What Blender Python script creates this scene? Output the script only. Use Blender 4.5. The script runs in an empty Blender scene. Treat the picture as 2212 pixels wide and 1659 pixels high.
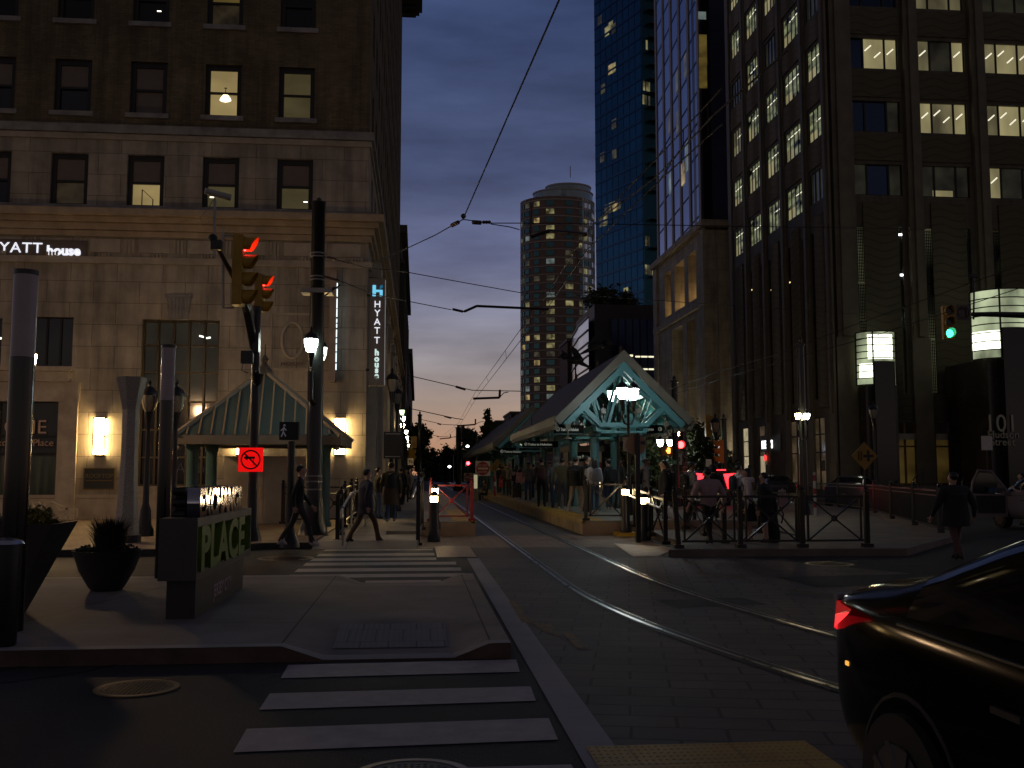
import bpy, bmesh, math, random
from mathutils import Vector, Matrix
from math import sin, cos, pi, radians as R, atan, tan, sqrt
random.seed(11)
C = bpy.context.scene.collection
sc = bpy.context.scene

# ------------------------------------------------------------------ camera
F, UC, VC = 2151.0, 1106.0, 829.5           # focal length and centre in a 2212 x 1659 picture
CAMH = 1.56
pitch = atan((1025 - VC) / F)
yaw = atan(203 * cos(pitch) / F)
cam_d = bpy.data.cameras.new('camera')
cam = bpy.data.objects.new('camera', cam_d); C.objects.link(cam)
cam_d.sensor_fit = 'HORIZONTAL'; cam_d.sensor_width = 36; cam_d.lens = 36 * F / 2212
cam_d.clip_start = 0.05; cam_d.clip_end = 4000
cam.location = (0, 0, CAMH)
cam.rotation_euler = (pi / 2 + pitch, 0, -yaw)
sc.camera = cam
cf = Vector((sin(yaw) * cos(pitch), cos(yaw) * cos(pitch), sin(pitch)))
cr = Vector((cos(yaw), -sin(yaw), 0))
cu = cr.cross(cf)
def ray(u, v): return cf + cr * ((u - UC) / F) - cu * ((v - VC) / F)
def P(u, v, Y):
    d = ray(u, v); return Vector((0, 0, CAMH)) + d * (Y / d.y)
def PX(u, v, X):
    d = ray(u, v); return Vector((0, 0, CAMH)) + d * (X / d.x)
def G(u, v, z=0.0):
    d = ray(u, v); return Vector((0, 0, CAMH)) + d * ((z - CAMH) / d.z)
def proj_u(p):
    d = Vector(p) - Vector((0, 0, CAMH)); return UC + F * d.dot(cr) / d.dot(cf)
def XZ(u, v, Y):
    p = P(u, v, Y); return p.x, p.z

# ------------------------------------------------------------------ colour management and sky (after sunset, no sun lamp: the sun is below the horizon)
sc.view_settings.view_transform = 'Standard'; sc.view_settings.look = 'None'
sc.view_settings.gamma = 1; sc.view_settings.exposure = 0
sc.cycles.use_denoising = True
sc.cycles.max_bounces = 6; sc.cycles.diffuse_bounces = 3; sc.cycles.glossy_bounces = 4; sc.cycles.transparent_max_bounces = 8
sc.cycles.caustics_reflective = False; sc.cycles.caustics_refractive = False
sc.cycles.sample_clamp_indirect = 3
def s2l(c): return tuple((x / 255 / 12.92 if x / 255 <= .04045 else ((x / 255 + .055) / 1.055) ** 2.4) for x in c)
w = bpy.data.worlds.new('World'); sc.world = w; w.use_nodes = True
nt = w.node_tree; N = nt.nodes; L = nt.links
for n in list(N): N.remove(n)
out = N.new('ShaderNodeOutputWorld'); bg = N.new('ShaderNodeBackground'); L.new(bg.outputs[0], out.inputs[0])
tc = N.new('ShaderNodeTexCoord'); sep = N.new('ShaderNodeSeparateXYZ'); L.new(tc.outputs['Generated'], sep.inputs[0])
def ramp(stops, src):
    r = N.new('ShaderNodeValToRGB'); e = r.color_ramp.elements
    while len(e) > 1: e.remove(e[0])
    e[0].position = stops[0][0]; e[0].color = (*s2l(stops[0][1]), 1)
    for p, c in stops[1:]:
        k = e.new(p); k.color = (*s2l(c), 1)
    L.new(src, r.inputs[0]); return r
west = ramp([(0, (170, 122, 92)), (.03, (168, 130, 106)), (.065, (160, 139, 126)), (.105, (146, 139, 141)), (.155, (124, 125, 143)), (.215, (97, 103, 134)), (.29, (71, 81, 114)), (.43, (54, 68, 104)), (1, (46, 43, 50))], sep.outputs['Z'])
east = ramp([(0, (124, 112, 102)), (.1, (112, 104, 104)), (.2, (84, 80, 86)), (.4, (56, 53, 58)), (1, (46, 43, 50))], sep.outputs['Z'])
mr = N.new('ShaderNodeMapRange'); mr.inputs[1].default_value = -.6; mr.inputs[2].default_value = .7; L.new(sep.outputs['Y'], mr.inputs[0])
mx = N.new('ShaderNodeMix'); mx.data_type = 'RGBA'; L.new(mr.outputs[0], mx.inputs[0]); L.new(east.outputs[0], mx.inputs[6]); L.new(west.outputs[0], mx.inputs[7])
# thin streaks of cloud: noise stretched along the horizon
mp = N.new('ShaderNodeMapping'); mp.inputs['Scale'].default_value = (1.6, 1.6, 7.5); mp.inputs['Location'].default_value = (3.1, .7, .4); L.new(tc.outputs['Generated'], mp.inputs[0])
nz = N.new('ShaderNodeTexNoise'); nz.inputs['Scale'].default_value = 2.6; nz.inputs['Detail'].default_value = 7; nz.inputs['Roughness'].default_value = .55; L.new(mp.outputs[0], nz.inputs[0])
cr_ = N.new('ShaderNodeValToRGB'); cr_.color_ramp.elements[0].position = .3; cr_.color_ramp.elements[0].color = (.62, .6, .62, 1)
cr_.color_ramp.elements[1].position = .68; cr_.color_ramp.elements[1].color = (1.22, 1.2, 1.18, 1); L.new(nz.outputs[0], cr_.inputs[0])
fade = N.new('ShaderNodeMapRange'); fade.inputs[1].default_value = .02; fade.inputs[2].default_value = .12; L.new(sep.outputs['Z'], fade.inputs[0])
cm = N.new('ShaderNodeMix'); cm.data_type = 'RGBA'; cm.blend_type = 'MULTIPLY'; L.new(fade.outputs[0], cm.inputs[0]); L.new(mx.outputs[2], cm.inputs[6]); L.new(cr_.outputs[0], cm.inputs[7])
sky = N.new('ShaderNodeTexSky'); sky.sky_type = 'NISHITA'; sky.sun_disc = False; sky.sun_elevation = R(-4); sky.sun_rotation = R(0)
ad = N.new('ShaderNodeMix'); ad.data_type = 'RGBA'; ad.blend_type = 'ADD'; ad.inputs[0].default_value = .05; L.new(cm.outputs[2], ad.inputs[6]); L.new(sky.outputs[0], ad.inputs[7])
L.new(ad.outputs[2], bg.inputs[0]); bg.inputs[1].default_value = 1.12

# ------------------------------------------------------------------ materials
MC = {}
def mat(name, col, rough=.6, metal=0.0, noise=None, bump=None, emit=None, spec=.5, alpha=None, sample=True, coat=0):
    """principled material; col in linear; noise=(scale, amount); bump=(scale, strength)"""
    if name in MC: return MC[name]
    m = bpy.data.materials.new(name); m.use_nodes = True; MC[name] = m
    t = m.node_tree; b = t.nodes['Principled BSDF']
    b.inputs['Base Color'].default_value = (*col, 1); b.inputs['Roughness'].default_value = rough; b.inputs['Metallic'].default_value = metal
    b.inputs['Specular IOR Level'].default_value = spec
    if coat: b.inputs['Coat Weight'].default_value = coat
    if emit:
        b.inputs['Emission Color'].default_value = (*emit[0], 1); b.inputs['Emission Strength'].default_value = emit[1]
        if not sample: m.cycles.emission_sampling = 'NONE'
    else: m.cycles.emission_sampling = 'NONE'
    if noise or bump:
        tc = t.nodes.new('ShaderNodeTexCoord')
    if noise:
        n = t.nodes.new('ShaderNodeTexNoise'); n.inputs['Scale'].default_value = noise[0]; n.inputs['Detail'].default_value = 6; n.inputs['Roughness'].default_value = .62
        t.links.new(tc.outputs['Object'], n.inputs[0])
        r = t.nodes.new('ShaderNodeValToRGB'); a = noise[1]
        r.color_ramp.elements[0].position = .3; r.color_ramp.elements[1].position = .7
        r.color_ramp.elements[0].color = (*[c * (1 - a) for c in col], 1); r.color_ramp.elements[1].color = (*[min(1, c * (1 + a)) for c in col], 1)
        t.links.new(n.outputs[0], r.inputs[0]); t.links.new(r.outputs[0], b.inputs['Base Color'])
        rr = t.nodes.new('ShaderNodeMapRange'); rr.inputs[3].default_value = max(.05, rough - .12); rr.inputs[4].default_value = min(1, rough + .12)
        t.links.new(n.outputs[0], rr.inputs[0]); t.links.new(rr.outputs[0], b.inputs['Roughness'])
    if bump:
        n2 = t.nodes.new('ShaderNodeTexNoise'); n2.inputs['Scale'].default_value = bump[0]; n2.inputs['Detail'].default_value = 4
        t.links.new(tc.outputs['Object'], n2.inputs[0])
        bp = t.nodes.new('ShaderNodeBump'); bp.inputs['Strength'].default_value = bump[1]; bp.inputs['Distance'].default_value = .02
        t.links.new(n2.outputs[0], bp.inputs['Height']); t.links.new(bp.outputs[0], b.inputs['Normal'])
    return m
def brickmat(name, c1, c2, mortar, bw, rh, ms, rough=.75, ground=False, rot=0, stain=.25, bump=.4, offset=.5):
    """blocks, bricks or pavers: walls map (x+y, z), the ground maps (x, y)"""
    if name in MC: return MC[name]
    m = bpy.data.materials.new(name); m.use_nodes = True; MC[name] = m; m.cycles.emission_sampling = 'NONE'
    t = m.node_tree; b = t.nodes['Principled BSDF']; b.inputs['Roughness'].default_value = rough
    tc = t.nodes.new('ShaderNodeTexCoord'); vec = tc.outputs['Object']
    if not ground:
        s = t.nodes.new('ShaderNodeSeparateXYZ'); a = t.nodes.new('ShaderNodeMath'); a.operation = 'ADD'; k = t.nodes.new('ShaderNodeCombineXYZ')
        t.links.new(vec, s.inputs[0]); t.links.new(s.outputs[0], a.inputs[0]); t.links.new(s.outputs[1], a.inputs[1])
        t.links.new(a.outputs[0], k.inputs[0]); t.links.new(s.outputs[2], k.inputs[1]); v2 = k.outputs[0]
    else:
        q = t.nodes.new('ShaderNodeMapping'); q.inputs['Rotation'].default_value = (0, 0, rot); t.links.new(vec, q.inputs[0]); v2 = q.outputs[0]
    br = t.nodes.new('ShaderNodeTexBrick'); br.offset = offset
    br.inputs['Color1'].default_value = (*c1, 1); br.inputs['Color2'].default_value = (*c2, 1); br.inputs['Mortar'].default_value = (*mortar, 1)
    br.inputs['Scale'].default_value = 1; br.inputs['Mortar Size'].default_value = ms; br.inputs['Brick Width'].default_value = bw; br.inputs['Row Height'].default_value = rh
    br.inputs['Mortar Smooth'].default_value = .3
    t.links.new(v2, br.inputs['Vector'])
    n = t.nodes.new('ShaderNodeTexNoise'); n.inputs['Scale'].default_value = .9; n.inputs['Detail'].default_value = 8; n.inputs['Roughness'].default_value = .65
    t.links.new(vec, n.inputs[0])
    r = t.nodes.new('ShaderNodeValToRGB'); r.color_ramp.elements[0].position = .3; r.color_ramp.elements[1].position = .68
    r.color_ramp.elements[0].color = (1 - stain,) * 3 + (1,); r.color_ramp.elements[1].color = (1 + stain * .5,) * 3 + (1,)
    t.links.new(n.outputs[0], r.inputs[0])
    mu = t.nodes.new('ShaderNodeMix'); mu.data_type = 'RGBA'; mu.blend_type = 'MULTIPLY'; mu.inputs[0].default_value = 1
    t.links.new(br.outputs[0], mu.inputs[6]); t.links.new(r.outputs[0], mu.inputs[7]); t.links.new(mu.outputs[2], b.inputs['Base Color'])
    if not ground:   # rain streaks and grime running down the wall
        sm = t.nodes.new('ShaderNodeMapping'); sm.inputs['Scale'].default_value = (1.5, 1.5, .13); t.links.new(vec, sm.inputs[0])
        sn = t.nodes.new('ShaderNodeTexNoise'); sn.inputs['Scale'].default_value = 1.6; sn.inputs['Detail'].default_value = 7; sn.inputs['Roughness'].default_value = .6; t.links.new(sm.outputs[0], sn.inputs[0])
        sr = t.nodes.new('ShaderNodeValToRGB'); sr.color_ramp.elements[0].position = .36; sr.color_ramp.elements[1].position = .56; sr.color_ramp.elements[0].color = (1 - stain * 1.1, 1 - stain * 1.05, 1 - stain, 1); sr.color_ramp.elements[1].color = (1, 1, 1, 1); t.links.new(sn.outputs[0], sr.inputs[0])
        m2 = t.nodes.new('ShaderNodeMix'); m2.data_type = 'RGBA'; m2.blend_type = 'MULTIPLY'; m2.inputs[0].default_value = 1; t.links.new(mu.outputs[2], m2.inputs[6]); t.links.new(sr.outputs[0], m2.inputs[7]); t.links.new(m2.outputs[2], b.inputs['Base Color'])
    bp = t.nodes.new('ShaderNodeBump'); bp.inputs['Strength'].default_value = bump; bp.inputs['Distance'].default_value = .02; bp.invert = True
    t.links.new(br.outputs['Fac'], bp.inputs['Height']); t.links.new(bp.outputs[0], b.inputs['Normal'])
    return m
def litmat(name, col, st, scale=1.6, lo=.25, stretch=(1, 1, 1)):
    """a lit window: the uneven brightness of a room seen through its glass"""
    if name in MC: return MC[name]
    m = bpy.data.materials.new(name); m.use_nodes = True; MC[name] = m; m.cycles.emission_sampling = 'NONE'
    t = m.node_tree; b = t.nodes['Principled BSDF']; b.inputs['Base Color'].default_value = (.02, .02, .02, 1); b.inputs['Roughness'].default_value = .12
    tc = t.nodes.new('ShaderNodeTexCoord'); oi = t.nodes.new('ShaderNodeObjectInfo'); va = t.nodes.new('ShaderNodeVectorMath'); va.operation = 'MULTIPLY_ADD'
    q = t.nodes.new('ShaderNodeMapping'); q.inputs['Scale'].default_value = stretch
    t.links.new(tc.outputs['Object'], q.inputs[0]); t.links.new(q.outputs[0], va.inputs[0]); va.inputs[1].default_value = (1, 1, 1); t.links.new(oi.outputs['Location'], va.inputs[2])
    n = t.nodes.new('ShaderNodeTexNoise'); n.inputs['Scale'].default_value = scale; n.inputs['Detail'].default_value = 3
    t.links.new(va.outputs[0], n.inputs[0])
    r = t.nodes.new('ShaderNodeMapRange'); r.inputs[1].default_value = .35; r.inputs[2].default_value = .65; r.inputs[3].default_value = st * lo; r.inputs[4].default_value = st
    t.links.new(n.outputs[0], r.inputs[0]); b.inputs['Emission Color'].default_value = (*col, 1); t.links.new(r.outputs[0], b.inputs['Emission Strength'])
    return m

# ------------------------------------------------------------------ mesh helpers
class B:
    def __init__(s): s.v = []; s.f = []; s.m = []; s.k = 0
    def add(s, vs, fs):
        o = len(s.v); s.v += [tuple(x) for x in vs]
        for f in fs: s.f.append([o + i for i in f]); s.m.append(s.k)
        return s
    def poly(s, *p): return s.add(p, [list(range(len(p)))])
    def box(s, x0, x1, y0, y1, z0, z1):
        return s.add([(x0, y0, z0), (x1, y0, z0), (x1, y1, z0), (x0, y1, z0), (x0, y0, z1), (x1, y0, z1), (x1, y1, z1), (x0, y1, z1)],
                     [(3, 2, 1, 0), (4, 5, 6, 7), (0, 1, 5, 4), (1, 2, 6, 5), (2, 3, 7, 6), (3, 0, 4, 7)])
    def obox(s, c, sx, sy, sz, rz=0, rx=0, ry=0):
        M = Matrix.Translation(c) @ Matrix.Rotation(rz, 4, 'Z') @ Matrix.Rotation(rx, 4, 'X') @ Matrix.Rotation(ry, 4, 'Y')
        a = [M @ Vector((x * sx / 2, y * sy / 2, z * sz / 2)) for z in (-1, 1) for y in (-1, 1) for x in (-1, 1)]
        return s.add(a, [(0, 2, 3, 1), (4, 5, 7, 6), (0, 1, 5, 4), (1, 3, 7, 5), (3, 2, 6, 7), (2, 0, 4, 6)])
    def bar(s, p, q, w, h, up=Vector((0, 0, 1))):
        p = Vector(p); q = Vector(q); d = (q - p).normalized(); a = d.cross(up)
        if a.length < 1e-4: a = d.cross(Vector((0, 1, 0)))
        a.normalize(); b = a.cross(d); a = a * w / 2; b = b * h / 2
        return s.add([p - a - b, p + a - b, p + a + b, p - a + b, q - a - b, q + a - b, q + a + b, q - a + b],
                     [(0, 1, 2, 3), (7, 6, 5, 4), (0, 4, 5, 1), (1, 5, 6, 2), (2, 6, 7, 3), (3, 7, 4, 0)])
    def cyl(s, p, q, r0, r1=None, n=12, cap=True):
        p = Vector(p); q = Vector(q); r1 = r0 if r1 is None else r1
        d = (q - p).normalized(); a = d.orthogonal().normalized(); b = d.cross(a); vs = []
        for c, r in ((p, r0), (q, r1)):
            vs += [c + (a * cos(2 * pi * i / n) + b * sin(2 * pi * i / n)) * r for i in range(n)]
        fs = [(i, (i + 1) % n, n + (i + 1) % n, n + i) for i in range(n)]
        if cap: fs += [list(range(n - 1, -1, -1)), list(range(n, 2 * n))]
        return s.add(vs, fs)
    def lathe(s, c, prof, n=16, a0=0, sx=1, sy=1):
        vs = []; m = len(prof)
        for r, z in prof:
            vs += [(c[0] + r * sx * cos(a0 + 2 * pi * i / n), c[1] + r * sy * sin(a0 + 2 * pi * i / n), c[2] + z) for i in range(n)]
        fs = [(j * n + i, j * n + (i + 1) % n, (j + 1) * n + (i + 1) % n, (j + 1) * n + i) for j in range(m - 1) for i in range(n)]
        if prof[0][0] > 1e-5: fs.append(list(range(n - 1, -1, -1)))
        if prof[-1][0] > 1e-5: fs.append([(m - 1) * n + i for i in range(n)])
        return s.add(vs, fs)
    def prism(s, pts, ext):
        n = len(pts); pts = [Vector(p) for p in pts]; e = Vector(ext)
        return s.add(pts + [p + e for p in pts], [list(range(n)), list(range(2 * n - 1, n - 1, -1))] + [(i, n + i, n + (i + 1) % n, (i + 1) % n) for i in range(n)])
    def tube(s, pts, r, n=6):
        pts = [Vector(p) for p in pts]; vs = []; up = None; m = len(pts)
        for i, p in enumerate(pts):
            d = (pts[min(i + 1, m - 1)] - pts[max(i - 1, 0)]).normalized()
            if up is None: up = d.orthogonal().normalized()
            up = (up - d * up.dot(d)).normalized(); b = d.cross(up); rr = r[i] if isinstance(r, (list, tuple)) else r
            vs += [p + (up * cos(2 * pi * k / n) + b * sin(2 * pi * k / n)) * rr for k in range(n)]
        fs = [(i * n + k, i * n + (k + 1) % n, (i + 1) * n + (k + 1) % n, (i + 1) * n + k) for i in range(m - 1) for k in range(n)]
        fs += [list(range(n - 1, -1, -1)), [(m - 1) * n + k for k in range(n)]]
        return s.add(vs, fs)
    def ball(s, c, rx, ry=None, rz=None, n=12, m=8):
        ry = ry or rx; rz = rz or rx; vs = [(c[0], c[1], c[2] - rz)]
        for j in range(1, m):
            t = -pi / 2 + pi * j / m
            vs += [(c[0] + rx * cos(t) * cos(2 * pi * i / n), c[1] + ry * cos(t) * sin(2 * pi * i / n), c[2] + rz * sin(t)) for i in range(n)]
        vs.append((c[0], c[1], c[2] + rz)); e = len(vs) - 1
        fs = [(0, 1 + (i + 1) % n, 1 + i) for i in range(n)] + [(e, 1 + (m - 2) * n + i, 1 + (m - 2) * n + (i + 1) % n) for i in range(n)]
        fs += [(1 + j * n + i, 1 + j * n + (i + 1) % n, 1 + (j + 1) * n + (i + 1) % n, 1 + (j + 1) * n + i) for j in range(m - 2) for i in range(n)]
        return s.add(vs, fs)
    def mesh(s, name, mats, smooth=False):
        me = bpy.data.meshes.new(name); me.from_pydata(s.v, [], s.f)
        for m in (mats if isinstance(mats, (list, tuple)) else [mats]): me.materials.append(m)
        if isinstance(mats, (list, tuple)) and len(mats) > 1: me.polygons.foreach_set('material_index', s.m)
        bm = bmesh.new(); bm.from_mesh(me); bmesh.ops.recalc_face_normals(bm, faces=bm.faces); bm.to_mesh(me); bm.free()
        if smooth:
            me.polygons.foreach_set('use_smooth', [True] * len(me.polygons)); me.set_sharp_from_angle(angle=R(42))
        me.update(); return me
    def obj(s, name, mats, parent=None, smooth=False, **k):
        return link(s.mesh(name, mats, smooth), name, parent, **k)
def link(me, name, parent=None, label=None, cat=None, group=None, kind=None):
    o = bpy.data.objects.new(name, me); C.objects.link(o)
    if parent is not None:
        o.parent = parent
        if parent.type == 'EMPTY': o.matrix_parent_inverse = (Matrix.Translation(parent.location) @ Matrix.Rotation(parent.rotation_euler.z, 4, 'Z')).inverted()
    tag(o, label, cat, group, kind); return o
def tag(o, label=None, cat=None, group=None, kind=None):
    if label: o['label'] = label
    if cat: o['category'] = cat
    if group: o['group'] = group
    if kind: o['kind'] = kind
    return o
def thing(name, label, cat, loc=(0, 0, 0), group=None, rz=0):
    o = bpy.data.objects.new(name, None); C.objects.link(o); o.location = loc; o.rotation_euler = (0, 0, rz); o.empty_display_size = .2
    return tag(o, label, cat, group)
def dup(root, loc, label, group=None, rz=None, scale=None, cat=None, mats=None):
    r = root.copy(); C.objects.link(r); r.location = loc
    if rz is not None: r.rotation_euler = (0, 0, rz)
    if scale: r.scale = (scale,) * 3
    tag(r, label, cat, group)
    def rec(a, b):
        for ch in a.children:
            c = ch.copy(); C.objects.link(c); inv = ch.matrix_parent_inverse.copy(); c.parent = b; c.matrix_parent_inverse = inv
            if mats:
                for i, sl in enumerate(c.material_slots):
                    if sl.material and sl.material.name in mats:
                        sl.link = 'OBJECT'; sl.material = mats[ch.material_slots[i].material.name if ch.material_slots[i].material else '']
            rec(ch, c)
    rec(root, r); return r
def text(name, s, size, m, parent, at, xd=(1, 0, 0), yd=(0, 0, 1), depth=.02, align='LEFT', bold=0.0, sx=1, spacing=1, **k):
    cu_ = bpy.data.curves.new(name, 'FONT'); cu_.body = s; cu_.size = size; cu_.extrude = depth / 2; cu_.align_x = align; cu_.offset = bold; cu_.space_character = spacing; cu_.resolution_u = 4
    o = bpy.data.objects.new(name, cu_); C.objects.link(o)
    me = bpy.data.meshes.new_from_object(o.evaluated_get(bpy.context.evaluated_depsgraph_get())); bpy.data.objects.remove(o); bpy.data.curves.remove(cu_)
    x = Vector(xd).normalized(); y = Vector(yd).normalized(); z = x.cross(y); a = Vector(at)
    me.transform(Matrix(((x.x * sx, y.x, z.x, a.x), (x.y * sx, y.y, z.y, a.y), (x.z * sx, y.z, z.z, a.z), (0, 0, 0, 1))))
    me.materials.clear(); me.materials.append(m); me.name = name
    return link(me, name, parent, **k)
def wallgrid(b, o, ud, un, H0, H1, holes, depth, n_in, mid=None, ks=(0, 0)):
    """vertical wall from o along ud, length un, z H0..H1, with rectangular holes (a0, a1, z0, z1) and reveals going in along n_in"""
    us = sorted({0, un, *[x for h in holes for x in h[:2]]}); zs = sorted({H0, H1, *([mid] if mid else []), *[x for h in holes for x in h[2:]]})
    us = [x for x in us if 0 <= x <= un]; zs = [z for z in zs if H0 <= z <= H1]
    ud = Vector(ud); n = Vector(n_in) * depth; o = Vector(o)
    pt = lambda a, z: o + ud * a + Vector((0, 0, z))
    for i in range(len(us) - 1):
        for j in range(len(zs) - 1):
            a = (us[i] + us[i + 1]) / 2; z = (zs[j] + zs[j + 1]) / 2
            if any(h[0] < a < h[1] and h[2] < z < h[3] for h in holes): continue
            b.k = ks[1] if mid and z > mid else ks[0]
            b.poly(pt(us[i], zs[j]), pt(us[i + 1], zs[j]), pt(us[i + 1], zs[j + 1]), pt(us[i], zs[j + 1]))
    for h in holes:
        b.k = ks[1] if mid and h[2] > mid else ks[0]
        c = [pt(h[0], h[2]), pt(h[1], h[2]), pt(h[1], h[3]), pt(h[0], h[3])]
        for i in range(4): b.poly(c[i], c[(i + 1) % 4], c[(i + 1) % 4] + n, c[i] + n)
    b.k = 0
PANES = {}
def pane(parent, at, w, h, facing, m, name='window', t=.04):
    """a window pane sharing one mesh per size and material; facing = angle of the outward normal"""
    key = (round(w, 2), round(h, 2), m.name)
    if key not in PANES: PANES[key] = B().box(-w / 2, w / 2, -t / 2, t / 2, -h / 2, h / 2).mesh(name, m)
    o = bpy.data.objects.new(name, PANES[key]); C.objects.link(o)
    o.parent = parent; o.matrix_parent_inverse = (Matrix.Translation(parent.location) @ Matrix.Rotation(parent.rotation_euler.z, 4, 'Z')).inverted() if parent.type == 'EMPTY' else Matrix()
    o.location = at; o.rotation_euler = (0, 0, facing + pi / 2); return o

# ---- shared materials (linear base colours)
black_metal = mat('black_paint', (.012, .012, .013), .35, 0, (6, .3))
dark_metal = mat('dark_metal', (.03, .03, .032), .4, .3, (5, .3))
steel = mat('steel', (.45, .44, .42), .3, 1, (3, .2))
steel_dull = mat('dull_steel', (.3, .3, .29), .45, .8, (2, .25))
teal = mat('teal_paint', (.055, .15, .158), .42, 0, (3, .18))
teal_dark = mat('faded_teal_paint', (.06, .13, .125), .5, 0, (3, .2))
concrete = mat('concrete', (.27, .25, .235), .8, 0, (1.4, .22), (30, .25))
concrete_dark = mat('stained_concrete', (.17, .15, .135), .8, 0, (1.8, .35), (30, .3))
yellow_tile = None
white_emit = lambda n, c, s: mat(n, (.8, .8, .8), .4, 0, emit=(c, s))
lamp_white = white_emit('lamp_glass_white', (.86, 1, .9), 55)
lamp_cool = white_emit('lamp_glass_cool', (.8, .97, 1), 48)
lamp_warm = white_emit('lamp_glass_warm', (1, .68, .3), 150)
lamp_far = white_emit('lamp_glass_far', (1, .88, .66), 22)
sconce_glass = white_emit('sconce_glass', (1, .66, .25), 46)
lamp_off = mat('lamp_glass_off', (.32, .29, .22), .25, 0)
led_white = mat('sign_letters_white', (.8, .8, .8), .4, emit=((.86, .9, 1), .95), sample=False)
white_paint = mat('white_paint', (.68, .66, .62), .7, 0, (9, .2))
yellow_paint = mat('yellow_paint', (.62, .38, .03), .5, 0, (3, .15))
dark_glass = mat('dark_glass', (.008, .009, .011), .06, 0, spec=.6)
painted_red_light = mat('painted_red_light', (.2, .008, .012), .45, 0, (4, .2))  # platform gate: red light shining on it is put into this colour
sign_white = mat('sign_white', (.55, .52, .48), .5, 0, (5, .1))
# ================================================================== GROUND
asphalt = mat('asphalt', (.024, .021, .021), .75, 0, (1.1, .45), (60, .6))
asphalt_red = mat('crosswalk_asphalt', (.085, .06, .055), .75, 0, (1.6, .3), (50, .4))
paver = brickmat('track_pavers', (.128, .098, .082), (.09, .07, .06), (.032, .025, .021), .58, .29, .014, .7, True, R(12), .4, .5)
brick_walk = brickmat('brick_paving', (.24, .165, .12), (.19, .13, .095), (.09, .065, .05), .42, .2, .012, .7, True, 0, .35, .4)
flags = brickmat('sidewalk_slabs', (.26, .235, .22), (.235, .215, .2), (.1, .09, .085), 1.5, 1.5, .012, .8, True, 0, .25, .3, offset=0)
granite = brickmat('granite_band', (.34, .31, .3), (.31, .285, .28), (.2, .18, .17), .9, 40, .004, .7, True, pi / 2, .18, .15)
kerb_red = mat('kerb_red_stain', (.1, .06, .05), .75, 0, (2.2, .4), (20, .2))
def sheet(name, pts, z, m, kind='structure'):
    return B().poly(*[(x, y, z) for x, y in pts]).obj(name, m, kind=kind)
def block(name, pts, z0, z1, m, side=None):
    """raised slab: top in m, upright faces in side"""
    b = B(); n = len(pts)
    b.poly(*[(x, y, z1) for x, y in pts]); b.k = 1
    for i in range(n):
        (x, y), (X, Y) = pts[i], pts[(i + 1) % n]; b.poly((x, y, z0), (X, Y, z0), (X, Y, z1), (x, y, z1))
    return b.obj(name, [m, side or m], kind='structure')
sheet('ground', [(-900, -200), (900, -200), (900, 1800), (-900, 1800)], 0, asphalt)
sheet('track_paving', [(1.14, -3), (5.2, -3), (9.5, 6), (9.5, 12), (6.0, 18.6), (1.14, 18.6)], .004, paver)
sheet('brick_crossing', [(.3, 21.4), (5.4, 21.4), (5.4, 25.55), (-2.2, 25.55), (-2.2, 21.4)], .006, brick_walk)
sheet('crossing_asphalt', [(1.14, 18.6), (4.6, 18.6), (4.6, 21.4), (1.14, 21.4)], .004, asphalt_red)
sheet('track_bed', [(1.5, 25.55), (4.2, 25.55), (4.2, 230), (1.5, 230)], .005, mat('track_bed', (.085, .074, .062), .65, 0, (2, .35), (25, .5)))
sheet('granite_band', [(.9, 1.5), (1.14, 1.5), (1.14, 18.75), (.92, 18.75)], .008, granite)
# crosswalk bars: corners taken off the ground plane
def bars(name, quads):
    b = B()
    for q in quads: b.poly(*[tuple(G(u, v, .006)) for u, v in q])
    return b.obj(name, worn_white, kind='structure')
def wornmat(name, c, under, thr):
    # paint scuffed through to the asphalt in specks and smears
    m = mat(name, c, .7, 0, (5, .2), (40, .3)); t = m.node_tree; b = t.nodes['Principled BSDF']; src = b.inputs['Base Color'].links[0].from_socket; tc = t.nodes.new('ShaderNodeTexCoord')
    n = t.nodes.new('ShaderNodeTexNoise'); n.inputs['Scale'].default_value = 7; n.inputs['Detail'].default_value = 11; n.inputs['Roughness'].default_value = .78; t.links.new(tc.outputs['Object'], n.inputs[0])
    r = t.nodes.new('ShaderNodeMapRange'); r.inputs[1].default_value = thr; r.inputs[2].default_value = thr + .05; t.links.new(n.outputs[0], r.inputs[0])
    x = t.nodes.new('ShaderNodeMix'); x.data_type = 'RGBA'; t.links.new(r.outputs[0], x.inputs[0]); t.links.new(src, x.inputs[6]); x.inputs[7].default_value = (*under, 1); t.links.new(x.outputs[2], b.inputs['Base Color']); return m
worn_white = wornmat('crosswalk_paint', (.44, .39, .36), (.08, .07, .065), .635)
Z8 = lambda x, y: (486 + .3906 * x, 1080 + .3906 * y)
bars('near_crosswalk', [[Z8(*p) for p in q] for q in (
    [(350, 912), (1612, 882), (1630, 950), (308, 985)], [(248, 1070), (1690, 1030), (1720, 1110), (188, 1160)], [(120, 1265), (1790, 1205), (1842, 1325), (45, 1395)], [(-60, 1520), (1915, 1462), (1990, 1600), (-160, 1690)])])
b = B()
for x0, x1, y0, y1 in ((-1.9, .32, 20.85, 21.2), (-1.92, .33, 19.5, 20.1), (-1.93, .35, 18.45, 19.0), (-1.95, .68, 17.5, 18.05), (-1.96, .72, 16.4, 16.95), (-1.98, .76, 15.45, 15.95), (-.75, .35, 14.62, 14.98)):
    b.poly((x0, y0, .006), (x1, y0, .006), (x1, y1, .006), (x0, y1, .006))
b.obj('far_crosswalk', worn_white, kind='structure')
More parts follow.
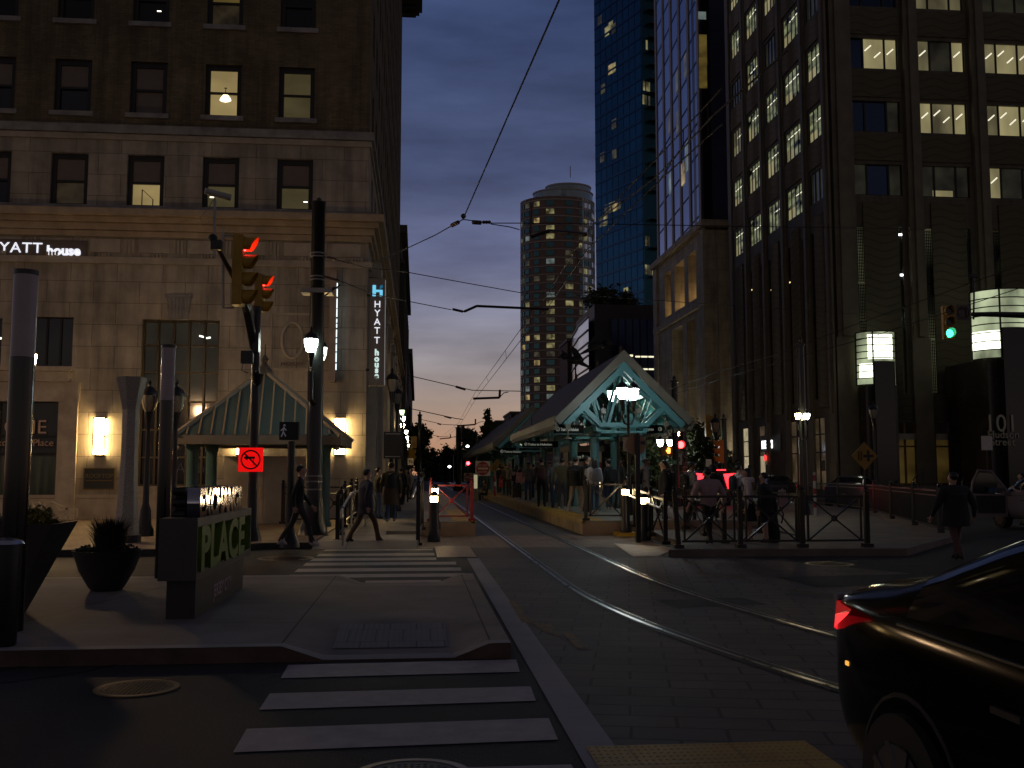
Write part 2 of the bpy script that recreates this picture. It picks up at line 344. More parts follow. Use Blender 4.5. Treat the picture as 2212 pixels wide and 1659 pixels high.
b = B(); b.poly((-4.2, 20.6, .006), (-3.4, 20.6, .006), (-3.4, 20.75, .006), (-4.2, 20.75, .006)); b.poly((-30, 16.7, .006), (-6.5, 16.7, .006), (-6.5, 16.82, .006), (-30, 16.82, .006)); b.obj('lane_line', worn_white, kind='structure')
# dashes of worn yellow paint along the track paving
b = B()
for q in ([(1098, 1298), (1112, 1298), (1150, 1345), (1128, 1345)], [(1150, 1345), (1190, 1348), (1212, 1375), (1180, 1368)], [(1215, 1365), (1235, 1368), (1278, 1402), (1245, 1402)]):
    b.poly(*[tuple(G(u, v, .009)) for u, v in q])
b.obj('worn_yellow_line', wornmat('worn_yellow', (.2, .115, .03), (.07, .055, .045), .5), kind='structure')
b = B()
for q in ([(1500, 1232), (1620, 1250), (1622, 1256), (1502, 1240)], [(1700, 1268), (1845, 1296), (1846, 1302), (1700, 1275)]):
    b.poly(*[tuple(G(u, v, .006)) for u, v in q])
b.obj('faint_lane_line', wornmat('faint_yellow', (.13, .08, .025), (.04, .035, .03), .48), kind='structure')

b = B(); rnd = random.Random(31)
for (x0, y0, n_, a0) in ((-5, 6.9, 26, .1), (-2.6, 5.6, 22, 1.3), (-6.5, 16.2, 30, .15), (4.2, 15.4, 26, .5), (6.5, 11, 26, 1.0), (8, 16.8, 30, .05), (-3.4, 7.6, 18, 1.0), (11, 15, 30, .3)):
    x, y, a = x0, y0, a0; w0 = .012
    for k in range(n_):
        a += rnd.uniform(-.5, .5); a = a * .9 + a0 * .1; X_, Y_ = x + .16 * cos(a), y + .16 * sin(a); nx_, ny_ = -sin(a) * w0, cos(a) * w0
        b.poly((x - nx_, y - ny_, .0065), (X_ - nx_, Y_ - ny_, .0065), (X_ + nx_, Y_ + ny_, .0065), (x + nx_, y + ny_, .0065)); x, y = X_, Y_
b.obj('road_crack', mat('crack_tar', (.006, .006, .006), .5), kind='structure')
b = B(); b.poly((-5.2, 5.2, .003), (-3.6, 5.1, .003), (-3.5, 6.6, .003), (-5.1, 6.7, .003)); b.poly((5.5, 13.5, .0075), (8.2, 13.9, .0075), (8.0, 15.2, .0075), (5.4, 14.9, .0075)); b.poly((3.0, 11.6, .0085), (4.2, 11.8, .0085), (4.1, 12.5, .0085), (2.95, 12.3, .0085)); b.poly((-9, 16.9, .003), (-5, 17.1, .003), (-5, 18.6, .003), (-9, 18.4, .003))
b.obj('road_patch', mat('patch_asphalt', (.014, .013, .013), .7, 0, (4, .3), (70, .5)), kind='structure')

# refuge island: a concrete slab with kerb ramps at both ends
X0, X1, Y0, Y1, HZ = -12.0, .8, 8.62, 14.6, .13
def smooth(t): t = max(0, min(1, t)); return t * t * (3 - 2 * t)
def rz_(x, y):
    rx = min(max(0, min(1, (x + 1.12) / .34)), max(0, min(1, (.62 - x) / .3)))
    ry = max(1 - (y - Y0) / 1.5, 1 - (Y1 - y) / 1.5, 0)
    return HZ * (1 - .9 * rx * min(1, ry))
xs = [X0, -9, -6, -4, -2.5, -1.8] + [-1.3 + .0425 * i for i in range(46)] + [.7, X1]; ys = [Y0 + (Y1 - Y0) * i / 48 for i in range(49)]
xs = sorted(set(round(x, 4) for x in xs if x <= X1))
b = B(); nx = len(xs)
b.add([(x, y, rz_(x, y)) for y in ys for x in xs], [(j * nx + i, j * nx + i + 1, (j + 1) * nx + i + 1, (j + 1) * nx + i) for j in range(len(ys) - 1) for i in range(nx - 1)])
b.obj('refuge_sidewalk', mat('refuge_concrete', (.23, .2, .18), .8, 0, (.9, .35), (35, .3)), smooth=True, kind='structure')
b = B()
for y, s in ((Y0, 1), (Y1, -1)):
    for i in range(nx - 1):
        b.k = 0; b.poly((xs[i], y, 0), (xs[i + 1], y, 0), (xs[i + 1], y, rz_(xs[i + 1], y)), (xs[i], y, rz_(xs[i], y)))
        b.k = 1; q = .003; y2 = y + s * .15
        b.poly((xs[i], y - s * .004, rz_(xs[i], y) + q), (xs[i + 1], y - s * .004, rz_(xs[i + 1], y) + q), (xs[i + 1], y2, rz_(xs[i + 1], y2) + q), (xs[i], y2, rz_(xs[i], y2) + q))
b.k = 0; b.poly((X1, Y0, 0), (X1, Y1, 0), (X1, Y1, HZ), (X1, Y0, HZ))
b.obj('refuge_kerb', [kerb_red, mat('kerb_stone', (.32, .3, .285), .75, 0, (3, .15))], smooth=True, kind='structure')
# joints scored into the slab
b = B()
def joint(p, q, wd=.012):
    n = 14; p = Vector(p); q = Vector(q); d = (q - p).normalized(); s = Vector((-d.y, d.x)) * wd / 2
    for i in range(n):
        a = p.lerp(q, i / n); c = p.lerp(q, (i + 1) / n)
        b.poly(*[(t.x, t.y, rz_(t.x, t.y) + .004) for t in (a - s, c - s, c + s, a + s)])
joint((-1.14, Y0 + .15), (-1.14, Y1 - .15)); joint((.63, Y0 + .15), (.63, Y1 - .15))
for y in (10.3, 11.8, 13.2): joint((-11, y + .4), (-1.15, y - .35))
for x in (-3.6, -6, -8.4): joint((x - .5, Y0 + .2), (x + .6, Y1 - .2))
b.obj('slab_joint', mat('joint_dark', (.05, .045, .042), .9), kind='structure')
# tactile panels
def dome_panel(name, label, x0, x1, y0, y1, zf, m, nxs, nys, group):
    t = B(); 
    t.add([(x, y, zf(x, y) + .007) for y in [y0 + (y1 - y0) * i / 8 for i in range(9)] for x in [x0 + (x1 - x0) * i / 8 for i in range(9)]], [(j * 9 + i, j * 9 + i + 1, (j + 1) * 9 + i + 1, (j + 1) * 9 + i) for j in range(8) for i in range(8)])
    for i in range(nxs):
        for j in range(nys):
            x = x0 + (i + .5) * (x1 - x0) / nxs; y = y0 + (j + .5) * (y1 - y0) / nys
            t.lathe((x, y, zf(x, y) + .006), [(.012, 0), (.008, .003), (.0, .004)], 6)
    return t.obj(name, m, label=label, cat='tactile panel', group=group)
yt = brickmat('yellow_tactile', (.50, .30, .045), (.46, .27, .04), (.26, .15, .02), .6, .6, .008, .55, True, 0, .35, .3)
flat = lambda x, y: 0.0
dome_panel('tactile_panel', 'grey domed tactile panel set in the near kerb ramp', -.73, .27, 8.98, 9.9, rz_, brickmat('grey_tactile', (.27, .255, .25), (.255, .245, .24), (.12, .11, .11), .25, .46, .006, .75, True, 0, .15, .15), 20, 17, None)
dome_panel('tactile_panel', 'orange lit domed tactile panel at the end of the far crosswalk', .37, 1.12, 19.0, 21.9, lambda x, y: .005, mat('tan_tactile', (.36, .23, .1), .5, 0, (4, .25)), 18, 42, None)
q = B(); A4 = [Vector(p) for p in ((4.08, 18.85, .008), (4.56, 18.78, .008), (5.5, 20.9, .008), (4.4, 22.35, .008))]; q.poly(*A4)
for i in range(26):
    f_ = (i + .5) / 26; q.bar(A4[0].lerp(A4[3], f_), A4[1].lerp(A4[2], f_), .05, .02)
q.obj('tactile_panel', mat('pale_tactile', (.44, .36, .26), .45, 0, (4, .25)), label='ribbed tactile panel beside the lit bollards at the platform ramp', cat='tactile panel')
c0 = G(1265, 1617); c1 = G(1760, 1620)
dome_panel('tactile_panel', 'yellow domed tactile panel at the bottom edge of the picture', c0.x, c1.x, 4.7, c0.y, lambda x, y: .006, yt, 34, 16, None)

# manholes
def manhole(x, y, r, label):
    t = thing('manhole_cover', label, 'manhole', (x, y, .002), 'manhole covers in the street')
    B().lathe((x, y, .002), [(r * .86, .003), (r * .86, .009), (r, .009), (r, .002)], 40).obj('ring', mat('manhole_ring', (.28, .23, .16), .4, .7, (4, .2)), t)
    q = B().lathe((x, y, .002), [(r * .85, 0), (r * .85, .006)], 40)
    for i in range(-7, 8):
        for j in range(-7, 8):
            if i * i + j * j < 44: q.obox((x + i * r * .11, y + j * r * .11, .009), r * .06, r * .06, .006)
    q.obj('lid', mat('manhole_iron', (.07, .06, .05), .5, .6, (8, .3)), t)
p = G(617, 1207); manhole(p.x, p.y, .52, 'manhole in the cross street beside the far crosswalk')
p = G(890, 1662); manhole(p.x, p.y - .15, .32, 'manhole cut by the bottom edge under the near crosswalk')
p = G(296, 1488); manhole(p.x, p.y, .3, 'manhole on the dark asphalt left of the near crosswalk')
p = G(1790, 1219); manhole(p.x, p.y, .42, 'manhole in front of the cross braced fence on the right')

# pavements beyond the cross street
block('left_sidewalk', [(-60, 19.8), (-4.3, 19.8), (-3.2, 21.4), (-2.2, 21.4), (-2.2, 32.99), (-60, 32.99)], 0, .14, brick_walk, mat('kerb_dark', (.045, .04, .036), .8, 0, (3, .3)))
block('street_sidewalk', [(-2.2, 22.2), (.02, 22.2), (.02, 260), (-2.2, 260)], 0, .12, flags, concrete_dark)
B().poly((-2.2, 21.3, .007), (.02, 21.3, .007), (.02, 22.2, .121), (-2.2, 22.2, .121)).obj('sidewalk_ramp', flags, kind='structure')
block('island_sidewalk', [(4.75, 18.75), (9.4, 18.6), (10.2, 19.6), (13.0, 23.0), (14.3, 27), (17.4, 35.8), (19.5, 50), (20.5, 62), (9, 62), (9, 25.6), (5.6, 25.6), (5.6, 21.0)], 0, .14, mat('island_concrete', (.16, .135, .115), .75, 0, (1.2, .35), (20, .4)), mat('island_kerb', (.15, .12, .1), .8, 0, (2, .3)))
block('right_sidewalk', [(23.2, 58.5), (25.6, 58.5), (120, 58.5), (120, 61.98), (25.69, 61.98), (25.69, 200), (23.2, 200)], 0, .15, concrete_dark)
sheet('brick_verge', [(10.2, 19.9), (12.9, 23.2), (17.2, 35.9), (16.6, 35.9), (12.2, 23.6), (9.7, 20.4)], .143, brick_walk)

# tram track: rails sunk in the paving, straight along the platforms and curving towards the right near the camera
tr = thing('tram_track', 'steel tram rails curving out between the platforms across the paving', 'tram track', (2.7, 14, 0))
railx1 = lambda y: 2.09 + (.0189 * (14.3 - y) ** 2 if y < 14.3 else 0)
railx2 = lambda y: 3.42 + (.0139 * (16.0 - y) ** 2 if y < 16.0 else 0)
yy = [1.5 + .35 * i for i in range(46)] + [18 + 4 * i for i in range(50)]
for fx in (railx1, railx2):
    b = B(); g = B()
    for a, c in zip(yy, yy[1:]):
        for q, o0, o1, z in ((b, -.024, .022, .014), (g, .03, .085, .0125)):
            q.poly((fx(a) + o0, a, z), (fx(a) + o1, a, z), (fx(c) + o1, c, z), (fx(c) + o0, c, z))
        g.poly((fx(a) - .09, a, .0122), (fx(a) - .04, a, .0122), (fx(c) - .04, c, .0122), (fx(c) - .09, c, .0122))
        b.poly((fx(a) + .09, a, .013), (fx(a) + .1, a, .013), (fx(c) + .1, c, .013), (fx(c) + .09, c, .013))
    b.obj('rail', mat('rail_steel', (.55, .53, .49), .3, 1, (5, .3)), tr); g.obj('groove', mat('rail_groove', (.02, .018, .017), .6), tr)

# ================================================================== PLATFORMS
plat_face = mat('platform_face', (.30, .225, .15), .75, 0, (2.2, .4), (20, .3))
plat_top = mat('platform_top', (.2, .185, .165), .7, 0, (1.4, .2), (30, .3))
def platform(name, label, x0, x1, y0, y1, z, strip):
    t = thing(name, label, 'platform', ((x0 + x1) / 2, y0, 0))
    B().box(x0, x1, y0, y1, 0, z).obj('slab', [plat_top], t)
    f = B(); n = int((y1 - y0) / 1.5); xe = x0 - .01 if strip[0] < (x0 + x1) / 2 else x1 + .01
    for i in range(min(n, 40)):
        f.box(min(xe, xe + (.02 if xe < x0 else -.02)), max(xe, xe + (.02 if xe < x0 else -.02)), y0 + i * 1.5 + .01, y0 + i * 1.5 + 1.48, .02, z - .08)
    f.obj('edge_panels', plat_face, t)
    B().box(x0 - .015, x1 + .015, y0 - .03, y0 - .002, 0, z - .05).obj('front_panel', mat('platform_front', (.27, .19, .135), .7, 0, (2, .2), (20, .3)), t)
    b = B(); b.poly((strip[0], y0 + .02, z + .006), (strip[1], y0 + .02, z + .006), (strip[1], y1, z + .006), (strip[0], y1, z + .006))
    for i in range(9):
        for j in range(120):
            b.lathe((strip[0] + (i + .5) * (strip[1] - strip[0]) / 9, y0 + .06 + j * .07, z + .006), [(.016, 0), (.011, .006)], 5)
    b.obj('tactile_strip', yt, t)
    e = strip[0] if strip[0] < (x0 + x1) / 2 else strip[1]
    B().box(e - .06, e + .06, y0, y1, z - .07, z + .001).obj('coping', mat('platform_coping', (.38, .24, .07), .65, 0, (3, .4)), t)
    return t
platform('tram_platform', 'small low platform on the left of the track with yellow edge', .06, 1.46, 25.6, 72, .37, (.9, 1.42))
platform('tram_platform', 'long crowded island platform under the teal canopies with yellow edge', 4.24, 8.95, 25.6, 150, .37, (4.27, 4.87))
block('platform_step', [(-.75, 24.4), (.06, 24.4), (.06, 27), (-.75, 27)], .0, .2, concrete_dark)
# ================================================================== HOTEL ON THE LEFT
YF = 33.0; XC = P(793, 700, YF).x
stone = brickmat('ashlar_stone', (.43, .375, .31), (.365, .315, .255), (.185, .155, .125), 1.45, .71, .012, .8, stain=.35, bump=.3)
brown_brick = brickmat('brown_brick', (.21, .16, .09), (.155, .118, .07), (.11, .088, .06), .26, .075, .008, .85, stain=.35, bump=.4)
trim_stone = mat('trim_stone', (.38, .33, .27), .8, 0, (1.3, .3), (14, .3))
grey_stone = mat('weathered_grey_stone', (.26, .25, .25), .85, 0, (1.6, .35))
soffit_stone = mat('cornice_stone', (.4, .31, .21), .8, 0, (1.6, .25))
hotel = thing('hotel_building', 'tall corner hotel with brick upper floors and lit stone base', 'building', (XC - 10, YF, 0))
xl = XC - 22
a_ = lambda u, v: P(u, v, YF).x - xl
z_ = lambda v, u=600: P(u, v, YF).z
cols = [(a_(108, 395), a_(188, 395)), (a_(275, 395), a_(355, 395)), (a_(438, 395), a_(517, 395)), (a_(598, 395), a_(676, 395))]
pit = (cols[3][0] - cols[0][0]) / 3; ww = cols[3][1] - cols[3][0]
cols = [(cols[3][0] + pit * (k - 3), cols[3][0] + pit * (k - 3) + ww) for k in range(-4, 4)]
rowA = (z_(453), z_(343)); rowB = (z_(255), z_(144)); step = rowB[0] - rowA[0] - .02
rowC = (z_(60), z_(60) + rowB[1] - rowB[0])
rows = [rowA, rowB] + [(rowC[0] + i * step, rowC[1] + i * step) for i in range(7)]
holes = [(c[0], c[1], r[0], r[1]) for r in rows for c in cols]
big = (a_(303, 800), a_(472, 800), z_(1050, 380), z_(690, 380)); upl = (a_(66, 740), a_(157, 740), z_(795, 100), z_(684, 100)); door = (a_(-10, 950), a_(126, 950), .14, z_(868, 100))
far_w = (a_(-105, 740), a_(3, 740), z_(795, 0), z_(686, 0))
holes += [big, upl, door, far_w]
b = B(); ztop = 41.0 + P(885, 45, 86).z - 39.0; zb = z_(292)
wallgrid(b, (xl, YF, 0), (1, 0, 0), XC - xl, 0, ztop, holes, .28, (0, 1, 0), zb, (0, 1))
# street side: tall pilasters at the base, window slots above
srows = [(rowA[0] + i * step, rowA[1] + i * step) for i in range(9)]
scols = [(1.6 + 2.62 * k, 2.75 + 2.62 * k) for k in range(19)]
sh = [(c[0], c[1], r[0], r[1]) for r in srows for c in scols] + [(3.1 + 5.24 * k, 5.7 + 5.24 * k, .9, 7.4) for k in range(9)]
wallgrid(b, (XC, YF, 0), (0, 1, 0), 52, 0, ztop, sh, .35, (-1, 0, 0), zb, (0, 1))
b.poly((xl, YF, ztop), (XC, YF, ztop), (XC, YF + 52, ztop), (xl, YF + 52, ztop)); b.poly((XC, YF + 52, 0), (xl, YF + 52, 0), (xl, YF + 52, ztop), (XC, YF + 52, ztop)); b.poly((xl, YF + 52, 0), (xl, YF, 0), (xl, YF, ztop), (xl, YF + 52, ztop))
b.obj('wall', [stone, brown_brick], hotel)
# bands, cornices and other stone trim stand proud of the wall
def band(name, z0, z1, pr, m, side=True):
    q = B(); q.box(xl, XC + (pr if side else -.003), YF - pr, YF - .002, z0, z1)
    if side: q.box(XC + .002, XC + pr, YF + .001, YF + 52, z0, z1)
    return q.obj(name, m, hotel)
z0 = z_(297)
band('belt_course', z_(300), z_(283), .16, grey_stone); band('belt_course', z_(313), z_(301), .07, trim_stone); band('sill_band', z_(464), z_(456), .2, grey_stone)
zc = z_(480)
for k, (za, zb_, pr) in enumerate(((z_(492), z_(481), .34), (z_(480.5), z_(466), .52), (z_(507), z_(493), .2), (z_(520), z_(508), .1))): band('cornice', za, zb_, pr, soffit_stone)
band('architrave', z_(577), z_(563), .12, trim_stone)
d = B(); x = xl + .4
while x < XC - .3:
    for i in range(4): d.box(x + i * .1, x + i * .1 + .06, YF - .2, YF - .003, z_(563) + .004, z_(556))
    x += 1.62
d.obj('guttae', trim_stone, hotel)
d = B(); d.box(xl, XC + .09, YF - .09, YF - .003, z_(1075), z_(1068)); d.box(xl, XC + .06, YF - .06, YF - .003, 0, z_(1076)); d.obj('plinth', trim_stone, hotel)
# frieze panels
f = B(); x = XC - .25
for k in range(12):
    f.box(x - .95, x, YF - .05, YF - .003, z_(553), z_(524)); x -= 1.05
    for i in range(3): f.box(x - .12 - i * .12, x - .06 - i * .12, YF - .05, YF - .003, z_(553), z_(524))
    x -= .5
f.obj('frieze_panel', trim_stone, hotel)
dzc = P(885, 45, 86).z - 39.0; top = B(); top.box(xl, XC + 1.75, YF - 1.75, YF + 53.5, 40.0 + dzc, 40.7 + dzc); top.box(xl, XC + 1.2, YF - 1.2, YF + 53, 39.3 + dzc, 39.99 + dzc)
for k in range(44): top.box(XC + .05, XC + 1.5, YF + k * 1.2, YF + k * 1.2 + .4, 39.0 + dzc, 39.29 + dzc)
top.obj('roof_cornice', mat('copper_cornice', (.05, .05, .04), .7, 0, (2, .3)), hotel)
# window frames, sashes, blinds and lit rooms
frame_m = mat('window_frame_black', (.012, .011, .011), .5)
blind = mat('roller_blind', (.17, .14, .125), .85, 0, (3, .1)); blind_lit = litmat('blind_backlit', (.34, .22, .15), .055, .8, .7)
room_warm = litmat('room_warm_light', (1, .74, .3), .33, .45, .62, (1, 1, 2)); room_yellow = litmat('room_yellow_light', (.8, .55, .13), .12, .5, .5, (1, 1, 2))
room_olive = litmat('room_olive_light', (.75, .6, .25), .085, .5, .55, (1, 1, 2)); room_dim = litmat('room_dim_light', (.7, .5, .25), .035, 1.5, .2)
def sash(x0, x1, zz0, zz1, up, low, sill=True):
    w_ = hotel_part(x0, x1, zz0, zz1); y = YF + .16; f = .085
    X0_, X1_ = xl + x0, xl + x1; zm = (zz0 + zz1) / 2 - .05
    for nm, za, zb2, m, dy in (('upper_pane', zm + .03, zz1 - .16, up, .02), ('lower_pane', zz0 + f, zm - .03, low, .05)):
        B().box(X0_ + .15, X1_ - .15, y + dy, y + dy + .015, za, zb2).obj(nm, m, w_)
    if sill: B().box(X0_ - .1, X1_ + .1, YF - .1, YF + .1, zz0 - .16, zz0 - .003).obj('sill', trim_stone if zz0 < 13 else grey_stone, w_)
    return w_
def hotel_part(x0, x1, zz0, zz1):
    q = B(); y = YF + .12; X0_, X1_ = xl + x0 + .003, xl + x1 - .003; f = .15; zm = (zz0 + zz1) / 2 - .05
    q.box(X0_, X0_ + f, y, y + .1, zz0, zz1); q.box(X1_ - f, X1_, y, y + .1, zz0, zz1); q.box(X0_ + f, X1_ - f, y, y + .1, zz1 - .17, zz1); q.box(X0_ + f, X1_ - f, y, y + .1, zz0, zz0 + .08); q.box(X0_ + f, X1_ - f, y + .01, y + .1, zm - .035, zm + .035)
    return q.obj('window', frame_m, hotel)
sp = {}
for ri, r in enumerate(rows[:3]):
    for ci, c in enumerate(cols):
        up, low = dark_glass, dark_glass
        if ri == 0: up, low = blind, {3: dark_glass, 4: room_dim, 5: room_warm, 6: room_olive, 7: room_olive}.get(ci, dark_glass)
        if ri == 1: up, low = {4: (blind, dark_glass), 5: (blind, blind), 6: (room_warm, room_warm), 7: (room_olive, room_olive), 3: (blind, dark_glass)}.get(ci, (blind, dark_glass))
        if ri == 2: up, low = {5: (room_yellow, dark_glass), 6: (room_yellow, room_dim)}.get(ci, (dark_glass, dark_glass))
        sp[ri, ci] = sash(c[0], c[1], r[0], r[1], up, low)
for ri in range(3, 9):
    for c in cols[2:]: B().box(xl + c[0], xl + c[1], YF + .2, YF + .22, rows[ri][0], rows[ri][1]).obj('window', dark_glass, hotel)
# pendant lamp, a picture and small fittings seen inside lit rooms
c = cols[6]; r = rowB; cx = xl + (c[0] + c[1]) / 2 + .05; zz = r[0] + .62
q = B(); q.lathe((cx, YF + .17, zz), [(.0, .2), (.07, .19), (.17, .06), (.185, 0), (.185, -.02), (.1, -.06), (0, -.075)], 16, sy=.1); q.obj('pendant_shade', white_emit('pendant_glow', (1, .8, .5), 3.2), sp[1, 6], smooth=True)
q = B(); q.cyl((cx, YF + .17, zz + .2), (cx, YF + .17, zz + .42), .012); q.box(cx - .05, cx + .05, YF + .165, YF + .175, zz + .4, zz + .43); q.obj('pendant_cord', black_metal, sp[1, 6])
q = B(); q.bar((xl + cols[5][0] + .45, YF + .2, rowA[0] + .1), (xl + cols[5][0] + .45, YF + .2, rowA[0] + .62), .03, .02); q.bar((xl + cols[5][0] + .45, YF + .2, rowA[0] + .62), (xl + cols[5][0] + .8, YF + .2, rowA[0] + .3), .03, .02); q.bar((xl + cols[5][0] + .8, YF + .2, rowA[0] + .3), (xl + cols[5][0] + .8, YF + .2, rowA[0] + .08), .03, .02); q.obj('picture_frame', mat('picture_wood', (.2, .05, .02), .6), sp[0, 5])
for (ri, ci, fx, fz) in ((0, 6, .28, .42), (0, 7, .93, .34), (2, 5, .8, .5)):
    cc = cols[ci]; B().obox((xl + cc[0] + fx, YF + .2, rows[ri][0] + fz), .13, .02, .03).obj('ceiling_lamp', white_emit('room_fitting', (1, .9, .7), 3), sp[ri, ci])
# street side windows: slots seen almost edge on
k = 0; rest = B()
for r in srows:
    for c in scols:
        if k < 60 and c in scols[:8]:
            B().box(XC - .3, XC - .28, YF + c[0], YF + c[1], r[0], r[1]).obj('window', dark_glass, hotel); k += 1
        else: rest.box(XC - .3, XC - .28, YF + c[0], YF + c[1], r[0], r[1])
rest.obj('window', dark_glass, hotel, kind='stuff')
for k in range(9):
    w_ = B().box(XC - .3, XC - .28, YF + 3.1 + 5.24 * k, YF + 5.7 + 5.24 * k, .9, 7.4).obj('shop_window', litmat('lobby_glow', (1, .72, .4), .35, .5, .3) if k in (1, 2, 4) else dark_glass, hotel)
pl = B()
for k in range(10):
    y = YF + .6 + 5.24 * k
    pl.box(XC + .002, XC + .3, y, y + 1.5, .5, 8.2); pl.box(XC + .002, XC + .42, y - .1, y + 1.6, 8.21, 8.7); pl.box(XC + .002, XC + .4, y - .1, y + 1.6, .0, .49)
pl.obj('pilaster', trim_stone, hotel)
# large metal-framed window
q = B(); x0, x1 = xl + big[0], xl + big[1]; zz0, zz1 = big[2], big[3]; y = YF + .14
for i in range(6): q.box(x0 + (x1 - x0) * i / 5 - .035 + (.035 if i == 0 else 0) - (.035 if i == 5 else 0), x0 + (x1 - x0) * i / 5 + .035 + (.035 if i == 0 else 0) - (.035 if i == 5 else 0), y, y + .09, zz0, zz1)
for zf in (0, .165, .33, .5, .675, .84, .985): q.box(x0 + .02, x1 - .02, y + .01, y + .085, zz0 + (zz1 - zz0) * zf, zz0 + (zz1 - zz0) * zf + .06)
bw_ = q.obj('large_window', mat('bronze_frame', (.05, .035, .015), .4, .4), hotel)
lobby = litmat('lobby_dim', (.8, .7, .4), .022, .7, .25)
B().box(x0, x1, y + .1, y + .11, zz0 + (zz1 - zz0) * .5, zz1).obj('upper_pane', lobby, bw_)
B().box(x0, x1, y + .1, y + .11, zz0, zz0 + (zz1 - zz0) * .499).obj('lower_pane', mat('reflective_glass', (.03, .026, .024), .08, .6), bw_)
for px_, pv, rr in ((437, 727, .25), (448, 730, -.18)):
    p = P(px_, pv, y + .08); B().obox((p.x, y + .09, p.z), .2, .02, .05, 0, 0, rr).obj('light_strip', white_emit('lobby_tube', (.95, 1, .85), 2.2), bw_)
text('window_lettering', 'Ambra', .48, mat('lettering_blue', (.03, .03, .09), .5), bw_, (P(378, 1020, y).x, y + .06, P(378, 1022, y).z), depth=.01)
# upper left windows and doorway
for h in (upl, far_w):
    q = B(); x0, x1 = xl + h[0], xl + h[1]
    for fx in (0, .34, .67, 1): q.box(x0 + (x1 - x0) * fx - .03, x0 + (x1 - x0) * fx + .03, YF + .15, YF + .22, h[2], h[3])
    w_ = q.obj('window', frame_m, hotel); B().box(x0, x1, YF + .2, YF + .215, h[2], h[3]).obj('pane', dark_glass, w_)
p = P(5, 731, YF + .15); B().obox((p.x, YF + .18, p.z), .5, .02, .06, 0, 0, .1).obj('light_strip', white_emit('lobby_tube', (.95, 1, .85), 2.2), w_)
ent = B(); x0, x1 = xl + door[0], xl + door[1]; zt = door[3]
xa = P(163, 808, YF).x
ent.box(x1 + .003, x1 + .55, YF - .12, YF - .003, .14, zt + .62); ent.box(x1 + .2, x1 + .62, YF - .2, YF - .121, .14, zt + .62)
ent.box(x0 - .6, x1 + .62, YF - .16, YF - .003, zt + .003, zt + .62); ent.box(x0 - .7, xa - .1, YF - .32, YF - .003, zt + .63, zt + .95); ent.box(x0 - .8, xa, YF - .45, YF - .003, zt + .96, zt + 1.1)
ent.obj('door_surround', trim_stone, hotel)
q = B(); x = x1
for xx in (x1 - .06, x1 - 1.0, x1 - 1.95): q.box(xx - .05, xx + .05, YF + .16, YF + .24, .14, zt)
for zz in (.14, z_(985, 90), z_(945, 90), z_(967, 90)): q.box(x0, x1, YF + .165, YF + .235, zz, zz + .09)
dr = q.obj('door', frame_m, hotel)
B().box(x0, x1, YF + .22, YF + .23, .14, z_(985, 90)).obj('pane', litmat('door_curtain', (.5, .55, .2), .016, 2.5, .15, (3, 1, .2)), dr)
B().box(x0, x1, YF + .22, YF + .23, z_(985, 90) + .1, zt).obj('transom', mat('transom_glass', (.02, .02, .018), .15), dr)
gm = mat('door_lettering', (.5, .34, .26), .5)
p = P(96, 936, YF); text('lettering', 'ONE', .62, gm, dr, (P(97.5, 936, YF).x, YF + .14, p.z), align='RIGHT', depth=.02, spacing=1.05)
p = P(112, 963, YF); text('lettering', 'Exchange Place', .31, gm, dr, (p.x, YF + .14, p.z), align='RIGHT', depth=.02)
# keystone, medallion
p = P(387, 665, YF)
k = B(); k.prism([(p.x - .3, YF - .003, p.z - .4), (p.x + .3, YF - .003, p.z - .4), (p.x + .38, YF - .003, p.z + .32), (p.x - .38, YF - .003, p.z + .32)], (0, -.16, 0)); k.box(p.x - .42, p.x + .42, YF - .2, YF - .003, p.z + .325, p.z + .42)
for i in range(-2, 3): k.cyl((p.x + i * .1, YF - .16, p.z - .35), (p.x + i * .12, YF - .17, p.z + .3), .03, .045, 8)
k.obj('keystone', grey_stone, hotel)
p = P(632, 735, YF)
k = B(); pts = [(p.x + .34 * cos(2 * pi * i / 32), YF - .05, p.z + .58 * sin(2 * pi * i / 32)) for i in range(33)]; k.tube(pts, .05, 6)
for (x0, x1, zz0, zz1) in ((p.x - .72, p.x + .72, p.z + .83, p.z + .9), (p.x - .72, p.x + .72, p.z - 1.0, p.z - .93), (p.x - .72, p.x - .66, p.z - .93, p.z + .83), (p.x + .66, p.x + .72, p.z - .93, p.z + .83)): k.box(x0, x1, YF - .04, YF - .003, zz0, zz1)
k.obj('medallion', trim_stone, hotel)
text('carved_date', 'MCMXX', .2, mat('carved_stone', (.22, .17, .14), .9), hotel, (p.x, YF - .025, p.z - .85), align='CENTER', depth=.03)
# ---- signs and lamps hanging on the hotel: things of their own
def sconce(u, label):
    x, z = XZ(u, 943, YF); t = thing('wall_sconce', label, 'wall lamp', (x, YF - .1, z), 'wall lamps on the hotel front')
    h = .6; w2 = .18
    for s, (za, zb2) in enumerate(((z - h + .02, z - .025), (z + .025, z + h - .02))): B().box(x - w2 + .02, x + w2 - .02, YF - .2, YF - .03, za, zb2).obj('glass_panel', sconce_glass, t)
    q = B()
    for sx in (-1, 1): q.box(x + sx * w2 - .02, x + sx * w2 + .02, YF - .225, YF - .19, z - h, z + h)
    for zz in (-h, 0, h): q.box(x - w2 + .02, x + w2 - .02, YF - .222, YF - .004, z + zz - .02, z + zz + .02)
    q.obj('frame', black_metal, t)
    return t
sconce(218, 'glowing two-panel wall lamp above the rooftop plaque'); sconce(735, 'glowing two-panel wall lamp at the building corner behind the kiosk roof')
sconce(524, 'wall lamp behind the kiosk mostly covered by its roof')
x, z = XZ(215, 1034, YF)
t = thing('wall_plaque', 'dark rectangular plaque with gilt lettering under a wall lamp', 'plaque', (x, YF - .05, z))
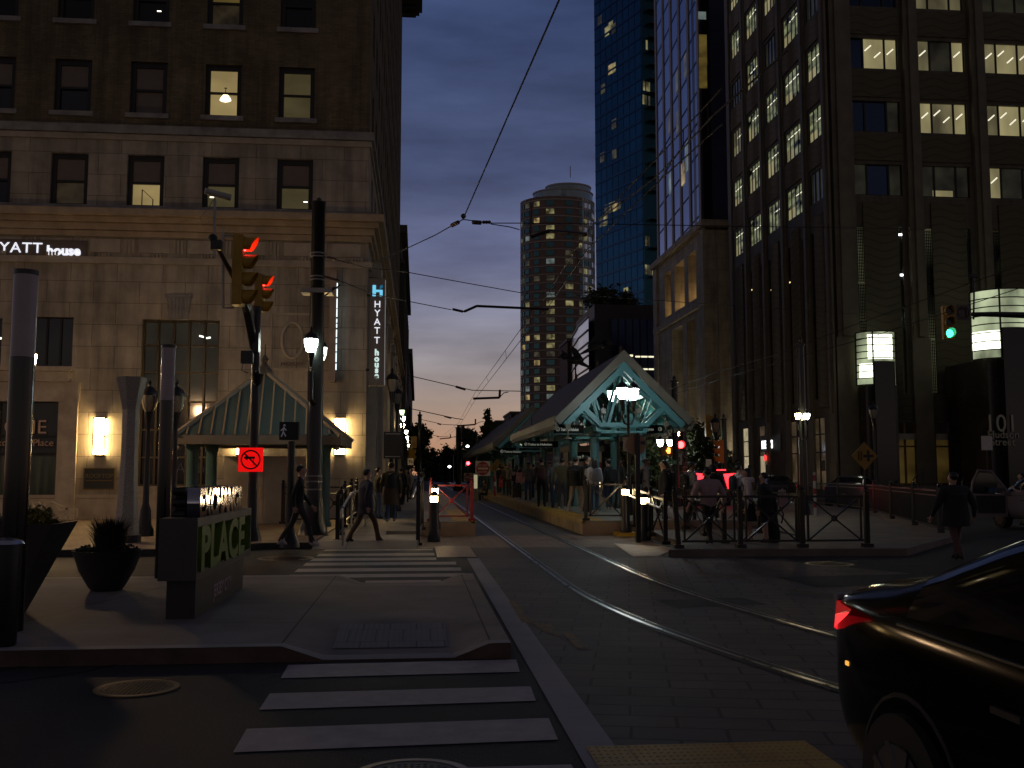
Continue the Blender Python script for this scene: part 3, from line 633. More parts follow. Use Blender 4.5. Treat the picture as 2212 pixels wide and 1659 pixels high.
B().box(x - .46, x + .46, YF - .05, YF - .004, z - .32, z + .32).obj('board', mat('plaque_board', (.02, .02, .016), .4), t)
q = B(); 
for (x0, x1, zz0, zz1) in ((x - .49, x + .49, z + .32, z + .35), (x - .49, x + .49, z - .35, z - .32), (x - .49, x - .46, z - .32, z + .32), (x + .46, x + .49, z - .32, z + .32), (x - .4, x + .4, z - .07, z - .05)): q.box(x0, x1, YF - .06, YF - .004, zz0, zz1)
q.obj('frame', mat('plaque_gilt', (.2, .14, .05), .4, .6), t)
text('lettering', 'ROOFTOP', .185, mat('plaque_gilt_letters', (.16, .12, .05), .4, .5), t, (x, YF - .052, z + .03), align='CENTER', depth=.02)
# frieze sign
x1_, zt_ = XZ(191, 518, YF); zb_ = z_(555, 100)
t = thing('fascia_sign', 'horizontal sign with glowing white letters on the hotel frieze', 'sign', (x1_ - 3, YF - .1, zb_))
B().box(x1_ - 6, x1_, YF - .13, YF - .056, z_(553.5, 100), z_(520, 100)).obj('board', mat('sign_board_brown', (.13, .10, .09), .6), t)
bx = P(104, 546, YF).x; zl = P(100, 546.5, YF - .13).z
text('lettering', 'HYATT', .475, led_white, t, (bx - .13, YF - .135, zl), align='RIGHT', depth=.04, sx=1.08, spacing=1.08)
text('lettering', 'house', .42, led_white, t, (bx, YF - .135, zl - .05), depth=.04, bold=.018, sx=1.02, spacing=1.02)
# blade sign at the corner
p0, p1 = P(797, 833, YF - .7), P(832, 603, YF - .7); cx = (p0.x + p1.x) / 2; Yb = YF - .7
t = thing('blade_sign', 'tall grey blade sign with stacked white letters on the street corner', 'sign', (cx, Yb, p0.z))
B().box(p0.x, p1.x, Yb, Yb + .22, p0.z, p1.z).obj('panel', mat('sign_panel_grey', (.17, .15, .145), .5), t)
B().box(p1.x + .003, p1.x + .02, Yb - .004, Yb + .2, p0.z + .03, p1.z - .03).obj('edge_light', mat('edge_trim', (.5, .5, .5), .4, emit=((.9, .95, 1), .12), sample=False), t)
q = B(); 
for zf in (.15, .85): q.bar((XC + .01, Yb + .12, p0.z + (p1.z - p0.z) * zf), (p0.x, Yb + .12, p0.z + (p1.z - p0.z) * zf), .08, .08)
q.bar((p0.x + .1, Yb + .21, p0.z + 1), (p0.x + .1, YF - .01, p0.z + 1), .08, .08); q.bar((p0.x + .1, Yb + .21, p0.z + 3), (p0.x + .1, YF - .01, p0.z + 3), .08, .08)
q.obj('bracket', dark_metal, t)
sw = (p1.x - p0.x) / 35
lz = lambda v: P(815, v, Yb).z
lt_blue = mat('logo_blue_light', (.1, .5, .8), .4, emit=((.2, .72, 1), .8), sample=False); logo_dk = mat('logo_teal', (.02, .2, .4), .4, emit=((.02, .3, .6), .35), sample=False)
q = B(); yb = Yb - .012; c0 = cx - 12 * sw
zA, zB_, zC, zD = lz(640), lz(631), lz(626), lz(617)
q.box(c0, c0 + 8 * sw, yb, Yb - .001, zA, lz(616)); q.box(c0 + 8 * sw, c0 + 17 * sw, yb, Yb - .001, zB_, zC); q.box(c0 + 17 * sw, c0 + 24 * sw, yb, Yb - .001, zA, zC); q.obj('emblem', lt_blue, t)
q = B(); q.prism([(c0 + 17 * sw, Yb - .001, zC + .02), (c0 + 24 * sw, Yb - .001, zC + .08), (c0 + 24 * sw, Yb - .001, lz(616)), (c0 + 19 * sw, Yb - .001, lz(616)), (c0 + 17 * sw, Yb - .001, lz(620))], (0, -.011, 0)); q.obj('emblem_leaf', logo_dk, t)
for ch, v in zip('HYATT', (664, 683, 702, 721, 742)): text('lettering', ch, .31, led_white, t, (cx, Yb - .002, lz(v)), align='CENTER', depth=.03)
led_teal = mat('sign_letters_pale', (.8, .8, .8), .4, emit=((.7, .95, .9), .75), sample=False)
for ch, v in zip('house', (767, 780.5, 793, 805, 817)): text('lettering', ch, .27, led_teal, t, (cx, Yb - .002, lz(v)), align='CENTER', depth=.03, bold=.014)
# second sign seen edge on: a rounded slab with a thin lit seam
p0, p1 = P(709, 825, YF - .35), P(728, 585, YF - .35); r = (p1.x - p0.x) / 2; cx = p0.x + r
t = thing('wall_sign', 'pale rounded vertical slab sign with a thin lit seam beside the blade sign', 'sign', (cx, YF - .3, p0.z))
pts = [(cx + r * cos(a), YF - .35, p1.z - r + r * sin(a)) for a in [pi * i / 10 for i in range(11)]] + [(cx + r * cos(a), YF - .35, p0.z + r + r * sin(a)) for a in [pi + pi * i / 10 for i in range(11)]]
B().prism(pts, (0, .347, 0)).obj('slab', mat('slab_sign', (.36, .28, .24), .7, 0, (2, .2)), t)
q = B(); z = p0.z + .4
while z < p1.z - .4:
    h_ = random.uniform(.1, .32); q.box(cx + r + .002, cx + r + .03, YF - .36, YF - .3, z, z + h_); z += h_ + random.uniform(.03, .08)
q.obj('lit_seam', white_emit('seam_light', (.8, .95, 1), 1.6), t)
# ================================================================== BUILDINGS ON THE RIGHT
# art deco office block at the corner: left face runs along the tracks (x = XR), front face at y = YR
YR = 62.0; XR = P(1797, 700, YR).x; HR = 62
dark_stone = brickmat('dark_office_stone', (.125, .108, .078), (.112, .096, .07), (.06, .05, .04), 1.5, .9, .01, .7, stain=.25, bump=.25)
pilaster_m = mat('office_pilaster', (.15, .13, .092), .65, 0, (.8, .25), (8, .1))
def wavemat():
    m = mat('wavy_panel', (.125, .11, .08), .65); t = m.node_tree
    tc = t.nodes.new('ShaderNodeTexCoord'); s = t.nodes.new('ShaderNodeSeparateXYZ'); t.links.new(tc.outputs['Object'], s.inputs[0])
    a = t.nodes.new('ShaderNodeMath'); a.operation = 'ADD'; t.links.new(s.outputs[0], a.inputs[0]); t.links.new(s.outputs[1], a.inputs[1])
    f = t.nodes.new('ShaderNodeMath'); f.operation = 'MULTIPLY'; f.inputs[1].default_value = 2.4; t.links.new(a.outputs[0], f.inputs[0])
    g = t.nodes.new('ShaderNodeMath'); g.operation = 'SINE'; t.links.new(f.outputs[0], g.inputs[0])
    h = t.nodes.new('ShaderNodeMath'); h.operation = 'MULTIPLY_ADD'; h.inputs[1].default_value = .16; t.links.new(g.outputs[0], h.inputs[0]); t.links.new(s.outputs[2], h.inputs[2])
    k = t.nodes.new('ShaderNodeMath'); k.operation = 'MULTIPLY'; k.inputs[1].default_value = 1.9; t.links.new(h.outputs[0], k.inputs[0])
    fr = t.nodes.new('ShaderNodeMath'); fr.operation = 'FRACT'; t.links.new(k.outputs[0], fr.inputs[0])
    bp = t.nodes.new('ShaderNodeBump'); bp.inputs['Strength'].default_value = 1; bp.inputs['Distance'].default_value = .25; t.links.new(fr.outputs[0], bp.inputs['Height']); t.links.new(bp.outputs[0], t.nodes['Principled BSDF'].inputs['Normal'])
    r = t.nodes.new('ShaderNodeValToRGB'); r.color_ramp.elements[0].color = (.07, .06, .045, 1); r.color_ramp.elements[1].position = .25; r.color_ramp.elements[1].color = (.13, .113, .08, 1); t.links.new(fr.outputs[0], r.inputs[0]); t.links.new(r.outputs[0], t.nodes['Principled BSDF'].inputs['Base Color'])
    return m
wavy = wavemat()
office = thing('office_building', 'dark stone office block with lit windows and tall pilasters', 'building', (XR + 14, YR, 0))
b = B()
xf = lambda u, v=600: P(u, v, YR).x
zf = lambda v, u=2000: P(u, v, YR).z
fl = (zf(222) - zf(358)); r0 = (zf(425), zf(358))
rows = [(r0[0] + i * fl, r0[1] + i * fl) for i in range(9)]
fc = [(xf(1842, 250), xf(1944, 250)), (xf(1987, 250), xf(2089, 250)), (xf(2131, 250), xf(2233, 250))]
pit = fc[1][0] - fc[0][0]; fc.append((fc[2][0] + pit, fc[2][1] + pit))
gr = [(xf(a), xf(c)) for a, c in ((1848.6, 1874), (1925, 1952), (1995, 2022), (2073, 2100), (2145, 2169))]; gz = (zf(850), zf(492))
shopf = [(xf(1932, 900), xf(1978, 900)), (xf(2020, 900), xf(2112, 900))]
holes = [(c[0] - XR, c[1] - XR, r[0], r[1]) for c in fc for r in rows] + [(a - XR, c - XR, *gz) for a, c in gr] + [(a - XR, c - XR, .9, zf(912)) for a, c in shopf]
wallgrid(b, (XR, YR, 0), (1, 0, 0), 38, 0, HR, holes, .35, (0, 1, 0))
yl = lambda u, v=400: PX(u, v, XR).y
lc = [(yl(a), yl(c)) for a, c in ((1788, 1750), (1734, 1699), (1686, 1658), (1643, 1618), (1607, 1585))]
LEN = yl(1577) - YR
lsh = [(yl(1826 if a > 1790 else a, 900), yl(c, 900)) for a, c in ((1781, 1755), (1735, 1703.5), (1663.5, 1637.5), (1627, 1602.5))]
slots = []
for i in range(4):
    m_ = (lc[i][1] + lc[i + 1][0]) / 2
    slots += [(m_ - 1.15, m_ - .45), (m_ + .45, m_ + 1.15)]
lh = [(a - YR, c - YR, r[0], r[1]) for a, c in lc for r in rows[0:9]] + [(a - YR, c - YR, 6.6, rows[0][0] - 2.0 - .0 * i) for i, (a, c) in enumerate(slots)] + [(a - YR, c - YR, .5, 5.4) for a, c in lsh]
wallgrid(b, (XR, YR, 0), (0, 1, 0), LEN, 0, HR, lh, .14, (1, 0, 0))
b.poly((XR, YR, HR), (XR + 38, YR, HR), (XR + 38, YR + LEN, HR), (XR, YR + LEN, HR)); b.poly((XR, YR + LEN, 0), (XR + 38, YR + LEN, 0), (XR + 38, YR + LEN, HR), (XR, YR + LEN, HR))
b.obj('wall', dark_stone, office)
# pilasters and wavy spandrels
q = B(); s = B()
edges = [XR] + [c for f_ in fc for c in f_]
for i in range(0, len(edges) - 1, 2):
    x0, x1 = edges[i] + (.003 if i else 0), edges[i + 1]
    q.box(x0 + .25, x1 - .15, YR - .35, YR - .003, 0, HR); q.box(x0 + .55, x1 - .45, YR - .55, YR - .352, 10.5, HR)
    q.box(x0 + .1, x1 - .05, YR - .42, YR - .356, 1.0, 10.4)
for f_ in fc:
    for j, r in enumerate(rows[:5]): B().box(f_[0] - .1, f_[1] + .1, YR - .1, YR - .003, r[1] + .25, r[1] + fl - (r[1] - r[0]) - .2).obj('spandrel', wavy, office)
    B().box((f_[0] + f_[1]) / 2 - 1.2, (f_[0] + f_[1]) / 2 + 1.2, YR - .12, YR - .003, zf(848), zf(440)).obj('spandrel', wavy, office); B().box(f_[0] - .1, f_[1] + .1, YR - .1, YR - .004, zf(905), zf(852)).obj('spandrel', wavy, office)
ed = [YR] + [c for f_ in lc for c in f_]
for i in range(0, len(ed) - 1, 2):
    y0, y1 = ed[i] + (.003 if i else 0), ed[i + 1]
    m_ = (y0 + y1) / 2; q.box(XR - .14, XR - .003, m_ - .42, m_ + .42, 0, HR); q.box(XR - .26, XR - .142, m_ - .2, m_ + .2, 5.5, HR)
    q.box(XR - .22, XR - .144, m_ - .5, m_ + .5, 0, 2.3)
q.box(XR - .16, XR - .003, ed[-1] + .4, ed[-1] + 1.2, 0, HR)
for f_ in lc:
    for j, r in enumerate(rows[:6]): B().box(XR - .1, XR - .003, f_[0] - .1, f_[1] + .1, r[1] + .25, r[1] + fl - (r[1] - r[0]) - .2).obj('spandrel', wavy, office)
    B().box(XR - .12, XR - .003, (f_[0] + f_[1]) / 2 - .8, (f_[0] + f_[1]) / 2 + .8, 6, rows[0][0] - 1).obj('spandrel', wavy, office)
q.obj('pilaster', pilaster_m, office)
# windows: lit rooms, sky-dark glass, mullions proud of the glass, tube lights running across ceilings
off_lit = litmat('office_lit', (1, .86, .42), .30, .5, .45, (1, 1, .4)); off_mid = litmat('office_half_lit', (.95, .82, .42), .16, .6, .3, (1, 1, .4)); off_dim = litmat('office_dim', (.8, .75, .45), .02, .6, .2)
off_blue = mat('sky_glass', (.05, .075, .13), .08, .9); off_blind = mat('office_dark_blind', (.02, .021, .022), .4)
tube = white_emit('office_tube', (1, .95, .7), 1.0); mull = mat('office_mullion', (.008, .008, .008), .5)
off_cool = litmat('office_ceiling_glow', (.9, .97, .5), .24, .8, .0, (1, 1, 2.4))
FR = {  # row, column -> pane kinds
    (2, 0): 'Bll', (2, 1): 'mdl', (2, 2): 'mll', (1, 0): 'BBd', (1, 1): 'lml', (1, 2): 'mll', (0, 0): 'dBd', (0, 1): 'ddd', (0, 2): 'ldd', (3, 0): 'BBB', (3, 1): 'mmm', (3, 2): 'ddd'}
kind = {'l': off_lit, 'm': off_mid, 'd': off_dim, 'B': off_blue}
for ci, f_ in enumerate(fc[:3]):
    for ri, r in enumerate(rows[:4]):
        w0 = f_[1] - f_[0]; q = B()
        for fx in (0, .27, .73, 1): q.box(f_[0] + w0 * fx - .06 * (fx > 0), f_[0] + w0 * fx + .06 * (fx < 1), YR + .12, YR + .26, r[0], r[1])
        q.box(f_[0] + .06, f_[1] - .06, YR + .13, YR + .25, r[0], r[0] + .08)
        w_ = q.obj('window', mull, office)
        for k, (a, c) in enumerate(((0, .27), (.27, .73), (.73, 1))):
            m_ = kind[FR[ri, ci][k]]
            B().box(f_[0] + w0 * a, f_[0] + w0 * c, YR + .2, YR + .22, r[0], r[1]).obj('pane', m_, w_)
            if m_ in (off_lit, off_mid):
                t_ = B(); cx = f_[0] + w0 * (a + c) / 2; zc_ = (r[0] + r[1]) / 2
                for (dx, dz) in (((-.35, .45), (.3, 0)) if k == 1 else ((0, .25),)):
                    t_.obox((cx + dx, YR + .195, zc_ + dz), .62, .008, .09, 0, 0, -.72)
                t_.obj('ceiling_light', tube, w_)
B().box(fc[1][0] + .8, fc[1][0] + 2.2, YR + .19, YR + .2, rows[0][0] + .1, rows[0][0] + .5).obj('desk_light', off_lit, office)
for ci, f_ in enumerate(lc):
    for ri, r in enumerate(rows[:7]):
        w0 = f_[1] - f_[0]; q = B()
        for fx in (0, .25, .5, .75, 1): q.box(XR + .04, XR + .12, f_[0] + w0 * fx - .04 * (fx > 0), f_[0] + w0 * fx + .04 * (fx < 1), r[0], r[1])
        w_ = q.obj('window', mull, office)
        dark = (ci, ri) in ((0, 3), (0, 5), (1, 4), (2, 3), (4, 3), (0, 0))
        B().box(XR + .1, XR + .12, f_[0], f_[1], r[0], r[1]).obj('pane', off_dim if dark else random.choice([off_cool, off_cool, off_mid, off_cool]), w_)
        if not dark:
            zz = r[0] + (r[1] - r[0]) * random.uniform(.55, .8)
            B().box(XR + .085, XR + .098, f_[0] + .1, f_[0] + w0 * random.uniform(.5, .95), zz, zz + .07).obj('ceiling_light', tube, w_)
            if random.random() < .6: B().box(XR + .09, XR + .097, f_[0] + w0 * .5, f_[1] - .1, r[0] + .05, r[0] + (r[1] - r[0]) * random.uniform(.3, .55)).obj('lit_wall', off_lit, w_)
# perforated grilles with dim plant rooms behind
gm = B(); gl = B()
for a, c in gr:
    for zi in range(3):
        z0 = gz[0] + (gz[1] - gz[0]) * zi / 3; z1 = gz[0] + (gz[1] - gz[0]) * (zi + 1) / 3 - .12
        nx_ = 7
        for i in range(nx_ + 1): gm.box(a + (c - a) * i / nx_ - .025 * (i > 0), a + (c - a) * i / nx_ + .025 * (i < nx_), YR + .1, YR + .13, z0, z1)
        zz = z0
        while zz < z1: gm.box(a, c, YR + .105, YR + .135, zz, zz + .06); zz += .2
    gl.box(a, c, YR + .3, YR + .32, gz[0], gz[1])
gm.obj('grille', mull, office); gl.obj('plant_room_glow', litmat('plant_room', (.9, .9, .5), .085, .22, .0), office)
t_ = B()
for u, v in ((1946, 507), (1944, 594), (1941, 688)): p = P(u, v, YR + .05); t_.box(p.x - .2, p.x + .2, YR + .02, YR + .08, p.z - .06, p.z + .06)
t_.obj('service_light', white_emit('service_lamp', (.9, .95, 1), 6), office)
for a, c in slots:
    B().box(XR + .1, XR + .12, a, c, 6.6, rows[0][0] - 2).obj('slot_glass', mat('slot_black', (.006, .006, .006), .25), office)
t_ = B()
for u, v in ((1616, 622), (1625, 626), (1667, 626), (1707, 610), (1746, 542), (1658, 780)): p = PX(u, v, XR); t_.box(XR - .03, XR - .02, p.y - .1, p.y + .1, p.z - .05, p.z + .05)
t_.obj('slot_light', white_emit('slot_lamp', (1, .7, .25), 1.6), office)
# ground floor shops on both faces
shop_lit = litmat('shop_interior', (1, .82, .5), .42, .8, .45); shop_dim = litmat('shop_dim', (1, .7, .4), .06, .9, .3)
for i, (a, c) in enumerate(lsh):
    q = B(); lo, hi = min(a, c), max(a, c)
    for y in (lo, (lo + hi) / 2, hi): q.box(XR + .04, XR + .12, y - .05 * (y > lo), y + .05 * (y < hi), .5, 5.4)
    for z in (.5, 3.0, 4.2, 5.32): q.box(XR + .05, XR + .11, lo + .05, hi - .05, z, z + .08)
    w_ = q.obj('shopfront', dark_metal, office)
    m_ = shop_lit if i >= 2 else shop_dim
    B().box(XR + .11, XR + .13, lo, hi, .5, 3.0).obj('pane', m_, w_); B().box(XR + .11, XR + .13, lo, hi, 3.08, 5.4).obj('transom', shop_lit if i == 3 else shop_dim, w_)
    B().box(XR + .09, XR + .1, lo + .3, lo + .9, 1.8, 2.5).obj('poster', mat('poster_dark', (.1, .09, .08), .6), w_)
ya, yb = PX(1659, 963, XR - .5).y, PX(1634, 963, XR - .5).y
t = thing('shop_sign', 'white illuminated block lettering over the burger shop door', 'sign', (XR - .5, ya, 4))
zs = PX(1645, 968.5, XR - .5).z
B().box(XR - .06, XR - .004, ya - 1.5, yb + .3, zs - .25, zs + 1.0).obj('board', black_metal, t)
text('lettering', 'FIVE GUYS', .86, white_emit('shop_letters', (.95, .97, 1), 2.2), t, (XR - .065, yb, zs), xd=(0, -1, 0), depth=.06, bold=.02, sx=.6)
ya = PX(1657, 1000, XR - .3).y; p = PX(1655, 989, XR - .3)
B().cyl((XR - .25, p.y + .3, p.z), (XR - .3, p.y + .3, p.z), .24, .24, 20).obj('round_shop_sign', white_emit('red_shop_sign', (1, .03, .03), 1.6), label='small glowing red round sign in the burger shop window', cat='sign')
for f_ in ((shopf[0]), (shopf[1])):
    q = B(); 
    for x in (f_[0], (f_[0] + f_[1]) / 2, f_[1]): q.box(x - .06 * (x > f_[0]), x + .06 * (x < f_[1]), YR + .1, YR + .2, .9, zf(912))
    for z in (.9, zf(966), zf(940)): q.box(f_[0] + .06, f_[1] - .06, YR + .11, YR + .19, z, z + .1)
    w_ = q.obj('shopfront', mat('brass_frame', (.16, .11, .03), .4, .5), office)
    B().box(f_[0], f_[1], YR + .22, YR + .24, .9, zf(938)).obj('pane', litmat('bank_lobby', (.8, .5, .12), .05, .4, .1), w_)
    B().box(f_[0] - .02, f_[1] + .02, YR - .14, YR - .102, zf(950), zf(937)).obj('fascia', mat('cream_fascia', (.38, .35, .28), .5), w_)
# stair and handrails at its entrance
x0 = xf(1940, 1050); st = thing('entrance_steps', 'stone entrance steps with metal handrails at the office block', 'steps', (x0 + 3, YR - 2, .15))
q = B()
for i in range(4): q.box(x0, x0 + 7, YR - 2.4 + i * .4, YR - .6, .15 + i * .17, .15 + (i + 1) * .17)
q.obj('stair', concrete_dark, st)
for dx in (.2, 3.4, 6.4):
    B().tube([(x0 + dx - .9, YR - 3.2, .2), (x0 + dx - .9, YR - 3.2, 1.1), (x0 + dx + .9, YR - .9, 1.95), (x0 + dx + 1.0, YR - .9, 1.9), (x0 + dx + 1.0, YR - .9, .8)], .04, 6).obj('handrail', steel_dull, st)
# lantern pylons on the front: drum of glass on a dark shaft
glassy = litmat('lantern_glass', (.88, 1, .62), .6, .55, .16, (1, 1, .5)); lantern_hot = white_emit('lantern_core', (.95, 1, .78), 3.2)
def pylon(u0, u1, vt, vb, Yp, label, lit_top, lit_side):
    x0, x1 = P(u0, 700, Yp).x, P(u1, 700, Yp).x; zt, zb = P(u0, vt, Yp).z, P(u0, vb, Yp).z; cx = (x0 + x1) / 2; r = (x1 - x0) / 2
    t = thing('lantern_pylon', label, 'pylon', (cx, Yp, 0), 'lantern pylons on the office front')
    B().box(cx - r * .82, cx + r * .82, Yp - r * .5, YR - .6, 0, zb).obj('shaft', mat('pylon_stone', (.03, .024, .02), .25, 0, (.8, .3)), t)
    B().box(cx - r * .5, cx + r * .5, Yp - r * .88, Yp - r * .502, 0, zb + (zt - zb) * .42).obj('black_panel', mat('pylon_black', (.006, .006, .006), .15), t)
    q = B(); z1 = zb + (zt - zb) * .44
    n = 12; arc = [(cx + r * 1.0 * cos(pi + pi * i / n), Yp - r * .9 * sin(pi * i / n)) for i in range(n + 1)]
    def strip(bb, i0, i1, za, zc2):
        for i in range(i0, i1): bb.poly((*arc[i], za), (*arc[i + 1], za), (*arc[i + 1], zc2), (*arc[i], zc2))
    strip(q, 0, n, z1, zt); strip(q, 0, 4, zb, z1); strip(q, 9, n, zb, z1); q.poly(*[(*a, zt) for a in arc]); q.obj('glass_drum', glassy, t)
    h = B(); arc = [(cx + r * 1.012 * cos(pi + pi * i / n), Yp - r * .912 * sin(pi * i / n)) for i in range(n + 1)]
    strip(h, *lit_top, zt - (zt - zb) * .52, zt - (zt - zb) * .06); strip(h, *lit_side, zb + (zt - zb) * .12, zb + (zt - zb) * .40); h.obj('bright_glass', lantern_hot, t)
    fr = B(); arc = [(cx + r * 1.03 * cos(pi + pi * i / n), Yp - r * .93 * sin(pi * i / n)) for i in range(n + 1)]
    nr = 8
    for j in range(nr + 1):
        z = zb + (zt - zb) * j / nr
        full = z >= z1 - .05
        for i in range(n):
            if full or i < 4 or i >= 9: fr.bar((*arc[i], z), (*arc[i + 1], z), .07, .06)
    for i in (0, 4, 9, n): fr.bar((*arc[i], zb), (*arc[i], zt), .08, .08)
    fr.obj('glazing_frame', mull, t)
    return t, cx, r
pylon(1848, 1930, 720, 833, 61.0, 'shorter glowing glass lantern pylon beside the yellow diamond sign', (3, 8), (1, 4))
t, cx, r = pylon(2099, 2225, 633, 778, 57.5, 'taller dark pylon with silver street number below a glass lantern', (20, 20), (0, 4))
yb = 57.5 - r * .9
lm = mat('silver_letters', (.26, .25, .21), .35, 1)
p = P(2127, 932, yb); text('lettering', '101', 1.45, lm, t, (p.x, yb, p.z), depth=.08, sx=.95)
p = P(2133, 946, yb); text('lettering', 'Hudson', .62, lm, t, (p.x, yb, p.z), depth=.08)
p = P(2139, 962, yb); text('lettering', 'Street', .62, lm, t, (p.x, yb, p.z), depth=.08)

# limestone block with loggia behind it
YS = 86.0; XS = P(1527, 700, YS).x; HS = P(1527, 477, YS).z; YE = PX(1415, 600, XS).y
lime = brickmat('limestone', (.5, .43, .32), (.45, .385, .28), (.24, .2, .15), 1.7, 1.1, .012, .8, stain=.3, bump=.2)
lb = thing('limestone_building', 'pale limestone block with a lit loggia between canopy and office block', 'building', (XS + 5, YS, 0))
b = B(); ln = YE - YS
w3 = [(2.9, 5.3), (6.6, 10.0), (11.3, 13.6)]
hh = [(a, c, HS - 6.5, HS - 1.9) for a, c in w3] + [(3.4, 6.0, 2, HS - 8.2), (7.4, 11.2, 2, HS - 8.2)]
k = ln / 17.5; hh = [(a * k, c * k, z0, z1) for a, c, z0, z1 in hh]
wallgrid(b, (XS, YS, 0), (0, 1, 0), ln, 0, HS, hh, 1.6, (1, 0, 0))
wallgrid(b, (XS, YS, 0), (1, 0, 0), 16, 0, HS - .8, [], .3, (0, 1, 0))
b.poly((XS, YS, HS), (XS + 16, YS, HS), (XS + 16, YE, HS), (XS, YE, HS)); b.poly((XS, YE, 0), (XS + 16, YE, 0), (XS + 16, YE, HS), (XS, YE, HS))
b.obj('wall', lime, lb)
q = B(); q.box(XS - .5, XS + 2.4, YS - .5, YE + .3, HS - .55, HS + .02); q.box(XS - .3, XS - .003, YS - .3, YE, HS - 7.6, HS - 7.1)
for y in (0, ln - 1.4): q.box(XS - .25, XS - .003, YS + y, YS + y + 1.4, 0, HS - .7)
for x in (1.0, 5.5, 9.5): q.box(XS + x, XS + x + 2.6, YS - .3, YS - .003, 0, HS - 2.0)
q.obj('cornice', lime, lb)
for h in hh[:3]: B().box(XS + 1.55, XS + 1.58, YS + h[0], YS + h[1], h[2], h[3]).obj('loggia_back', mat('loggia_wall', (.5, .33, .12), .8), lb)
lg = B()
for h in hh[:3]: lg.box(XS + 1.0, XS + 1.3, YS + h[0] + .2, YS + h[1] - .2, h[2] + .02, h[2] + .06)
lg.obj('loggia_uplight', white_emit('loggia_lamp', (1, .7, .34), 8), lb)
for h in hh[3:]: B().box(XS + 1.5, XS + 1.53, YS + h[0], YS + h[1], h[2], h[3]).obj('window', litmat('atrium', (.8, .62, .22), .035, .3, .4), lb)
q = B(); h = hh[4]; q.box(XS + 1.4, XS + 1.46, YS + h[0] + .8, YS + h[0] + 1.0, HS - 16, HS - 8.4); q.obj('light_tube', white_emit('atrium_tube', (.75, .78, .85), .28), lb)

# unseen wall washers, added to brighten the stone from below behind the street trees
wl = white_emit('added_wall_washer_lamp', (1, .85, .6), 48)
for (x, y, sx, sy) in ((XS - 1.3, YS + 3, .5, .9), (XS - 1.3, YS + 9, .5, .9), (XS - 1.3, YS + 15, .5, .9), (XS + 3, YS - 1.3, .9, .5), (XS + 8, YS - 1.3, .9, .5)):
    wf = B().box(x - sx / 2, x + sx / 2, y - sy / 2, y + sy / 2, 2.7, 2.98).obj('added_wall_washer', dark_metal, lb); B().box(x - sx / 2 + .05, x + sx / 2 - .05, y - sy / 2 + .05, y + sy / 2 - .05, 2.985, 3.0).obj('lens', wl, wf); B().bar((x, y, 2.8), ((XS - .02, y, 2.8) if sy > sx else (x, YS - .02, 2.8)), .08, .08).obj('bracket', dark_metal, wf)

# helpers for towers further off
def tower_glass(name, col, rough=.12, metal=.85): return mat(name, col, rough, metal, (.12, .3))
def box_tower(name, label, p0, p1, depth, H, glass, band_m, fh, mul, lit, kinds, rails=True, z0=0, seed=1, balc=None):
    """tower on the base line p0-p1 (front face), going back by depth; floors of height fh with slab bands and mullions; lit = chance of a lit pane"""
    rnd = random.Random(seed); t = thing(name, label, 'building', ((p0[0] + p1[0]) / 2, (p0[1] + p1[1]) / 2, z0))
    a, c = Vector((*p0, 0)), Vector((*p1, 0)); d = (c - a).normalized(); n = Vector((d.y, -d.x, 0)); L_ = (c - a).length
    if n.y > 0: n = -n
    bk = -n * depth
    B().prism([tuple(a + Vector((0, 0, z0))), tuple(c + Vector((0, 0, z0))), tuple(c + bk + Vector((0, 0, z0))), tuple(a + bk + Vector((0, 0, z0)))], (0, 0, H - z0)).obj('glass_wall', glass, t)
    s = B(); nf = int((H - z0) / fh); ang = math.atan2(n.y, n.x)
    for k in range(nf + 1):
        z = z0 + k * fh
        for (o_, dd, ll, nn) in ((a, d, L_, n), (a, -n, depth, -d), (c, -n, depth, d)):
            pA = o_ + nn * .06; pB = o_ + dd * ll + nn * .06
            s.bar((pA.x, pA.y, z), (pB.x, pB.y, z), .12, fh * .16)
    for (o_, dd, ll, nn) in ((a, d, L_, n), (a, -n, depth, -d), (c, -n, depth, d)):
        m_ = max(1, int(ll / mul))
        for k in range(m_ + 1):
            pA = o_ + dd * (ll * k / m_) + nn * .04; s.bar((pA.x, pA.y, z0), (pA.x, pA.y, H), .05, .06)
    s.obj('floor_bands', band_m, t)
    cnt = 0
    for (o_, dd, ll, nn) in ((a, d, L_, n), (a, -n, depth, -d), (c, -n, depth, d)):
        m_ = max(1, int(ll / mul)); pw = ll / m_
        for f_ in range(nf):
            run = 0
            for k in range(m_):
                if run == 0 and rnd.random() < lit: run = rnd.randint(1, 4)
                if run and cnt < 95:
                    run -= 1; cnt += 1
                    pA = o_ + dd * (pw * (k + .5)) + nn * .03
                    pane(t, (pA.x, pA.y, z0 + (f_ + .58) * fh), pw * .84, fh * .7, math.atan2(nn.y, nn.x), rnd.choice(kinds))
    return t
apt_warm = litmat('flat_warm', (1, .72, .3), .40, .5, .15); apt_yel = litmat('flat_yellow', (.95, .85, .38), .27, .5, .1); apt_dim = litmat('flat_dim', (.9, .8, .5), .06, .5, .2); apt_cool = litmat('flat_cool', (.75, .95, .9), .16, .6, .3)

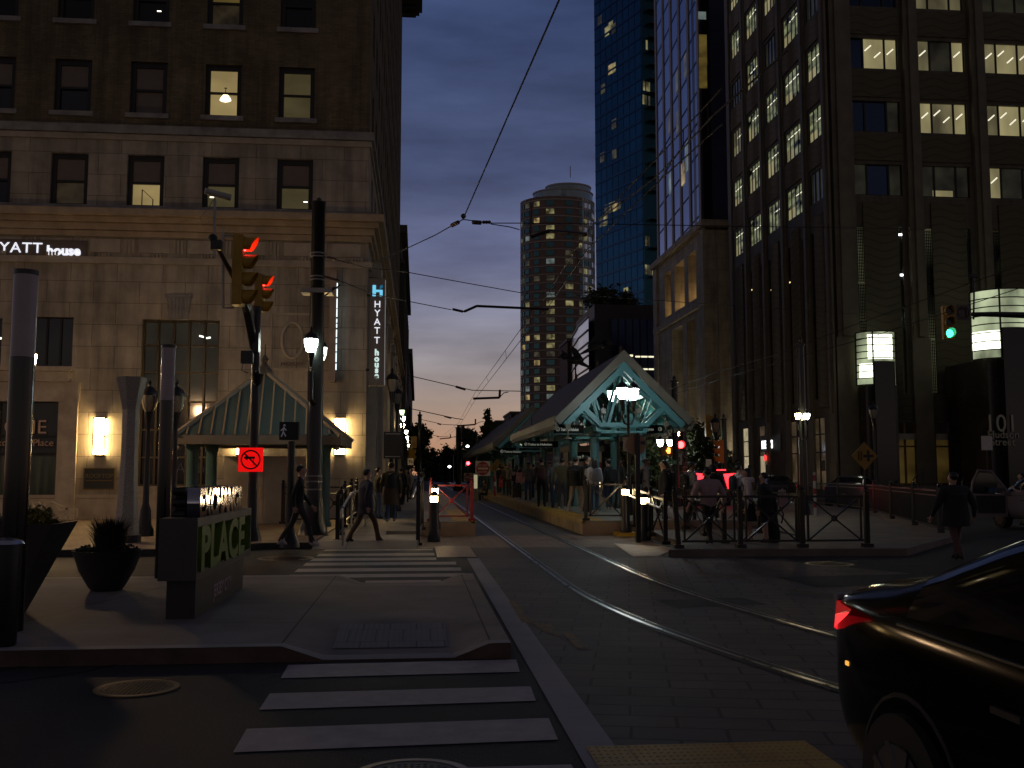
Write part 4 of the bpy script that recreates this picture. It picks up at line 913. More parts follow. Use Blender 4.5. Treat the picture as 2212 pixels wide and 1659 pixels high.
# tall blue glass tower turned about 40 degrees to the street
Yb_ = 205.0
c0 = P(1287, 400, 222); e0 = P(1388, 400, 205)
bt = box_tower('glass_tower', 'tall deep blue glass tower with a few lit flats', (c0.x, c0.y), (e0.x, e0.y), 26, 135, tower_glass('blue_glass', (.008, .07, .13), .22, .9), mat('blue_band', (.010, .055, .115), .3, .8), 3.1, 2.1, .014, [apt_yel, apt_dim, apt_warm, apt_dim], seed=5)
sd = Vector((-(e0.y - c0.y), e0.x - c0.x, 0)).normalized(); sd = sd if sd.y > 0 else -sd
f1 = e0.copy()
for _ in range(400):
    if proj_u(f1) > 1423: break
    f1 = f1 + sd * .05
q = B(); dv = Vector((f1.x - e0.x, f1.y - e0.y, 0)); nn = Vector((dv.y, -dv.x, 0)).normalized()
q.prism([tuple(Vector((e.x, e.y, 0)) + nn * k_) for e, k_ in ((e0, .35), (f1, .35), (f1, .15), (e0, .15))], (0, 0, 134)); q.obj('balcony_wall', tower_glass('teal_glass', (.008, .06, .085), .25, .7), bt)
for i in range(43):
    z = 3.1 * i
    if i % 2 == 0 or i > 20:
        p = Vector((e0.x, e0.y, 0)) + dv * .62; B().obox((p.x + nn.x * .8, p.y + nn.y * .8, z), dv.length * .6, 1.8, .22, math.atan2(dv.y, dv.x)).obj('balcony', mat('balcony_dark', (.012, .014, .016), .5), bt)
rnd = random.Random(3)
for v, us in ((615, (0.08, .2, .34, .5)), (612, ()), (535, (.12, .28)), (247, (.05, .2, .4)), (218, (.1, .25, .4)), (208, (.3,)), (129, (.3,)), (110, ())):
    for f_ in us:
        p = Vector((e0.x, e0.y, 0)) + dv * f_; z = P(1395, v, 206).z; z = round(z / 3.1) * 3.1 + 1.5
        pane(bt, (p.x + nn.x * .4, p.y + nn.y * .4, z), dv.length * .11, 2.1, math.atan2(nn.y, nn.x), rnd.choice([apt_yel, apt_yel, apt_dim]))

fd = Vector((e0.x - c0.x, e0.y - c0.y, 0)); fn_ = Vector((fd.y, -fd.x, 0)).normalized(); fn_ = fn_ if fn_.y < 0 else -fn_
for u, v, m_ in ((1316, 68, apt_yel), (1325, 57, apt_yel), (1331, 62, apt_dim), (1323, 150, apt_warm), (1330, 147, apt_yel), (1300, 45, apt_dim), (1306, 192, apt_dim), (1330, 268, apt_dim), (1312, 452, apt_dim), (1322, 448, apt_yel), (1331, 445, apt_warm), (1339, 441, apt_dim), (1300, 480, apt_dim), (1309, 477, apt_yel), (1330, 333, apt_dim), (1303, 340, apt_dim), (1352, 632, apt_yel)):
    k = (u - 1287) / 101.; p = Vector((c0.x, c0.y, 0)) + fd * k; pane(bt, (p.x + fn_.x * .08, p.y + fn_.y * .08, P(u, v, p.y).z), 1.7, 2.2, math.atan2(fn_.y, fn_.x), m_)

# grey-blue residential slab with vertical piers on the limestone base
Yg = 108.0
q0 = P(1418, 300, 119); q1 = P(1513, 300, 96)
gt = thing('residential_tower', 'slate blue glass slab with pale vertical piers above the limestone block', 'building', (q0.x, q0.y, 0))
gg = tower_glass('slate_glass', (.24, .3, .5), .14, .9); pier = mat('slab_pier', (.3, .27, .27), .6)
B().prism([(q0.x, q0.y, 0), (q1.x, q1.y, 0), (q1.x + 22, q1.y + 3, 0), (q0.x + 22, q0.y + 3, 0)], (0, 0, 95)).obj('glass_wall', gg, gt)
s = B(); l2 = B(); dv = Vector((q1.x - q0.x, q1.y - q0.y, 0)); nn = Vector((dv.y, -dv.x, 0)).normalized()
if nn.x > 0: nn = -nn
for k in range(6):
    p = Vector((q0.x, q0.y, 0)) + dv * min(1, max(0, .02 + k * .193)) + nn * .04; s.bar((p.x, p.y, 0), (p.x, p.y, 95), .8, .12, nn)
for i in range(24):
    z = 18 + 3.25 * i; pa = Vector((q0.x, q0.y, z)) + nn * .05; pb = Vector((q1.x, q1.y, z)) + nn * .05; l2.bar(pa, pb, .04, .09)
s.obj('pier', pier, gt); l2.obj('glazing_bars', mat('slab_bars', (.05, .055, .07), .5), gt)
for (u, v, m_) in ((1489, 330, apt_cool), (1490, 345, apt_cool), (1481, 375, apt_warm), (1473, 262, apt_dim), (1489, 140, apt_dim), (1449, 265, apt_dim), (1473, 175, apt_dim), (1451, 395, apt_cool)):
    f_ = (u - 1418) / 95; f_ = (int(f_ / .0965) + .5) * .0965 + .02; p = Vector((q0.x, q0.y, 0)) + dv * f_; z = P(u, v, p.y).z
    pane(gt, (p.x + nn.x * .05, p.y + nn.y * .05, z), dv.length * .07, 2.4, math.atan2(nn.y, nn.x), m_)
q = B(); x1 = P(1513, 300, 96).x; q.box(x1 + .1, x1 + 1.0, 95.6, 99, 0, 95); q.obj('dark_shaft', mat('shaft_black', (.008, .008, .009), .3), gt)
dg = thing('dark_glass_tower', 'dark navy glass tower with grid of wide panes left of the office block', 'building', (x1 + 6, 97, 0))
B().box(x1 + 1.02, x1 + 22, 97, 112, 0, 92).obj('glass_wall', tower_glass('navy_glass', (.05, .115, .19), .2, .25), dg)
s = B()
for i in range(22): s.box(x1 + 1.02, x1 + 22, 96.9, 96.99, i * 4.2, i * 4.2 + .14); s.box(x1 + 1.02, x1 + 22, 96.91, 96.99, i * 4.2 + .9, i * 4.2 + .98)
for i in range(9): s.box(x1 + 2.2 + i * 1.9, x1 + 2.28 + i * 1.9, 96.85, 96.9, 0, 92)
s.obj('glazing_bars', black_metal, dg)
for u, v, m_ in ((1517, 33, apt_cool), (1519, 107, room_yellow), (1519, 157, room_yellow)): p = P(u, v, 95.5); pane(gt, (p.x, 95.55, p.z), .8, 3.2 if v > 50 else .8, -pi / 2, m_)
p = P(1558, 471, 96.8); B().obox((p.x, 96.85, p.z), .6, .05, .1, 0, 0, .15).obj('ceiling_light', white_emit('service_lamp', (.9, .95, 1), 6), dg)

# round brick and glass residential tower in the distance
YT = 340.0; cx_ = P(1206, 700, YT + 13).x; RT = (P(1288, 700, YT).x - P(1123, 700, YT).x) / 2; HT = P(1200, 395, YT).z; cy = YT + 14
rt = thing('round_tower', 'curved brick and glass residential tower with scattered lit windows', 'building', (cx_, cy, 0))
tb = brickmat('tower_brick', (.25, .165, .14), (.215, .145, .125), (.12, .1, .09), .6, .3, .03, .8, stain=.2, bump=.1)
angs = [R(180 + 4 + i * 9.55) for i in range(19)]
b = B(); z0 = 0; zt = HT * .965; fh = 3.0
rr = lambda i: RT * (1.0 if i % 3 else .985)
ring = [(cx_ + RT * cos(a), cy + RT * .8 * sin(a)) for a in [R(180 + 5 * i) for i in range(37)]]
for i in range(36):
    b.k = 1 if (i < 5 or i >= 25) else 0
    b.poly((*ring[i], 0), (*ring[i + 1], 0), (*ring[i + 1], zt), (*ring[i], zt))
b.k = 0; b.poly(*[(*r_, zt) for r_ in ring]); b.poly((*ring[0], 0), (*ring[-1], 0), (*ring[-1], zt), (*ring[0], zt))
b.obj('wall', [tb, tower_glass('tower_wall_glass', (.4, .52, .56), .2, .6)], rt)
q = B(); ring2 = [(cx_ + RT * .82 * cos(a) + 2, cy + RT * .66 * sin(a)) for a in [R(180 + 10 * i) for i in range(19)]]
q.prism([(*r_, zt) for r_ in ring2], (0, 0, HT - zt - .5)); ring3 = [(cx_ + RT * .62 * cos(a) + 4, cy + RT * .5 * sin(a)) for a in [R(180 + 10 * i) for i in range(19)]]; q.prism([(*r_, HT - .5) for r_ in ring3], (0, 0, 2.6))
q.obj('penthouse', tower_glass('penthouse_glass', (.26, .32, .34), .2, .6), rt)
q = B(); nf = int(zt / fh)
for k in range(nf + 1):
    z = k * fh
    for i in range(36):
        q.bar((cx_ + (ring[i][0] - cx_) * 1.006, cy + (ring[i][1] - cy) * 1.006, z), (cx_ + (ring[i + 1][0] - cx_) * 1.006, cy + (ring[i + 1][1] - cy) * 1.006, z), .3, .34)
for i in list(range(0, 6)) + list(range(25, 37)):
    q.bar((cx_ + (ring[i][0] - cx_) * 1.004, cy + (ring[i][1] - cy) * 1.004, 0), (cx_ + (ring[i][0] - cx_) * 1.004, cy + (ring[i][1] - cy) * 1.004, zt), .35, .35)
for r3, zz in ((ring2, HT - .4), (ring3, HT + 2.2)):
    for (xa_, ya_), (xb_, yb_) in zip(r3, r3[1:]): q.bar((xa_, ya_, zz), (xb_, yb_, zz), .4, .5)
q.bar((cx_ + 4, cy - RT * .4, HT + 4.7), (cx_ + 4, cy - RT * .4, HT + 9), .25, .25)
q.obj('floor_slabs', mat('tower_slab', (.36, .33, .31), .7), rt)
rnd = random.Random(21); n_ = 0; rest = {}
twin_g = mat('tower_window_teal', (.06, .16, .17), .15, .6); twin_b = mat('tower_window_sky', (.95, 1, 1), .25, .9)
for f_ in range(6, nf):
    for (ia, wd) in ((6.0, 3.0), (10.0, 3.4), (14.5, 4.6), (20.3, 4.4), (1.5, 2.2), (3.6, 2.4), (26.5, 2.6), (28.5, 2.6), (30.4, 2.4), (32.2, 2.2), (24.2, 2.0)):
        a = R(180 + 5 * ia); x, y = cx_ + RT * 1.004 * cos(a), cy + RT * .8 * 1.004 * sin(a); nrm = math.atan2(sin(a) / .8, cos(a))
        pr = rnd.random(); big_ = wd > 5
        lit_ = pr < (.55 if ia == 14.5 else .16 if ia < 24 else .16)
        if lit_: m_ = rnd.choice([apt_warm, apt_yel, apt_yel, apt_yel, apt_cool, apt_dim])
        else: m_ = (twin_b if rnd.random() < .62 else twin_g) if ia > 25 else twin_g if rnd.random() < .8 else apt_dim
        if lit_ and n_ < 98:
            pane(rt, (x, y, (f_ + .56) * fh), wd * .62, 1.75, nrm, m_, t=.25); n_ += 1
        else:
            bb = rest.setdefault(m_.name, B()); bb.obox((x, y, (f_ + .56) * fh), wd * .62, .25, 1.75, nrm + pi / 2)
for k, bb in rest.items(): bb.obj('window', MC[k], rt, kind='stuff')

# low dark block with a curved glass side behind the canopy
YM = 150.0
m0 = P(1285, 800, YM); m1 = P(1418, 800, YM); zt = P(1330, 658, YM).z
mb = thing('low_office_block', 'low dark office block with bright strip lights behind the canopy gable', 'building', (m0.x, YM, 0))
B().box(m0.x, m1.x, YM, YM + 18, 0, zt).obj('wall', mat('block_wall', (.05, .042, .036), .6, 0, (.3, .2)), mb)
x0, x1 = P(1320, 760, YM).x, P(1414, 760, YM).x
B().box(x0, x1, YM - .15, YM - .01, P(1350, 860, YM).z, P(1350, 690, YM).z).obj('window_wall', dark_glass, mb)
t_ = B()
for v in (770, 797, 824, 851): p = P(1360, v, YM - .3); t_.box(P(1372, v, YM).x, P(1414, v, YM).x, YM - .25, YM - .2, p.z - .12, p.z + .12)
for u, v in ((1340, 784), (1347, 784), (1364, 768), (1365, 800), (1366, 822)): p = P(u, v, YM - .3); t_.box(p.x - .25, p.x + .25, YM - .25, YM - .2, p.z - .15, p.z + .15)
t_.obj('strip_light', white_emit('strip_lamp', (1, .92, .62), 1.1), mb)
s = B()
for k in range(7): s.box(x0 + (x1 - x0) * k / 6 - .06, x0 + (x1 - x0) * k / 6 + .06, YM - .4, YM - .3, 0, P(1350, 690, YM).z)
s.obj('mullion', black_metal, mb)
g0, g1, g2 = P(1243, 760, 178), P(1262, 760, 160), P(1284, 760, 150.2)
for q in (g0, g1, g2): q.x -= .9
gz_ = lambda u, v, Y: P(u, v, Y).z
gb = thing('curved_glass_block', 'pale lavender curved glass front with thin dark bars beside the dark block', 'building', (g1.x, g1.y, 0))
tops = (gz_(1243, 725, 178), gz_(1262, 705, 160), gz_(1284, 662, 150.2))
q = B(); mn = min(tops)
for a, c in ((g0, g1), (g1, g2)): q.poly((a.x, a.y, 0), (c.x, c.y, 0), (c.x, c.y, mn), (a.x, a.y, mn))
q.poly((g0.x, g0.y, 0), (g0.x + 3, g0.y + 14, 0), (g0.x + 3, g0.y + 14, mn), (g0.x, g0.y, mn)); q.poly((g0.x, g0.y, mn), (g1.x, g1.y, mn), (g2.x, g2.y, mn), (g2.x + 2, g2.y + 12, mn), (g0.x + 3, g0.y + 14, mn))
q.obj('glass_wall', tower_glass('lavender_glass', (.8, .86, 1), .2, .95), gb)
s = B()
for i in range(14):
    for a, c in ((g0, g1), (g1, g2)): s.bar((a.x - .1, a.y - .1, i * mn / 13), (c.x - .1, c.y - .1, i * mn / 13), .18, .16)
s.obj('glazing_bars', black_metal, gb)
p = P(1232, 800, 176); q = thing('brick_pier_block', 'narrow dark brick stair block at the end of the curved glass', 'building', (p.x, 176, 0))
B().box(P(1226, 800, 176).x, P(1242, 800, 176).x, 176, 186, 0, gz_(1232, 738, 176)).obj('wall', mat('pier_brick', (.07, .035, .028), .8), q); B().box(P(1224, 800, 176).x, P(1243, 800, 176).x, 175.5, 186, gz_(1232, 738, 176), gz_(1232, 731, 176)).obj('parapet', concrete_dark, q)
# small blocks at the end of the street
def far_block(u0, u1, vt, Y, label, col, win=None):
    x0, x1 = P(u0, 900, Y).x, P(u1, 900, Y).x; z = P(u0, vt, Y).z; t = thing('distant_building', label, 'building', ((x0 + x1) / 2, Y, 0), 'blocks at the far end of the street')
    B().box(x0, x1, Y, Y + 20, 0, z).obj('wall', mat('far_wall_%s' % int(col[0] * 1000), col, .8), t)
    q = B(); n = max(2, int((x1 - x0) / 3.4)); f_ = int(z / 3.3)
    for i in range(n):
        for j in range(1, f_): q.box(x0 + (i + .25) * (x1 - x0) / n, x0 + (i + .75) * (x1 - x0) / n, Y - .06, Y - .01, j * 3.3 + .8, j * 3.3 + 2.5)
    q.obj('window', win or dark_glass, t, kind='stuff'); B().box(x0 - .3, x1 + .3, Y - .3, Y + 20, z + .01, z + .5).obj('parapet', concrete_dark, t)
far_block(1072, 1104, 912, 260, 'grey flat roofed block with slit windows at the end of the street', (.09, .085, .085), mat('pale_window', (.3, .3, .34), .2, .7))
far_block(1104, 1132, 893, 240, 'brown flat roofed block just left of the round tower foot', (.07, .055, .05))
# dark block and small fronts beyond the hotel
xh = P(878, 700, 88).x; zt = P(865, 489, 88).z
t = thing('dark_corner_building', 'dark narrow building beyond the hotel with stepped cornice', 'building', (xh - 6, 88, 0))
B().box(xh - 14, xh - .55, 88, 134, 0, zt - .7).obj('wall', mat('dark_brick', (.045, .038, .034), .8, 0, (1, .3)), t)
q = B(); q.box(xh - 14, xh, 87.4, 134, zt - .69, zt); q.box(xh - 14, xh - .25, 87.7, 134, zt - 3.4, zt - 3.0); q.box(xh - 14, xh - .1, 87.6, 134, 9.0, 9.8)
for k in range(12): q.box(xh - .549, xh - .2, 89 + k * 3.6, 89.6 + k * 3.6, 9.81, zt - 3.41)
q.obj('cornice', mat('dark_cornice', (.07, .06, .052), .7), t)
q = B()
for k in range(11):
    for j in range(5): q.box(xh - .548, xh - .53, 90.3 + k * 3.6, 91.9 + k * 3.6, 10.4 + j * 2.4, 11.9 + j * 2.4)
q.obj('window', dark_glass, t, kind='stuff')
xh2 = P(884, 850, 150).x; zt = P(884, 782, 150).z
t = thing('dark_row_building', 'long dark low building at the far left end of the street', 'building', (xh2 - 6, 150, 0))
B().box(xh2 - 14, xh2, 140, 230, 0, zt).obj('wall', mat('row_wall', (.04, .036, .034), .8), t); B().box(xh2 - 14, xh2 + .5, 139.5, 230, zt + .01, zt + .7).obj('cornice', concrete_dark, t)
B().box(xh2 - .0, xh2 + .02, 144, 146, 4, 8).obj('lit_sign', white_emit('far_blue_sign', (.2, .7, 1), .9), t)
# ================================================================== LAMPS
def lantern(par, x, y, z, glass, s=1.0, lit=True):
    """bell lantern: glass, dark cap with finial, ribs and collar; z = foot of the glass"""
    B().lathe((x, y, z), [(.085 * s, 0), (.13 * s, .06 * s), (.175 * s, .2 * s), (.195 * s, .38 * s)], 16).obj('lantern_glass', glass, par, smooth=True)
    q = B(); q.lathe((x, y, z), [(.215 * s, .385 * s), (.21 * s, .41 * s), (.17 * s, .5 * s), (.1 * s, .57 * s), (.045 * s, .6 * s), (.03 * s, .66 * s), (.05 * s, .69 * s), (.02 * s, .74 * s), (0, .8 * s)], 16)
    q.lathe((x, y, z), [(.045 * s, -.42 * s), (.06 * s, -.3 * s), (.1 * s, -.06 * s), (.11 * s, -.005 * s)], 12)
    for i in range(4):
        a = pi / 4 + i * pi / 2; q.tube([(x + r * s * cos(a), y + r * s * sin(a), z + h * s) for r, h in ((.11, 0), (.155, .06), (.2, .2), (.215, .385))], .008 * s, 5)
    q.obj('lantern_cap', black_metal, par, smooth=True)
def lamp_post(name, label, x, y, h, glass, heads=((0, 0),), z0=0.0, s=1.0, group=None):
    t = thing(name, label, 'street lamp', (x, y, z0), group)
    top = h if len(heads) == 1 else h - .55
    q = B(); q.lathe((x, y, z0), [(.2 * s, 0), (.2 * s, .15), (.15 * s, .25), (.12 * s, .6), (.075 * s, .75), (.06 * s, 1.6), (.05 * s, top - .42 * s)], 14)
    if len(heads) > 1: q.lathe((x, y, z0), [(.05, top - .5), (.045, h - .1), (.07, h - .05), (0, h + .1)], 10)
    q.obj('post', black_metal, t, smooth=True)
    for hx, hy in heads:
        if hx or hy:
            B().tube([(x, y, z0 + h - .75), (x + hx * .6, y + hy * .6, z0 + h - .72), (x + hx, y + hy, z0 + h - .55), (x + hx, y + hy, z0 + h - .38)], .03, 6).obj('arm', black_metal, t)
        lantern(t, x + hx, y + hy, z0 + h, glass, s)
    return t
# lamps down the left pavement, getting smaller with distance
lg = 'street lamps down the left pavement'
lp0 = lamp_post('street_lamp', 'unlit lantern on a black post just below the blade sign', -.9, 34, 4.25, lamp_off, z0=.12, s=1.05, group=lg)
lp1 = lamp_post('street_lamp', 'dim greenish lantern third along the left pavement', -.8, 48.5, 4.3, mat('lamp_glass_dim', (.6, .7, .5), .4, emit=((.75, 1, .6), 2.5)), z0=.12, s=.66, group=lg)
def dup_lamp(y, x, label, m, z=None):
    r = dup(lp0 if y < 45 else lp1, (x, y, .12 if z is None else z), label, lg)
    for c in r.children:
        if c.name.startswith('lantern_glass'): c.material_slots[0].link = 'OBJECT'; c.material_slots[0].material = m
    return r
dup_lamp(40, -.86, 'second unlit lantern half hidden behind the first below the blade sign', lamp_off)
for y, x, lb_, m in ((54, -.83, 'white lantern fourth along the left pavement', lamp_cool), (62, -.98, 'bright amber lantern fifth along the left pavement', lamp_warm), (71, -.86, 'amber white lantern sixth along the left pavement', lamp_far), (82, -.92, 'white lantern seventh along the left pavement', lamp_far), (90, -1.0, 'small white lantern eighth along the left pavement', lamp_far), (104, -1.0, 'lowest and farthest lantern along the left pavement', lamp_far)): dup_lamp(y, x, lb_, m)
# lanterns on the tall catenary pole, canopy lamps, right hand lamps
p = P(672, 748, 23.75)
t = thing('pole_lantern', 'bright white lantern with green glow on the tall black pole', 'street lamp', (p.x, 23.75, p.z - .9))
lantern(t, p.x, 23.75, p.z - .15, lamp_white, .82)
B().tube([(p.x, 23.75, p.z - .6), (p.x, 23.75, p.z - 1.25), (p.x + .06, 24.1, p.z - 1.35)], .07, 8).obj('bracket', black_metal, t)
p = P(690, 766, 26)
t = thing('pole_lantern', 'smaller white lantern half hidden behind the tall black pole', 'street lamp', (p.x, 26, p.z))
lantern(t, p.x, 26, p.z - .2, mat('lamp_glass_half', (.6, .7, .6), .4, emit=((.9, 1, .85), 6)), 1.0); B().lathe((p.x, 26, .14), [(.1, 0), (.06, .5), (.05, p.z - .75)], 10).obj('post', black_metal, t)
p = P(1355, 850, 29.3); hz = p.z - .37 - .18
lamp_post('canopy_lamp', 'black lamp post with two brilliant lanterns in front of the canopy gable', p.x + .02, 29.3, hz, lamp_cool, ((-.2, -.1), (.2, .12)), z0=.37, s=.86)
p = P(1334, 856, 35); hz = p.z - .37 - .2
lamp_post('canopy_lamp', 'twin lantern lamp inside the canopy left of the brilliant front pair', p.x, 35, hz, white_emit('lamp_glass_inner', (.86, 1, .9), 26), ((-.22, -.2), (.25, .2)), z0=.37, s=.95)
p = P(1734, 896, 34)
tw = lamp_post('street_lamp', 'yellow and white twin lanterns in front of the office shopfronts', p.x, 34, p.z - .3, lamp_white, ((-.17, 0), (.15, 0)), z0=.14, s=.52)
tg = [c_ for c_ in tw.children if c_.name.startswith('lantern_glass')][0]; tg.material_slots[0].link = 'OBJECT'; tg.material_slots[0].material = lamp_warm
p = P(1437, 952, 52)
lamp_post('street_lamp', 'white twin lanterns under the right end of the canopy', p.x, 52, p.z - .3, lamp_white, ((-.27, 0), (.27, 0)), s=.9)
p = P(1467, 931, 60)
lamp_post('street_lamp', 'amber twin lanterns above the red traffic light', p.x, 60, p.z - .3, white_emit('lamp_glass_amber_strong', (1, .66, .3), 110), ((-.13, 0), (.12, .1)), s=1.1)
p = P(1545, 925, 47); lamp_post('street_lamp', 'unlit lantern on a slim post beside the yellow signal backs', p.x, 47, p.z - .2, lamp_off, z0=0, s=1.2)
p = P(1887, 895, 47); lamp_post('street_lamp', 'unlit lantern on a slim post behind the yellow diamond sign', p.x, 47, p.z - .2, lamp_off, z0=0, s=1.1)
p = P(322, 875, 24); lamp_post('street_lamp', 'faint lantern left of the slim frosted column before the big window', p.x, 24, p.z - .3, lamp_off, z0=.14, s=1.0)
p = P(381, 876, 24); lamp_post('street_lamp', 'faint lantern right of the slim frosted column before the big window', p.x, 24, p.z - .3, lamp_off, z0=.14, s=1.0)
p = P(65, 783, 24)
t = thing('street_lamp', 'amber glowing lantern peeping out behind the left dark column', 'street lamp', (p.x, 24, .14))
lantern(t, p.x - .06, 24, p.z - .2, mat('lamp_glass_amber', (.8, .6, .3), .4, emit=((1, .63, .33), 270)), 1.0)
B().lathe((p.x - .06, 24, .14), [(.2, 0), (.1, .5), (.055, p.z - .2 - .14 - .4)], 10).obj('post', black_metal, t)
# distant bright lamps at the end of the street
for u, v, Y, r, c, lb_ in ((1048, 967, 110, .34, (.75, .8, 1), 'blueish white lamp on a mast left of the far canopy'), (971, 1008, 150, .3, (.8, .85, 1), 'low blueish lamp beside the far track pole'), (1010, 964, 130, .26, (1, .95, .85), 'white lamp above the red arrow signal'), (987, 975, 150, .22, (1, .95, .85), 'small white lamp left of the red arrow signal'), (1039, 953, 140, .18, (1, .8, .5), 'small warm lamp against the far trees'), (936, 1004, 190, .16, (.8, .85, 1), 'tiny lamp low at the end of the street'), (1277, 956, 80, .22, (.9, 1, 1), 'white lamp seen through the canopy columns'), (1122, 966, 80, .2, (.95, 1, 1), 'white lamp between far canopy columns'), (1373 - 97, 955, 95, .2, (.9, 1, 1), 'second white lamp seen through the canopy columns')):
    p = P(u, v, Y); t = thing('distant_lamp', lb_, 'street lamp', (p.x, Y, 0), 'small lamps far down the street')
    B().ball(p, r * .75, r * .75, r * .6, 10, 6).obj('globe', white_emit('far_globe_%d' % int(c[0] * 100 + c[2] * 10), c, 14), t); B().cyl((p.x, Y, 0), (p.x, Y, p.z - r * .4), .07, .05, 6).obj('post', black_metal, t)

# glowing path bollards
def bollard(u, vb, Y, z0, label, vlens):
    x = P(u, vb, Y).x; zl = P(u, vlens, Y).z
    t = thing('light_bollard', label, 'bollard light', (x, Y, z0), 'lit bollards at the platform ends')
    B().lathe((x, Y, z0), [(.15, 0), (.15, .12), (.125, .2), (.105, .28), (.095, zl - z0 - .07), (.1, zl - z0 - .065)], 18).obj('post', black_metal, t, smooth=True)
    B().lathe((x, Y, zl), [(.085, -.064), (.085, .064)], 18).obj('lens', white_emit('bollard_lens', (1, .72, .38), 45), t)
    q = B(); q.lathe((x, Y, zl), [(.105, .065), (.105, .09), (.08, .15), (.03, .175), (0, .18)], 18); q.lathe((x, Y, zl), [(.1, -.006), (.1, .006)], 18); q.obj('cap', black_metal, t, smooth=True)
    return t
bollard(937, 1168, 23.4, 0.0, 'nearer lit bollard before the left low platform', 1078)
bollard(939, 1140, 25.3, .2, 'lit bollard just behind another at the left low platform', 1061)
bollard(1352, 1140, 25.1, .1, 'lit bollard on a yellow block at the front of the long platform', 1063)
bollard(1393, 1168, 23.3, 0.02, 'lit bollard beside the ribbed tactile panel', 1082)
bollard(1062 - 14, 1046, 75, .37, 'tiny lit bollard far along the platform by the seated person', 1041)
x = P(1352, 1140, 25.1).x; B().box(x - .25, x + .25, 24.95, 25.5, 0, .1).obj('yellow_plinth', yellow_paint, label='small yellow concrete block under a lit bollard', cat='block')

